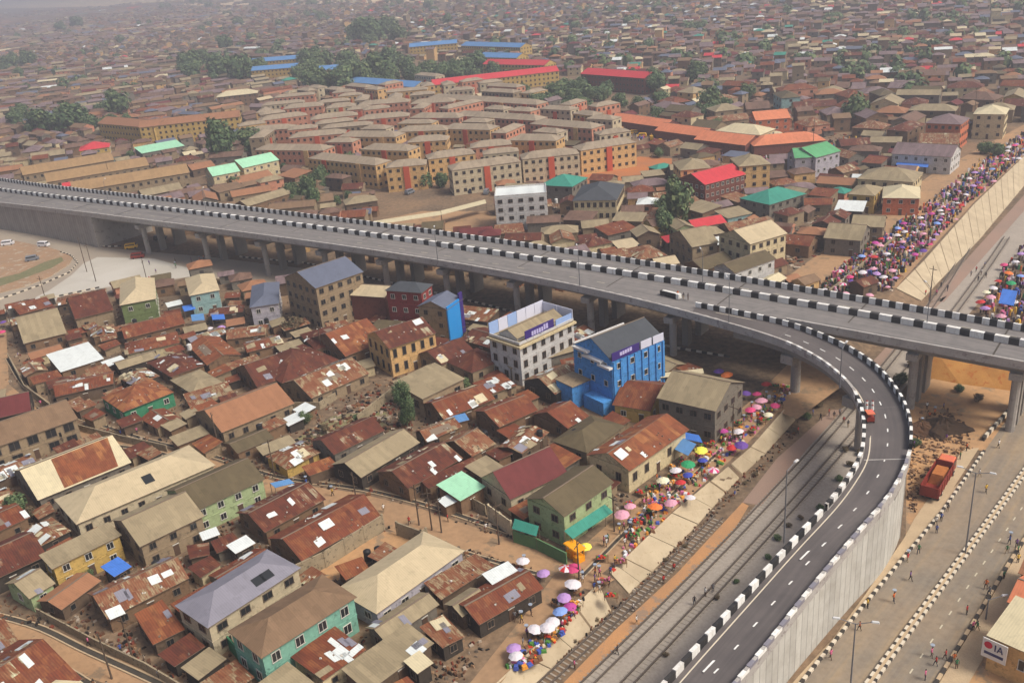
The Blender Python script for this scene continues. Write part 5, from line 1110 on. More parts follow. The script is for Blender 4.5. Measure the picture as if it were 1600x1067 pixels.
def far_city():
    small = []
    V = []; Fc = []; Mi = []; mats = FR+FW+[M_dk]; nr = len(FR)
    def add(x, y, L_, W_, a, h, hip, rm, wm, detail):
        co, si = math.cos(a), math.sin(a); k = len(V)
        def T(u, v, z): V.append((x+u*co-v*si, y+u*si+v*co, z))
        A_, B__ = L_/2, W_/2; i = .4
        for z in (-.2, h):
            for u, v in ((-A_+i, -B__+i), (A_-i, -B__+i), (A_-i, B__-i), (-A_+i, B__-i)): T(u, v, z)
        for q in ((0, 1, 5, 4), (1, 2, 6, 5), (2, 3, 7, 6), (3, 0, 4, 7)): Fc.append(tuple(k+j for j in q)); Mi.append(nr+wm)
        k2 = len(V); r = B__*.45; c = (A_-B__) if hip else A_
        for u, v, z in ((-A_, -B__, h), (A_, -B__, h), (A_, B__, h), (-A_, B__, h), (-c, 0, h+r), (c, 0, h+r)): T(u, v, z)
        for q in ((0, 1, 5, 4), (2, 3, 4, 5)): Fc.append(tuple(k2+j for j in q)); Mi.append(rm)
        for q in ((1, 2, 5), (3, 0, 4)): Fc.append(tuple(k2+j for j in q)); Mi.append(rm if hip else nr+wm)
        if detail:
            n = max(1, int(L_/4.5)); 
            for s in (-1, 1):
                for j in range(n):
                    for st_ in range(1 if h < 5 else 2):
                        u0 = (j+.5)/n*(L_-1)-L_/2+.5; z0 = 1.0+st_*3; k3 = len(V); v0 = s*(B__-i+.04)
                        for u, z in ((u0-.6, z0), (u0+.6, z0), (u0+.6, z0+1.2), (u0-.6, z0+1.2)): T(u, v0, z)
                        Fc.append((k3, k3+1, k3+2, k3+3)); Mi.append(len(mats)-1)
    # districts of their own street direction
    DN = 60; dc = [(rs.uniform(-1500, 2200), rs.uniform(250, 3600), rs.uniform(0, math.pi), rs.rand()) for _ in range(DN)]; dca = np.array(dc)
    cnt = 0; y = 235.0
    while y < 3900:
        step = 8.6 + max(0, (y-900))*.0042
        x0, x1 = -y*.62-60, y*.62+90; x = x0
        while x < x1:
            jx, jy = x+rs.uniform(-2.2, 2.2), y+rs.uniform(-2.2, 2.2)
            px, py = px_of((jx, jy, 0)); x += step
            if py < -14 or px < -60 or px > 1660: continue
            d = (dca[:, 0]-jx)**2+(dca[:, 1]-jy)**2; i = int(np.argmin(d)); a = dc[i][2] if py < 190 else yaw_at(jx, jy)
            a += rs.normal(0, .05)
            left = px < 470 and py < 215
            # bare pale land in the far left distance
            if px < 700 and py < 14+6*math.sin(px*.02) and rs.rand() < .9: continue
            if rs.rand() < .07: continue
            L_ = rs.choice([7.5, 9, 11, 8.2, 7]) if not left else rs.choice([12, 18, 24, 9]); W_ = rs.choice([6, 6.8, 7.6]) 
            if left: x += (L_-8.6)*.8
            k_ = step/8.6; L_ *= k_*.98; W_ *= min(k_, 1.6)*.98
            if jx-OCC0[0] < OCC.shape[0] and jy-OCC0[1] < OCC.shape[1] and jx > OCC0[0]:
                if not free_rect((jx, jy), L_, W_, a): continue
                mark_poly(rectpts((jx, jy), L_, W_, a))
            elif not (jx < 0) and (Vector((jx, jy, 0))-T_W[0]).dot(nrm)+0 > -60: 
                # keep clear of the railway
                s_ = (Vector((jx, jy, 0))-T_W[-1]); 
                if -40 < s_.dot(nrm) < 70: continue
            h = float(rs.choice([2.8, 3.2, 3.8, 5.6, 6.2], p=[.3, .3, .18, .15, .07]))*(1 if rs.rand() > .07 else 1.6); h = h if not left else min(h, 6.0)
            rm = int(np.searchsorted(cL if px < 520 else cR, rs.rand())); wm = int(np.searchsorted(cW, rs.rand()))
            add(jx, jy, L_, W_, a, h, rs.rand() < .45 and L_ > W_, rm, wm, py > 95 or rs.rand() < .25 and py > 40); cnt += 1
        y += step*.92
    for _ in range(9000):
        p = zone_px(-20, 1440, 160, 460, rf); L_, W_ = rf.choice([(8, 6), (9, 7), (6, 5), (5, 4)]); a = yaw_at(p.x, p.y)+rf.gauss(0, .12)
        if not free_rect(p, L_, W_, a): continue
        mark_poly(rectpts(p, L_, W_, a)); left = px_of(p)[0] < 600
        add(p.x, p.y, L_, W_, a, rf.uniform(2.2, 3.4), False, int(np.searchsorted(cL if left else cR2, rs.rand())), int(np.searchsorted(cW, rs.rand())), True); cnt += 1
    me = bpy.data.meshes.new('distant_houses'); me.from_pydata(V, [], Fc)
    for m in mats: me.materials.append(m)
    me.polygons.foreach_set('material_index', Mi); uv = me.uv_layers.new(name='UVMap')
    co = np.zeros(len(me.vertices)*3, np.float32); me.vertices.foreach_get('co', co); co = co.reshape(-1, 3)
    li = np.zeros(len(me.loops), np.int32); me.loops.foreach_get('vertex_index', li); c = co[li][:, :2].astype(np.float32); uv.data.foreach_set('uv', c.ravel())
    o = link('distant_houses', me); tag(o, 'mass of small low houses filling the hazy distance to the horizon', 'houses', kind='stuff'); return cnt
print('far city', far_city())
sheet('pale_field', [(-100, 16), (200, 10), (460, 8), (700, 4), (700, -4), (420, -5), (100, -2), (-100, 4)], 0, plain('pale_field', C(226, 200, 165), C(200, 170, 140), .01), .5)
# the earth bank behind the flyover, east side, and houses of that side
mb = MB(); b0 = [P(x, y, EZ) for x, y in [(1448, 590), (1500, 600), (1560, 608), (1620, 616)]]; b1 = [P(x, y, 1.2) for x, y in [(1462, 548), (1520, 552), (1570, 560), (1630, 566)]]
MBK = plain('orange_bank', C(186, 136, 76), C(158, 108, 60), .25, c3=C(170, 104, 54))
b2 = [p+Vector((2, 10, -.1)) for p in b1]; b3 = [Vector((p.x, p.y+3, EZ)) for p in b2]
ribbon(mb, b1, b0, MBK); ribbon(mb, b2, b1, MBK); ribbon(mb, b3, b2, MBK)
tag(mb.build('earth_bank'), kind='structure')
# ================================================================== trees
def leafmat(n, c1, c2):
    m, nt, b = newmat(n, .8, .15); oi = N(nt, 'ShaderNodeObjectInfo'); g = N(nt, 'ShaderNodeNewGeometry')
    a = ramp(nt, oi.outputs['Random'], [(0, c1), (1, c2)]); wp = g.outputs['Position']
    L(nt, mixc(nt, .5, a, ramp(nt, noise(nt, wp, .8, 3), [(.35, tuple(x*.6 for x in c1)), (.65, tuple(x*1.35 for x in c2))])), b.inputs['Base Color']); return m
LEAF = [leafmat('leaf_dark', (0.055, 0.10, 0.048), (0.075, 0.115, 0.055)), leafmat('leaf_mid', (0.085, 0.145, 0.068), (0.12, 0.16, 0.07)), leafmat('leaf_light', (0.13, 0.19, 0.088), (0.17, 0.20, 0.09))]
LEAFB = [leafmat('leaf_dusty', (0.09, 0.085, 0.05), (0.12, 0.10, 0.06)), leafmat('leaf_dry', (0.13, 0.09, 0.055), (0.16, 0.11, 0.065))]
M_bark = plain('bark', (0.12, 0.085, 0.06), (0.08, 0.06, 0.045), 2.0)
def crown_mesh(seed, n, hx, hz, lobes, leaf, mats):
    """leaf clumps spread through several lobes, unit radius 1, centred on the origin."""
    r = random.Random(seed); mb = MB(); L0 = []
    for _ in range(lobes):
        a = r.uniform(0, 6.28); d = r.uniform(.1, .62); z = r.uniform(-.5, .6)*hz; L0.append((Vector((math.cos(a)*d*hx, math.sin(a)*d*hx, z)), r.uniform(.38, .58)*(1-.2*abs(z))))
    for _ in range(n):
        c, rad = r.choice(L0); v = Vector((r.gauss(0, 1), r.gauss(0, 1), r.gauss(0, 1))).normalized()*rad*(r.random()**.34)
        p = c+v; nn = (v.normalized()+Vector((r.uniform(-.7, .7), r.uniform(-.7, .7), r.uniform(-.2, .9)))).normalized(); x = nn.orthogonal().normalized()
        y = nn.cross(x); s = leaf*r.uniform(.6, 1.3); t = r.uniform(.45, .9)
        k = r.random(); m = mats[0] if k < .4 else (mats[1] if k < .78 or len(mats) < 3 else mats[2])
        mb.face([p-x*s, p-y*s*t, p+x*s, p+y*s*t], m)
    return mb.mesh('crown')
CROWNS = [crown_mesh(1, 2000, 1, .8, 14, .11, LEAF), crown_mesh(2, 2000, 1, .9, 16, .105, LEAF), crown_mesh(3, 1900, .9, 1.0, 13, .11, LEAF), crown_mesh(4, 1000, 1, .6, 9, .10, LEAFB)]
CROWNN = [crown_mesh(11, 5200, .75, 1.5, 14, .05, LEAF), crown_mesh(12, 3000, 1, .7, 10, .06, LEAF)]
def trunk_mesh(seed, h):
    r = random.Random(seed); mb = MB(); top = Vector((r.uniform(-.1, .1), r.uniform(-.1, .1), h))
    mb.rod((0, 0, -.3), top*.55, .16, .12, M_bark, 7); mb.rod(top*.55, top, .12, .05, M_bark, 6)
    for _ in range(5):
        a = r.uniform(0, 6.28); s = top*r.uniform(.45, .8); mb.rod(s, s+Vector((math.cos(a)*.5, math.sin(a)*.5, r.uniform(.25, .5))), .06, .025, M_bark, 5)
    return mb.mesh('trunk')
TRUNKS = [trunk_mesh(k, 1.5) for k in range(3)]
tr_ = random.Random(3)
def tree(px, py, rp, kind='tree', cm=None, zs=1.0, desc=None, base=0.0, group=None, lift=.82):
    p = P(px, py, base+3); dep = (p-Vector((0, 0, CAM_H))).dot(_F); r = rp*dep/FOC
    p = P(px, py, base+r*lift*zs*.9+.3); hgt = r*lift*zs
    root = empty(kind, (p.x, p.y, base), tr_.uniform(0, 6.28)); me = cm or tr_.choice(CROWNS[:3])
    t = link('trunk', tr_.choice(TRUNKS), root); t.scale = (r*.55, r*.55, hgt/1.5)
    c = link('crown', me, root, (0, 0, hgt)); c.scale = (r, r, r*zs)
    mark_poly(rectpts(p, r*1.1, r*1.1, 0))
    sz = 'small' if r < 3 else ('large' if r > 6.5 else 'mid sized')
    return pend(root, desc or f"{sz} {'dark ' if me is CROWNS[2] else ''}green {'shrub' if kind == 'shrub' else 'tree'}", kind, group or ('trees scattered through the town' if kind == 'tree' else 'shrubs along the streets and tracks'))
for x, y, r in [(183, 163, 24), (110, 183, 26), (62, 188, 24), (140, 190, 17), (90, 192, 18), (340, 222, 26), (392, 218, 22), (285, 203, 14), (300, 98, 20), (338, 103, 20), (372, 106, 24), (285, 95, 14), (470, 113, 17), (500, 128, 22), (530, 124, 24), (560, 118, 24), (590, 108, 26), (545, 92, 20), (572, 48, 24), (604, 42, 18), (555, 50, 16),
                (668, 108, 18), (692, 114, 18), (722, 104, 20), (748, 98, 20), (648, 115, 16), (612, 128, 14), (812, 155, 13), (833, 160, 13), (848, 158, 18), (868, 142, 20), (885, 135, 18), (900, 172, 15), (893, 152, 18), (928, 145, 15), (930, 172, 11), (967, 156, 15), (998, 160, 14), (1023, 126, 22), (1033, 152, 16), (1048, 176, 12), (1086, 112, 20), (1110, 158, 24), (1090, 172, 14), (1165, 143, 16), (1122, 192, 14),
                (1340, 172, 27), (1482, 224, 10), (1540, 228, 13), (1558, 232, 12), (1058, 318, 30), (1035, 345, 20), (1000, 338, 10), (1028, 236, 10), (640, 272, 16), (662, 278, 17), (688, 280, 14), (520, 262, 16), (546, 258, 18), (500, 272, 14), (585, 262, 12), (482, 292, 17), (488, 310, 15), (462, 300, 12), (366, 285, 13), (575, 328, 9), (545, 305, 8), (15, 98, 24), (42, 92, 24), (30, 112, 18), (350, 66, 14), (120, 34, 18), (95, 42, 16), (205, 240, 10), (235, 250, 9),
                (790, 165, 10), (760, 150, 11), (1240, 70, 8), (1090, 40, 10), (1290, 30, 8), (700, 30, 10)]:
    tree(x, y+2, r*(.98 if y > 125 or x > 200 else .6), zs=1.45 if (440 < x < 560 and y > 250) or x in (1058, 1035, 340) else 1.0)
for (x0, x1, y0, y1, n_, r0, r1) in ((285, 420, 90, 112, 9, 13, 20), (470, 640, 92, 132, 22, 14, 24), (650, 770, 100, 122, 9, 13, 20), (800, 960, 130, 185, 16, 12, 20), (960, 1060, 110, 180, 9, 12, 18), (20, 170, 168, 198, 8, 14, 22), (440, 570, 255, 318, 14, 10, 17), (320, 420, 200, 232, 5, 14, 22), (0, 70, 85, 118, 6, 8, 12), (560, 640, 40, 66, 4, 14, 20), (600, 700, 262, 290, 5, 9, 13), (1020, 1075, 318, 350, 3, 12, 18), (1085, 1135, 150, 182, 4, 12, 18), (420, 460, 300, 330, 4, 9, 13), (150, 215, 170, 190, 3, 12, 16), (1540, 1560, 225, 240, 2, 10, 12)):
    for _ in range(n_): tree(tr_.uniform(x0, x1), tr_.uniform(y0, y1), tr_.uniform(r0, r1)*.85)
tree(632, 632, 21, cm=CROWNN[0], zs=1.55, desc='tall slender bright green tree beside the rubble lot', lift=1.25)
tree(476, 650, 16, cm=CROWNN[1], kind='shrub', desc='dark green bush beside the pinkish brown roof'); tree(508, 668, 11, cm=CROWNS[3], kind='shrub'); tree(560, 652, 9, cm=CROWNS[0], kind='shrub'); tree(700, 606, 14, cm=CROWNS[1], kind='shrub'); tree(725, 598, 11, kind='shrub')
tree(458, 508, 22, cm=CROWNS[3], zs=.8, desc='dusty grey leafless looking tree below the unfinished tower house'); tree(138, 896, 13, cm=CROWNN[1], kind='shrub', desc='dark green palm like bush beside the blue tarpaulin'); tree(895, 915, 9, kind='shrub', cm=CROWNS[1])
tree(140, 470, 9, kind='shrub'); tree(1432, 690, 9, kind='shrub', base=EZ); tree(235, 480, 10, kind='shrub'); tree(20, 790, 22, cm=CROWNS[2], desc='dark tree in the shade at the left edge above the maroon roof'); tree(50, 800, 16, cm=CROWNS[3])
for x, y, r in [(1215, 838, 8), (1232, 818, 7), (1282, 790, 8), (1252, 806, 7), (1345, 705, 9), (1330, 722, 9), (1312, 745, 8), (1120, 930, 7), (1150, 905, 6), (1200, 868, 7), (1040, 1020, 7), (1065, 1040, 8), (1322, 700, 8), (1180, 738, 7), (1165, 752, 6), (1070, 850, 6), (1040, 872, 6), (930, 965, 8), (870, 1010, 9), (895, 1000, 8), (820, 1060, 9), (1240, 670, 9), (1262, 648, 9), (1280, 630, 9), (1410, 590, 14), (1395, 610, 10), (1460, 560, 12), (1530, 620, 12), (1500, 605, 10), (1425, 565, 13)]:
    tree(x, y, r, kind='shrub', cm=tr_.choice([CROWNS[3], CROWNS[3], CROWNS[2]]), base=EZ, zs=.7, desc='dusty brown shrub by the tracks' if x < 1370 else 'dark shrub in the shade of the flyover', lift=.8)
def far_trees():
    r = random.Random(9); mb = MB(); k = 0
    while k < 300:
        x, y = r.uniform(-20, 1620), 4+r.random()**1.4*150
        p = P(x, y, 0)
        if p.y > 3300: continue
        if p.y < 1500 and 0 <= p.x-OCC0[0] < OCC.shape[0] and OCC[int(p.x-OCC0[0]), min(OCC.shape[1]-1, int(p.y-OCC0[1]))] and r.random() < .55: continue
        rad = r.uniform(1.6, 4.2)*(1+p.y/1800); n = int(r.uniform(1, 3.4))
        for _ in range(n):
            c = p+Vector((r.gauss(0, rad), r.gauss(0, rad), rad*r.uniform(.8, 1.1)))
            for _ in range(85):
                v = Vector((r.gauss(0, 1), r.gauss(0, 1), r.gauss(0, 1))).normalized()*rad*r.uniform(.5, 1); q = c+v; nn = (v.normalized()+Vector((0, 0, .4))).normalized(); xx = nn.orthogonal()*rad*r.uniform(.14, .28); yy = nn.cross(xx)*r.uniform(.5, 1); mb.face([q-xx, q-yy, q+xx, q+yy], r.choice(LEAF))
        k += 1
    tag(mb.build('distant_trees'), 'small far green tree clumps among the hazy distant houses', 'trees', kind='stuff')
far_trees()
# ================================================================== umbrellas and stalls
UC = {'hot pink': C(206, 72, 122), 'pale pink': C(214, 156, 176), 'red': C(190, 56, 58), 'white': C(214, 208, 214), 'purple': C(104, 72, 150), 'lavender': C(176, 140, 196), 'blue': C(66, 76, 166), 'magenta': C(180, 72, 146), 'yellow': C(240, 232, 90), 'green': C(50, 150, 100), 'orange': C(226, 120, 60), 'cream': C(226, 220, 190), 'light blue': C(130, 160, 220)}
UM = {k: solid('umbrella_'+k.replace(' ', '_'), v, .65, .2) for k, v in UC.items()}
UM['pink and white striped'] = UM['hot pink']; UM['red and white striped'] = UM['red']
M_pole = solid('grey_pole', (0.23, 0.23, 0.23), .5, .4)
def canopy_mesh(ma, mb_, r=1.35):
    mb = MB(); n = 8; top = Vector((0, 0, .62))
    for k in range(n):
        a0, a1 = 2*math.pi*k/n, 2*math.pi*(k+1)/n; am = (a0+a1)/2; m = ma if k % 2 else mb_
        r1 = [Vector((math.cos(a)*r*.55, math.sin(a)*r*.55, .42)) for a in (a0, a1)]; r2 = [Vector((math.cos(a)*r, math.sin(a)*r, 0)) for a in (a0, a1)]; mid = Vector((math.cos(am)*r*.93, math.sin(am)*r*.93, .03))
        mb.face([top, r1[0], r1[1]], m); mb.face([r1[0], r2[0], mid, r2[1], r1[1]], m)
        mb.face([q-Vector((0, 0, .03)) for q in (r1[1], r2[1], mid, r2[0], r1[0])], m)
    return mb.mesh('canopy')
CAN = {}
mbp = MB(); mbp.rod((0, 0, 0), (0, 0, 2.75), .035, .03, M_pole, 5); mbp.rod((0, 0, 2.7), (0, 0, 2.85), .05, .02, M_pole, 5); POLE = mbp.mesh('pole')
ur = random.Random(4)
def umbrella(px, py, col, base=0.0, s=None, world=None, group='market umbrellas'):
    if col not in CAN: CAN[col] = canopy_mesh(UM[col], UM['white'] if 'striped' in col else UM[col])
    s = s or ur.uniform(.7, .98); p = world or P(px, py, base+2.4*s)
    root = empty('market_umbrella', (p.x, p.y, base), ur.uniform(0, 6)); root.scale = (s, s, s*.95); root.rotation_euler = (ur.uniform(-.12, .12), ur.uniform(-.12, .12), ur.uniform(0, 6))
    link('pole', POLE, root); link('canopy', CAN[col], root, (0, 0, 2.15)); return pend(root, f'{col} market umbrella', 'umbrella', group)
for x, y, c in [(850, 893, 'lavender'), (882, 886, 'red and white striped'), (897, 884, 'hot pink'), (893, 910, 'white'), (881, 930, 'lavender'), (890, 945, 'magenta'), (877, 953, 'light blue'), (863, 968, 'white'), (855, 977, 'white'), (833, 980, 'white'), (803, 1010, 'lavender'), (807, 1022, 'white'), (816, 874, 'white'), (915, 851, 'yellow'), (985, 789, 'pale pink'), (1095, 700, 'yellow'), (1098, 718, 'blue'),
                (1074, 722, 'green'), (1057, 733, 'white'), (1076, 740, 'blue'), (1113, 732, 'pink and white striped'), (1064, 752, 'red'), (1078, 776, 'white'), (1050, 783, 'pale pink'), (1145, 697, 'red'), (1158, 692, 'purple'), (1130, 672, 'magenta'), (1184, 614, 'hot pink'), (1191, 624, 'pale pink'), (1182, 633, 'pale pink'), (1173, 638, 'hot pink'), (1124, 578, 'purple'), (1138, 583, 'orange'), (1211, 631, 'hot pink'),
                (1201, 646, 'cream'), (1022, 790, 'orange'), (972, 800, 'pale pink'), (1037, 748, 'cream'), (83, 488, 'magenta'), (5, 502, 'purple'), (3, 517, 'hot pink'), (62, 489, 'red'), (345, 510, 'lavender'), (328, 512, 'white'), (1155, 672, 'white'), (1198, 598, 'red'), (1165, 612, 'purple')]:
    umbrella(x, y, c, group='umbrellas of the lower market')
UPM = [(1268, 452), (1318, 412), (1370, 372), (1430, 330), (1480, 292), (1550, 238), (1600, 205), (1640, 190), (1628, 212), (1590, 250), (1510, 322), (1436, 400), (1388, 452), (1340, 462)]
def in_poly(x, y, pl):
    c = False
    for i in range(len(pl)):
        (x1, y1), (x2, y2) = pl[i], pl[i-1]
        if (y1 > y) != (y2 > y) and x < (x2-x1)*(y-y1)/(y2-y1)+x1: c = not c
    return c
cols = ['hot pink', 'pale pink', 'red', 'white', 'white', 'purple', 'lavender', 'pale pink', 'light blue', 'magenta', 'pale pink', 'lavender', 'purple', 'red', 'pink and white striped', 'white']
k = 0; spots = []
while k < 100:
    x, y = ur.uniform(1260, 1645), ur.uniform(190, 465)
    if not in_poly(x, y, UPM): continue
    p = P(x, y, 2.5)
    if any((p-q).length < 2.3 for q in spots): continue
    spots.append(p); umbrella(0, 0, ur.choice(cols), world=p, group='umbrellas of the upper market', s=ur.uniform(.5, .9)); k += 1
for x, y, c in [(1541, 455, 'cream'), (1549, 462, 'pale pink'), (1552, 448, 'white'), (1560, 438, 'red'), (1575, 425, 'orange'), (1580, 440, 'green'), (1570, 412, 'hot pink'), (1588, 408, 'white'), (1596, 395, 'lavender'), (1565, 492, 'pale pink'), (1540, 480, 'lavender'), (1558, 502, 'orange'), (1595, 430, 'light blue'), (1585, 470, 'white'), (1534, 470, 'red')]:
    umbrella(x, y, c, base=EZ, group='umbrellas east of the tracks')
# two bright yellow kiosks at the street corner
M_ylw = solid('kiosk_yellow', C(240, 160, 30), .5)
def kiosk(px, py, desc):
    p = P(px, py, 1.2); root = empty('kiosk', (p.x, p.y, 0), .6); mb = MB(); mb.box((0, 0, 0), (1.5, 1.2, 1.0), M_ylw); mb.build('counter', root)
    for sx in (-.65, .65):
        for sy in (-.5, .5): mb = MB(); mb.box((sx, sy, 1.0), (.1, .1, 1.3), M_ylw); mb.build('post', root)
    mb = MB(); mb.box((0, 0, 2.3), (2.0, 1.7, .15), M_ylw, taper=.9); mb.build('roof', root); pend(root, desc, 'kiosk')
kiosk(893, 858, 'orange yellow street kiosk under the teal awning corner'); kiosk(904, 866, 'second orange yellow kiosk next to the yellow umbrella')
# stalls: table with goods
GOODM = [solid('goods_'+n, C(*c), .7) for n, c in (('tomato', (190, 60, 40)), ('leafy', (80, 130, 60)), ('cloth_blue', (70, 90, 170)), ('pale_sack', (210, 195, 165)), ('pepper', (220, 150, 60)), ('cloth_pink', (200, 110, 150)), ('crate_brown', (120, 85, 60)), ('plastic_white', (215, 215, 220)), ('dark_pot', (50, 48, 50)))]
M_wood = plain('stall_wood', C(130, 98, 70), C(100, 76, 56), 1.5)
def table_mesh():
    mb = MB(); mb.box((0, 0, .72), (2.0, 1.1, .07), M_wood)
    for sx in (-.9, .9):
        for sy in (-.45, .45): mb.box((sx, sy, 0), (.08, .08, .72), M_wood)
    return mb.mesh('table')
TABLE = table_mesh(); GOODS = []
for s in range(5):
    mb = MB(); r = random.Random(s)
    for _ in range(14): mb.box((r.uniform(-.85, .85), r.uniform(-.4, .4), .79), (r.uniform(.2, .45), r.uniform(.2, .4), r.uniform(.1, .4)), GOODM[(s*2+r.randrange(3)) % 9], r.uniform(0, 3), taper=.8)
    GOODS.append(mb.mesh('goods'))
GN = ['red and brown goods', 'blue cloth and pale sacks', 'pale sacks and peppers', 'pink cloth and crates', 'white plastic and dark pots']
NMK = [(840, 985), (905, 925), (960, 880), (1010, 770), (1060, 740), (1100, 700), (1150, 680), (1185, 640), (1225, 600)]
def market_spot(r):
    i = r.randrange(len(NMK)-1); a, b = NMK[i], NMK[i+1]; t = r.random(); return a[0]+(b[0]-a[0])*t+r.gauss(0, 13), a[1]+(b[1]-a[1])*t+r.gauss(0, 9)
k = 0; taken = []
while k < 70:
    if k < 38: x, y = market_spot(ur)
    else:
        x, y = ur.uniform(1260, 1600), ur.uniform(240, 465)
        if not in_poly(x, y, UPM): continue
    p = P(x, y, .8)
    if any((p-q).length < 2.4 for q in taken): continue
    taken.append(p); root = empty('market_stall', (p.x, p.y, 0), ur.uniform(0, 3.1)); link('table', TABLE, root); g_ = ur.randrange(5); link('goods', GOODS[g_], root)
    pend(root, f'stall heaped with {GN[g_]}', 'stall', 'stalls of the lower market' if k < 38 else 'stalls of the upper market'); k += 1
# ================================================================== people
SKIN = solid('skin', C(92, 60, 44), .6); HAIR = solid('hair', (0.015, 0.012, 0.01), .7)
SHIRTS = {'white': C(225, 222, 218), 'blue': C(60, 86, 160), 'red': C(190, 50, 48), 'dark': C(48, 46, 52), 'green': C(60, 120, 80), 'yellow': C(220, 180, 70), 'pink': C(215, 110, 150), 'grey': C(120, 120, 124), 'orange': C(214, 110, 50), 'purple': C(110, 70, 140)}
SHM = {k_: solid('shirt_'+k_, v, .8) for k_, v in SHIRTS.items()}; PANTS = [solid('trousers_'+n, C(*c), .8) for n, c in (('navy', (38, 42, 62)), ('brown', (84, 62, 50)), ('black', (30, 30, 32)), ('beige', (150, 130, 104)))]
def body(joints, edges, name):
    me = bpy.data.meshes.new(name); me.from_pydata([j[0] for j in joints], edges, []); o = bpy.data.objects.new(name, me); COL.objects.link(o)
    md = o.modifiers.new('s', 'SKIN'); md.use_smooth_shade = True
    for i, j in enumerate(joints): me.skin_vertices[0].data[i].radius = j[1]; me.skin_vertices[0].data[i].use_root = (i == 0)
    sb = o.modifiers.new('d', 'SUBSURF'); sb.levels = 1; sb.render_levels = 1
    dg = bpy.context.evaluated_depsgraph_get(); dg.update(); nm = bpy.data.meshes.new_from_object(o.evaluated_get(dg)); nm.name = name
    bpy.data.objects.remove(o); 
    for m in (SKIN, SHM['white'], PANTS[0], HAIR): nm.materials.append(m)
    return nm
def person_mesh(pose):
    st_ = {'standing': (.0, .0, 0.06), 'walking': (.26, -.22, .22), 'carrying': (.16, -.14, .3)}[pose]
    fa, fb_, arm = st_
    J = [((0, 0, .93), (.14, .10)), ((0, 0, 1.15), (.125, .09)), ((0, 0, 1.38), (.16, .10)), ((0, 0, 1.50), (.055, .055)), ((0, .015, 1.60), (.075, .085)), ((0, .01, 1.72), (.065, .075)),
         ((.19, 0, 1.39), (.055, .055)), ((.25, -arm*.2, 1.12), (.043, .043)), ((.26, arm, .92), (.033, .033)), ((.26, arm+.03, .84), (.03, .04)), ((-.19, 0, 1.39), (.055, .055)), ((-.25, arm*.1, 1.12), (.043, .043)), ((-.26, -arm*.8+.08, .92), (.033, .033)), ((-.26, -arm*.8+.11, .84), (.03, .04)),
         ((.10, 0, .86), (.09, .09)), ((.11, fa*.55+.04, .50), (.062, .062)), ((.11, fa, .09), (.042, .042)), ((.11, fa+.15, .04), (.04, .03)), ((-.10, 0, .86), (.09, .09)), ((-.11, fb_*.45+.04, .50), (.062, .062)), ((-.11, fb_, .11), (.042, .042)), ((-.11, fb_+.14, .05), (.04, .03))]
    if pose == 'carrying': J[11] = ((-.30, .05, 1.6), (.043, .043)); J[12] = ((-.16, .03, 1.8), (.033, .033)); J[13] = ((-.10, .02, 1.86), (.03, .04))
    E = [(0, 1), (1, 2), (2, 3), (3, 4), (4, 5), (2, 6), (6, 7), (7, 8), (8, 9), (2, 10), (10, 11), (11, 12), (12, 13), (0, 14), (14, 15), (15, 16), (16, 17), (0, 18), (18, 19), (19, 20), (20, 21)]
    me = body(J, E, 'person')
    for f in me.polygons:
        c = f.center
        if c.z > 1.66 or (c.z > 1.56 and c.y < -.02): f.material_index = 3
        elif c.z > 1.47: f.material_index = 0
        elif c.z < .08: f.material_index = 3
        elif abs(c.x) > .215 and c.z < 1.22: f.material_index = 0
        elif c.z > .93: f.material_index = 1
        else: f.material_index = 2
    return me
PERS = {k_: person_mesh(k_) for k_ in ('standing', 'walking', 'carrying')}
M_basin = solid('basin', C(150, 160, 175), .5)
pm_cache = {}
def person(px, py, base=0.0, pose=None, shirt=None, z=None, where=None, group=None, load=None):
    pose = pose or ur.choice(['standing', 'walking', 'walking', 'standing', 'carrying']); shirt = shirt or ur.choice(list(SHIRTS)); pi_ = ur.randrange(4)
    key = (pose, shirt, pi_)
    if key not in pm_cache:
        me = PERS[pose].copy(); me.materials[1] = SHM[shirt]; me.materials[2] = PANTS[pi_]; pm_cache[key] = me
    p = P(px, py, base if z is None else z); o = link('person', pm_cache[key], None, (p.x, p.y, base if z is None else z), ur.uniform(0, 6.28)); s = ur.uniform(.93, 1.06)*1.04; o.scale = (s, s, s)
    pend(o, f"person in {shirt} top {'carrying overhead' if pose == 'carrying' else pose}{' '+where if where else ''}", 'person', group or 'people out on foot')
    if pose == 'carrying':
        key = 'basin'
        if key not in pm_cache: mb = MB(); mb.rod((0, 0, 0), (0, 0, .22), .2, .3, M_basin, 10); pm_cache[key] = mb.mesh('basin')
        b_ = link('basin', pm_cache[key], None, (p.x, p.y, (base if z is None else z)+1.86*s)); pend(b_, 'grey basin carried overhead', 'basin', 'basins carried on heads')
    return o
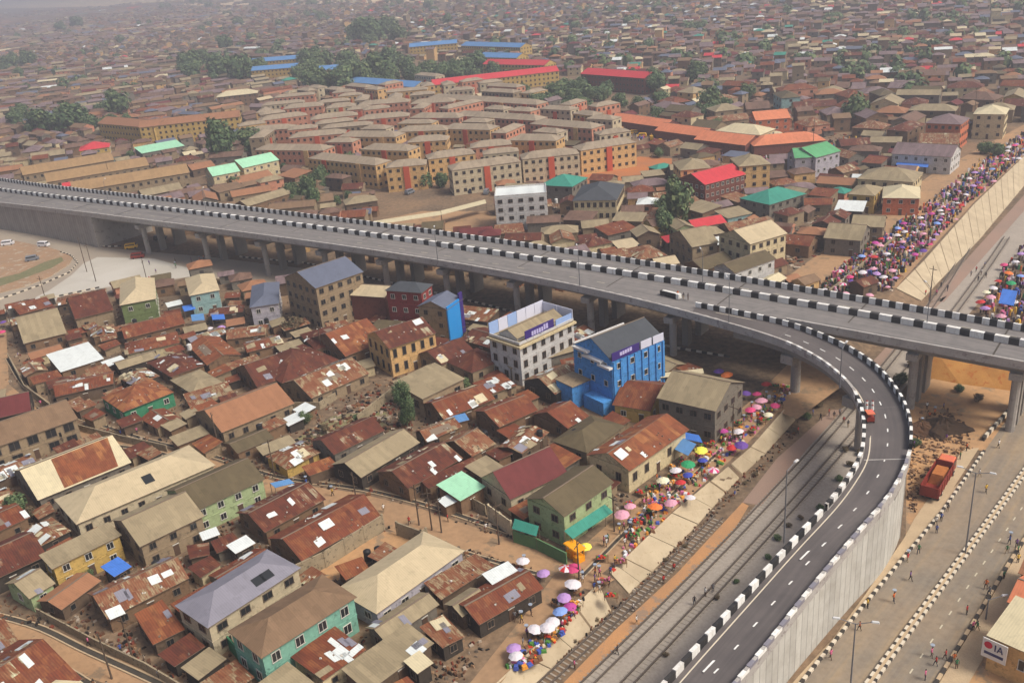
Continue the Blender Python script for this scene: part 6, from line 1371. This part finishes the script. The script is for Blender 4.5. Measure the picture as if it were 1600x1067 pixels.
for x, y, pz, sh in [(1053, 893, 'walking', 'red'), (1037, 912, 'standing', 'red'), (990, 955, 'walking', 'white'), (995, 975, 'walking', 'white'), (965, 1022, 'walking', 'dark'), (898, 1045, 'standing', 'pink'), (1085, 945, 'walking', 'dark'), (1114, 925, 'walking', 'grey'), (1102, 932, 'standing', 'white'), (1247, 678, 'walking', 'red'), (1295, 650, 'standing', 'red'), (1303, 655, 'walking', 'dark'), (1312, 650, 'standing', 'grey'), (1282, 657, 'walking', 'dark'),
                     (1148, 778, 'standing', 'blue'), (1318, 662, 'walking', 'red'), (1325, 668, 'standing', 'dark'), (1270, 650, 'standing', 'blue'), (1480, 455, 'walking', 'dark'), (1525, 425, 'walking', 'red'), (1533, 430, 'standing', 'white'), (1540, 435, 'walking', 'dark'), (1538, 418, 'walking', 'blue'), (1528, 440, 'standing', 'dark'), (1517, 432, 'walking', 'grey'), (1452, 470, 'standing', 'red'), (1446, 462, 'walking', 'red'), (1463, 462, 'standing', 'pink'), (1470, 450, 'walking', 'dark')]:
    person(x, y, EZ, pz, sh, where='beside the rails', group='people walking along the railway')
for x, y in [(1422, 907), (1396, 941), (1455, 1027), (1477, 1030), (1462, 1040), (1445, 1062), (1510, 960), (1577, 850), (1588, 855), (1590, 865), (1573, 865), (1418, 878), (1540, 770), (1510, 705), (1500, 718), (1478, 735), (1530, 745), (1462, 820), (1470, 815), (1435, 865), (1343, 985), (1298, 1030), (1355, 950), (1490, 1035), (1494, 1045), (1540, 920), (1545, 930), (1520, 985), (1526, 986), (1590, 880), (1568, 905), (1463, 833), (1480, 800), (1573, 665), (1582, 640), (1560, 700)]:
    person(x, y, EZ, where='on the wide road' if y > 740 else 'near the truck', group='people on and beside the wide road')
for x, y in [(880, 825), (948, 855), (950, 847), (944, 852), (968, 835), (975, 828), (985, 820), (520, 775), (530, 760), (560, 790), (480, 760), (190, 683), (215, 678), (110, 650), (600, 800), (640, 820), (700, 815), (65, 635), (190, 1020), (250, 1060), (140, 1010), (30, 560), (330, 742), (820, 885), (905, 895), (830, 940), (812, 965), (824, 995), (818, 1010), (912, 870), (760, 830)]:
    person(x, y, 0, where='on the dirt street', group='people on the dirt streets')
k = 0
while k < 62:
    x, y = market_spot(ur); x += ur.gauss(4, 8); y += ur.gauss(3, 5); person(x, y, 0, where='in the lower market', group='people in the lower market'); k += 1
k = 0
while k < 128:
    x, y = ur.uniform(1250, 1640), ur.uniform(190, 468)
    if in_poly(x, y, UPM): person(x, y, 0, where='in the upper market', group='people in the upper market'); k += 1
for x, y in [(1452, 655), (1460, 650), (1440, 668), (1478, 690), (1428, 700), (1448, 640), (1474, 640)]: person(x, y, EZ, where='at the dark soil heap', group='people at the soil heap')
for i in range(14): person(ur.uniform(230, 330), ur.uniform(405, 440), 0, where='at the pale road', group='people by the left junction')
# uncountable part of the upper market crowd and of the market under the terracotta sheds
M_gv0 = solid('crowd_grey', C(128, 116, 108), .9)
RUB0 = solid('crowd_dark', C(52, 46, 50), .9)
def crowd(poly_px, n, box, label, name, base=0.0, colsf=None, hh=(.5, 1.7)):
    mb = MB(); r = random.Random(len(label)); cc_ = colsf or (list(SHM.values())+GOODM+[UM['pale pink'], UM['white'], UM['lavender']]+[RUB0]*10+[SKIN]*4+[HAIR]*2+[M_gv0]*3); k = 0
    while k < n:
        x, y = r.uniform(box[0], box[1]), r.uniform(box[2], box[3])
        if not in_poly(x, y, poly_px): continue
        p = P(x, y, base+.5); h = r.uniform(*hh); w_ = r.uniform(.3, .9); mb.box((p.x, p.y, base), (w_, w_*.8, h), r.choice(cc_), r.uniform(0, 3), taper=.75, nobot=True); k += 1
    o = mb.build(name); tag(o, label, 'crowd', kind='stuff')
crowd(UPM, 1500, (1255, 1640, 190, 470), 'packed goods and people filling the gaps of the upper market', 'crowd')
crowd([(985, 192), (1040, 206), (1100, 220), (1170, 234), (1280, 222), (1330, 215), (1400, 200), (1400, 232), (1330, 240), (1200, 262), (1120, 250), (1040, 230), (985, 215)], 900, (985, 1400, 190, 262), 'crowd of people and goods in front of the terracotta sheds', 'crowd')
crowd([(1530, 485), (1560, 430), (1600, 380), (1640, 360), (1640, 520), (1560, 510)], 500, (1530, 1640, 360, 520), 'packed stalls and goods east of the tracks', 'crowd', EZ)
crowd([(840, 985), (905, 925), (960, 880), (1010, 770), (1060, 730), (1100, 690), (1150, 670), (1185, 630), (1225, 590), (1240, 605), (1200, 655), (1130, 720), (1060, 790), (985, 860), (930, 915), (880, 985), (830, 1040), (790, 1040)], 520, (790, 1240, 590, 1040), 'goods, sacks and basins spread on the ground of the lower market', 'goods', colsf=GOODM, hh=(.15, .6))
# ================================================================== rubble
RUB = [solid('rubble_'+n, C(*c), .9) for n, c in (('tan', (140, 112, 86)), ('grey', (104, 92, 80)), ('dark', (50, 42, 36)), ('rust', (118, 60, 44)), ('pale', (168, 154, 138)), ('brown', (92, 70, 54)), ('black', (30, 27, 25)), ('earth', (120, 84, 58)), ('earthy', (96, 66, 48)))]
def rubble(n, box, test, base, label, sz=(.2, 1.0), mats=RUB, occ=True):
    mb = MB(); r = random.Random(n); k = 0; t = 0
    while k < n and t < n*30:
        t += 1; x, y = r.uniform(box[0], box[1]), r.uniform(box[2], box[3])
        if test and not in_poly(x, y, test): continue
        p = P(x, y, base)
        if occ:
            X, Y = int(p.x-OCC0[0]), int(p.y-OCC0[1])
            if not (0 <= X < OCC.shape[0] and 0 <= Y < OCC.shape[1]) or OCC[X, Y]: continue
        a, b = r.uniform(*sz), r.uniform(*sz)*.7; mb.box((p.x, p.y, base-.03), (a, b, r.uniform(.08, .5)), r.choice(mats), r.uniform(0, 3.1), taper=r.uniform(.5, 1), nobot=True); k += 1
    o = mb.build('rubble'); tag(o, label, 'rubble', kind='stuff')
rubble(3600, (-20, 1060, 470, 1090), None, 0, 'scraps and rubble in the gaps between the shanty houses', (.15, .8))
rubble(2600, (790, 1430, 210, 455), None, 0, 'scraps and rubble between the houses beyond the flyover', (.5, 2.2))
rubble(700, (450, 660, 590, 720), [(455, 690), (520, 648), (612, 590), (650, 640), (640, 690), (560, 700), (500, 720)], 0, 'pale broken blocks strewn over the weedy rubble lot', (.3, 1.3), occ=False)
rubble(380, (790, 1260, 640, 1070), [(945, 940), (1013, 885), (1085, 814), (1155, 747), (1195, 710), (1243, 656), (1256, 668), (1205, 722), (1165, 762), (1098, 826), (1030, 895), (965, 955), (870, 1040), (850, 1032)], EZ, 'litter along the foot of the embankment wall', (.15, .6), occ=False)
rubble(500, (1415, 1540, 600, 800), [(1420, 690), (1440, 640), (1500, 640), (1520, 700), (1470, 720), (1430, 800), (1420, 800)], EZ, 'clods of earth around the truck and soil heap', (.2, .9), mats=[M_orangedirt, RUB[5], RUB[0]], occ=False)
# ================================================================== soil heap, truck, cars
def mound(px, py, rx, ry, h, m, base, label, seed=1):
    r = random.Random(seed); p = P(px, py, base); mb = MB(); NR, NA = 7, 22; ring = []
    for i in range(NR+1):
        f = i/NR; row = []
        for j in range(NA):
            a = 2*math.pi*j/NA; rad = f*(1+.22*math.sin(a*3+seed)+.12*r.uniform(-1, 1)); z = h*(1-f**1.5)*(1+.12*r.uniform(-1, 1)) if i < NR else -.1
            row.append(Vector((math.cos(a)*rad*rx, math.sin(a)*rad*ry, z)))
        ring.append(row)
    for i in range(NR):
        for j in range(NA): k_ = (j+1) % NA; mb.face([ring[i][j], ring[i+1][j], ring[i+1][k_], ring[i][k_]] if i else [ring[0][0], ring[1][j], ring[1][k_]], m)
    o = mb.build('soil_heap', None, (p.x, p.y, base), smooth=False); tag(o, label, 'soil heap')
mound(1474, 672, 4.6, 3.6, 2.6, plain('black_soil', C(66, 50, 38), C(48, 38, 30), 1.2), EZ, 'tall dark soil heap behind the red truck', 2)
mound(1440, 672, 3.8, 3.2, 1.7, plain('brown_soil', C(92, 66, 48), C(70, 52, 40), 1.2), EZ, 'lower brown soil heap closest to the curved ramp', 5)
M_tred = plain('truck_red', C(138, 54, 42), C(108, 46, 40), .8, rough=.5); M_tyre = solid('tyre', (0.02, 0.02, 0.02), .8); M_pinkc = plain('cab_faded', C(214, 110, 96), C(206, 130, 70), .8); M_sand = plain('orange_sand', C(178, 112, 62), C(150, 90, 50), 1.0)
a, b = P(1449, 786, EZ), P(1481, 733, EZ); d = b-a; an = math.atan2(d.y, d.x)
tk = empty('tipper_truck', (a+b)/2, an); Lk = d.length; tag(tk, 'red tipper truck with a load of orange sand parked on the pavement', 'truck'); LAND.append(('the red truck', (a+b)/2))
mb = MB()
for s in (-1, 1): mb.box((-Lk*.12, s*1.42, 1.15), (Lk*.72, .14, 1.9), M_tred)
mb.box((-Lk*.48, 0, 1.15), (.14, 2.7, 1.9), M_tred); mb.box((Lk*.24, 0, 1.15), (.14, 2.7, 2.3), M_tred); mb.box((-Lk*.12, 0, 1.1), (Lk*.72, 2.8, .12), M_tred)
for k_ in range(6): mb.box((-Lk*.45+k_*Lk*.13, -1.53, 1.15), (.14, .1, 1.85), M_tred)
mb.build('tipper_body', tk)
mb = MB(); mb.box((Lk*.03, 0, 1.2), (Lk*.36, 2.6, 1.7), M_sand, taper=.72); mb.build('sand_load', tk)
mb = MB(); mb.box((Lk*.38, 0, .9), (Lk*.2, 2.6, 2.1), M_tred); mb.box((Lk*.37, 0, 3.0), (Lk*.18, 2.45, .22), M_pinkc, taper=.9); mb.build('cab', tk)
mb = MB(); mb.box((Lk*.475, 0, 1.9), (.1, 2.2, .85), M_glass); mb.build('windscreen', tk)
for s in (-1, 1):
    mb = MB(); mb.box((Lk*.39, s*1.29, 1.95), (Lk*.1, .08, .75), M_glass); mb.build('side_window', tk)
mb = MB(); mb.box((0, 0, .7), (Lk*.94, .9, .3), M_tyre); mb.build('chassis', tk)
for x in (-Lk*.36, -Lk*.22, Lk*.36):
    for s in (-1, 1):
        mb = MB(); mb.rod((x, s*1.05, .52), (x, s*1.4, .52), .52, .52, M_tyre, 14); mb.rod((x, s*1.39, .52), (x, s*1.44, .52), .24, .2, M_kerbw, 10); mb.build('wheel', tk)
def van(px, py, base, yaw, m, desc, cat='minibus', name='minibus', s=1.0, group=None):
    p = P(px, py, base+.8); root = empty(name, (p.x, p.y, base), yaw); root.scale = (s, s, s)
    mb = MB(); mb.box((0, 0, .35), (4.4, 1.75, .85), m); mb.box((-.25, 0, 1.2), (3.8, 1.65, .7), m, taper=.88); mb.box((-.25, 0, 1.9), (3.3, 1.4, .06), m); mb.build('body', root)
    mb = MB(); mb.box((-.3, 0, 1.28), (3.2, 1.69, .45), M_glass, taper=.93); mb.build('window', root)
    mb = MB(); mb.box((1.55, 0, 1.26), (.3, 1.45, .5), M_glass, taper=.8); mb.build('windscreen', root)
    for x in (-1.35, 1.35):
        for q in (-1, 1): mb = MB(); mb.rod((x, q*.72, .33), (x, q*.92, .33), .33, .33, M_tyre, 10); mb.build('wheel', root)
    return pend(root, desc, cat, group)
M_ym = solid('minibus_yellow', C(232, 178, 40), .45); M_wv = solid('van_white', C(220, 220, 224), .4); M_gv = solid('car_grey', C(120, 124, 132), .4); M_dv = solid('car_dark', C(40, 42, 50), .35)
van(12, 380, 0, .2, M_wv, 'white van parked on the traffic island side at the left edge'); van(68, 382, 0, -.3, M_wv, 'white van standing below the left retaining wall'); van(402, 521, 0, .5, M_ym, 'yellow minibus among rusty roofs beside the lilac house'); van(50, 404, 0, .4, M_gv, 'grey car on the orange traffic island', 'car', 'car')
for i, (x, y) in enumerate([(1003, 212), (1018, 216), (1032, 222), (1046, 228), (1062, 226), (1076, 233), (990, 207), (1366, 224), (1378, 228), (1358, 219), (1240, 238)]): van(x, y, 0, ur.uniform(0, 3), M_ym, 'yellow minibus parked near the terracotta sheds', group='yellow minibuses by the terracotta sheds')
for x, y, m, dsc in [(712, 290, M_wv, 'white van'), (735, 298, M_dv, 'dark car'), (748, 292, M_wv, 'white van'), (640, 300, M_gv, 'grey car'), (760, 300, M_gv, 'grey car'), (625, 292, M_dv, 'dark car'), (492, 338, M_gv, 'grey car'), (520, 342, M_dv, 'dark car'), (555, 347, M_gv, 'grey car'), (470, 336, M_wv, 'white van')]:
    nm_ = dsc.split()[1]; van(x, y, 0, ur.uniform(0, 3), m, f'{dsc} parked beyond the flyover', nm_, nm_, group='vehicles parked beyond the flyover')
van(215, 400, 0, .1, M_tred, 'small red vehicle on the pale road by the abutment', 'car', 'car'); van(250, 372, 0, .1, M_dv, 'dark car in the shade beside the abutment', 'car', 'car'); van(205, 385, 0, .2, M_ym, 'yellow minibus beside the abutment of the flyover')
# red tricycle and barrels on the ramp
def deckz(px): return 11.0
p = P(1358, 658, 11.05); tr = empty('tricycle', (p.x, p.y, 11.05), 1.5); tag(tr, 'small red motor tricycle on the curved ramp', 'tricycle')
mb = MB(); mb.box((0, 0, .35), (1.7, 1.2, .7), M_tred); mb.box((-.1, 0, 1.7), (1.7, 1.25, .12), M_pinkc); mb.build('body', tr)
for sx in (-.8, .75):
    for sy in (-.55, .55): mb = MB(); mb.box((sx, sy, 1.0), (.07, .07, .7), M_tyre); mb.build('post', tr)
mb = MB(); mb.box((.85, 0, 1.0), (.06, 1.1, .65), M_glass); mb.build('windscreen', tr)
for x, y in ((1.0, 0), (-.6, .55), (-.6, -.55)): mb = MB(); mb.rod((x, y-.08, .25), (x, y+.08, .25), .25, .25, M_tyre, 10); mb.build('wheel', tr)
for i, (x, y) in enumerate([(1354, 633), (1363, 633), (1354, 639), (1363, 640)]):
    p = P(x, y, 11.2); o = MB(); o.rod((0, 0, 0), (0, 0, .8), .26, .22, M_white, 10); o.rod((0, 0, .8), (0, 0, .95), .22, .1, M_tred, 10); pend(o.build('traffic_drum', None, (p.x, p.y, 11.2)), 'white traffic drum with red top on the curved ramp', 'traffic drum', 'white drums on the curved ramp')
# gore nose with barrels and a worker in orange on the flyover
nz = 11.75
a, b = P(1033, 460, nz), P(1058, 466, nz); d = b-a; an = math.atan2(d.y, d.x)
o = MB(); o.box((0, 0, 0), (d.length, .9, 1.1), M_black); o.box((.2, 0, 1.1), (d.length-.6, .7, .1), M_white); o.box((d.length/2+.4, 0, 0), (.8, 1.0, 1.15), M_white)
tag(o.build('crash_barrier', None, ((a+b)/2)[:], an), 'black and white nose barrier where the ramp leaves the flyover', 'barrier')
person(1059, 465, 0, 'standing', 'orange', z=nz, where='at the nose barrier')
for x, y in ((1068, 468), (1075, 469)): person(x, y, 0, 'standing', 'dark', z=nz, where='on the flyover deck')
def tank(px, py, base, m, desc, h=1.6, stand=0):
    p = P(px, py, base); root = empty('water_tank', (p.x, p.y, base)); mb = MB(); mb.rod((0, 0, stand), (0, 0, stand+h), .62, .6, m, 12); mb.rod((0, 0, stand+h), (0, 0, stand+h+.22), .58, .2, m, 12); mb.build('tank', root)
    mb = MB(); 
    for sx in (-.5, .5):
        for sy in (-.5, .5): mb.box((sx, sy, 0), (.1, .1, max(.1, stand)), M_fascia)
    mb.box((0, 0, stand-.06), (1.4, 1.4, .08), M_fascia); mb.build('stand', root); pend(root, desc, 'water tank', 'water tanks in the yards')
M_tk = solid('tank_black', (0.02, 0.02, 0.022), .5); M_tw = solid('tank_white', (0.6, 0.6, 0.58), .5)
tank(576, 878, 0, M_tk, 'black water tank in the orange yard', 1.8, .4); tank(592, 868, 0, M_tk, 'smaller black water tank beside the beige hip roof', 1.3, .3)
for x, y, m_, st_ in [(250, 905, M_tk, 2), (100, 700, M_tk, 2.5), (640, 660, M_tw, 2), (845, 700, M_tk, 2.4), (410, 690, M_tk, 2.5), (1010, 590, M_tk, 3), (300, 560, M_tw, 2.4), (420, 520, M_tk, 2.6), (215, 520, M_tk, 2.5), (760, 700, M_tk, 2.2), (900, 700, M_tk, 2.5), (1000, 405, M_tk, 3), (1110, 340, M_tk, 3), (870, 330, M_tw, 3), (1260, 330, M_tk, 3), (1310, 300, M_tk, 3)]: tank(x, y, 0, m_, ('black' if m_ is M_tk else 'white')+' water tank on a stand', 1.4, st_)
# ================================================================== lamp posts and poles
M_metal = solid('lamp_metal', (0.16, 0.16, 0.17), .5, .4); M_lamp = solid('lamp_head', (0.62, 0.62, 0.62), .4)
def lamp(p, h, desc, double=True, yaw=0.0, r=.11):
    root = empty('street_lamp', p, yaw); mb = MB(); mb.rod((0, 0, 0), (0, 0, h), r*1.2, r*.7, M_metal, 8); mb.build('pole', root)
    for s in ((-1, 1) if double else (1,)):
        mb = MB(); mb.rod((0, 0, h-.1), (s*1.9, 0, h+.45), .06, .05, M_metal, 6); mb.build('arm', root); mb = MB(); mb.box((s*2.2, 0, h+.42), (.9, .34, .16), M_lamp, taper=.8); mb.build('lamp_head', root)
    return tag(root, desc, 'street lamp')
lamp(P(1508, 866, EZ), 14.5, 'tall double armed street lamp standing in the median of the wide road', yaw=-.6)
lamp(P(1326, 1108, EZ), 13.5, 'double armed street lamp in the median at the bottom edge', yaw=-.3)
lamp(P(1225, 848, 10.0), 11.5, 'single armed lamp post on the rail side parapet of the ramp', False, .7)
lamp(P(1312, 606, 12.3), 7.5, 'lamp post on the upper bend of the ramp parapet', False, .9)
lamp(P(1540, 968, EZ), 3.5, 'short lamp pole beside the corner shop', False, 0)
for x, dsc in ((686, 'flyover lamp post above the red building'), (904, 'flyover lamp post above the bright blue building'), (1140, 'flyover lamp post close to the start of the ramp')):
    q = nearfn(tt(P(x, np.interp(x, [a[0] for a in NEAR], [a[1] for a in NEAR]), zp(x)))); lamp(q, 9.0 if x > 700 else 8.0, dsc, False, 1.6, .09)
for x, dsc in ((1097, 'flyover lamp post rising from the median beyond the pale yellow house'), (1448, 'flyover lamp post in the median above the tracks'), (320, 'flyover lamp post in the median above the junction'), (170, 'flyover lamp post in the median at the retaining wall')):
    q = cM(tt(P(x, np.interp(x, [a[0] for a in MED], [a[1] for a in MED]), zp(x)))); lamp(q, 7.5, dsc, False, 1.6, .08)
def upole(px, py, h, base=0.0):
    p = P(px, py, base); root = empty('utility_pole', (p.x, p.y, base), ur.uniform(0, 3)); mb = MB(); mb.rod((0, 0, -.2), (0, 0, h), .14, .09, M_bark, 7); mb.build('pole', root); mb = MB(); mb.box((0, 0, h-.9), (2.0, .1, .12), M_bark); mb.build('crossarm', root)
    return pend(root, 'wooden utility pole with one crossarm', 'utility pole', 'utility poles along the streets')
for x, y, h in [(675, 828, 8), (690, 832, 7), (655, 820, 8), (85, 648, 8), (24, 530, 10), (72, 470, 8), (232, 448, 9), (150, 440, 13), (136, 425, 12), (505, 560, 9), (780, 850, 8), (905, 905, 7), (960, 830, 7), (1145, 690, 8), (1453, 470, 9), (430, 745, 8), (210, 1035, 8), (175, 1060, 8), (1270, 240, 14), (1520, 200, 16), (175, 292, 12), (342, 700, 8), (560, 800, 8), (735, 560, 9), (1210, 555, 9)]: upole(x, y, h)
# ================================================================== labels
ORD = [''] + [w_+' ' for w_ in 'second third fourth fifth sixth seventh eighth ninth tenth eleventh twelfth thirteenth fourteenth fifteenth sixteenth seventeenth eighteenth nineteenth twentieth twenty-first twenty-second twenty-third twenty-fourth twenty-fifth twenty-sixth twenty-seventh twenty-eighth twenty-ninth thirtieth'.split()]
for d_, x, y, z in (('the soil heap', 1470, 670, EZ), ('the yellow kiosks', 898, 862, 0), ('the corner shop', 1580, 1010, EZ), ('the wide road', 1490, 890, EZ), ('the short slope lining', 1210, 670, 0), ('the wide concrete slope', 1500, 350, 0), ('the tall slender tree', 632, 650, 0), ('the rail bridge piers', 1430, 560, EZ), ('the pale road', 200, 430, 0), ('the pale walkway roof', 670, 335, 0)): LAND.append((d_, P(x, y, z)))
def finish_labels():
    cnt = {}
    for o, d, c, g in PEND: cnt[d] = cnt.get(d, 0)+1
    buckets = {}
    for o, d, c, g in PEND:
        o['category'] = c
        if g: o['group'] = g
        if cnt[d] == 1 and 4 <= len(d.split()) <= 16 and ',' not in d and 'person' not in d: o['label'] = d; continue
        p = o.location; nm, dist = min(((l[0], (l[1]-p).length) for l in LAND), key=lambda t: t[1])
        if len(d.split())+len(nm.split()) > 11 and 'person' in d: d = d.split(' in the ')[0].split(' on the ')[0].split(' at the ')[0].split(' beside the ')[0]
        if len((d+' closest to '+nm).split()) > 15: d = d.rsplit(',', 1)[0] if ',' in d else d
        buckets.setdefault((d, nm), []).append((dist, o, g))
    for (d, nm), v in buckets.items():
        v.sort(key=lambda t: t[0])
        for i, (dist, o, g) in enumerate(v):
            if len(v) == 1: o['label'] = f'{d} near {nm}'
            elif i < 30: o['label'] = f'{d}, {ORD[i]}closest to {nm}'
            else: o['label'] = f'{d}, among many around {nm}'
finish_labels()
# ================================================================== haze
mb = MB(); mb.box((0, 3200, EZ-1.2), (15000, 9600, 96), solid('haze_dummy', (1, 1, 1)))
hz = mb.build('haze'); hz.data.materials.clear()
hm = bpy.data.materials.new('haze_air'); hm.use_nodes = True; hn = hm.node_tree; hn.nodes.clear()
ho = hn.nodes.new('ShaderNodeOutputMaterial'); hv = hn.nodes.new('ShaderNodeVolumePrincipled')
hv.inputs['Color'].default_value = (0.87, 0.885, 1.0, 1); hv.inputs['Density'].default_value = 0.00044; hv.inputs['Anisotropy'].default_value = 0.2
hn.links.new(hv.outputs[0], ho.inputs['Volume']); hz.data.materials.append(hm); tag(hz, kind='stuff')
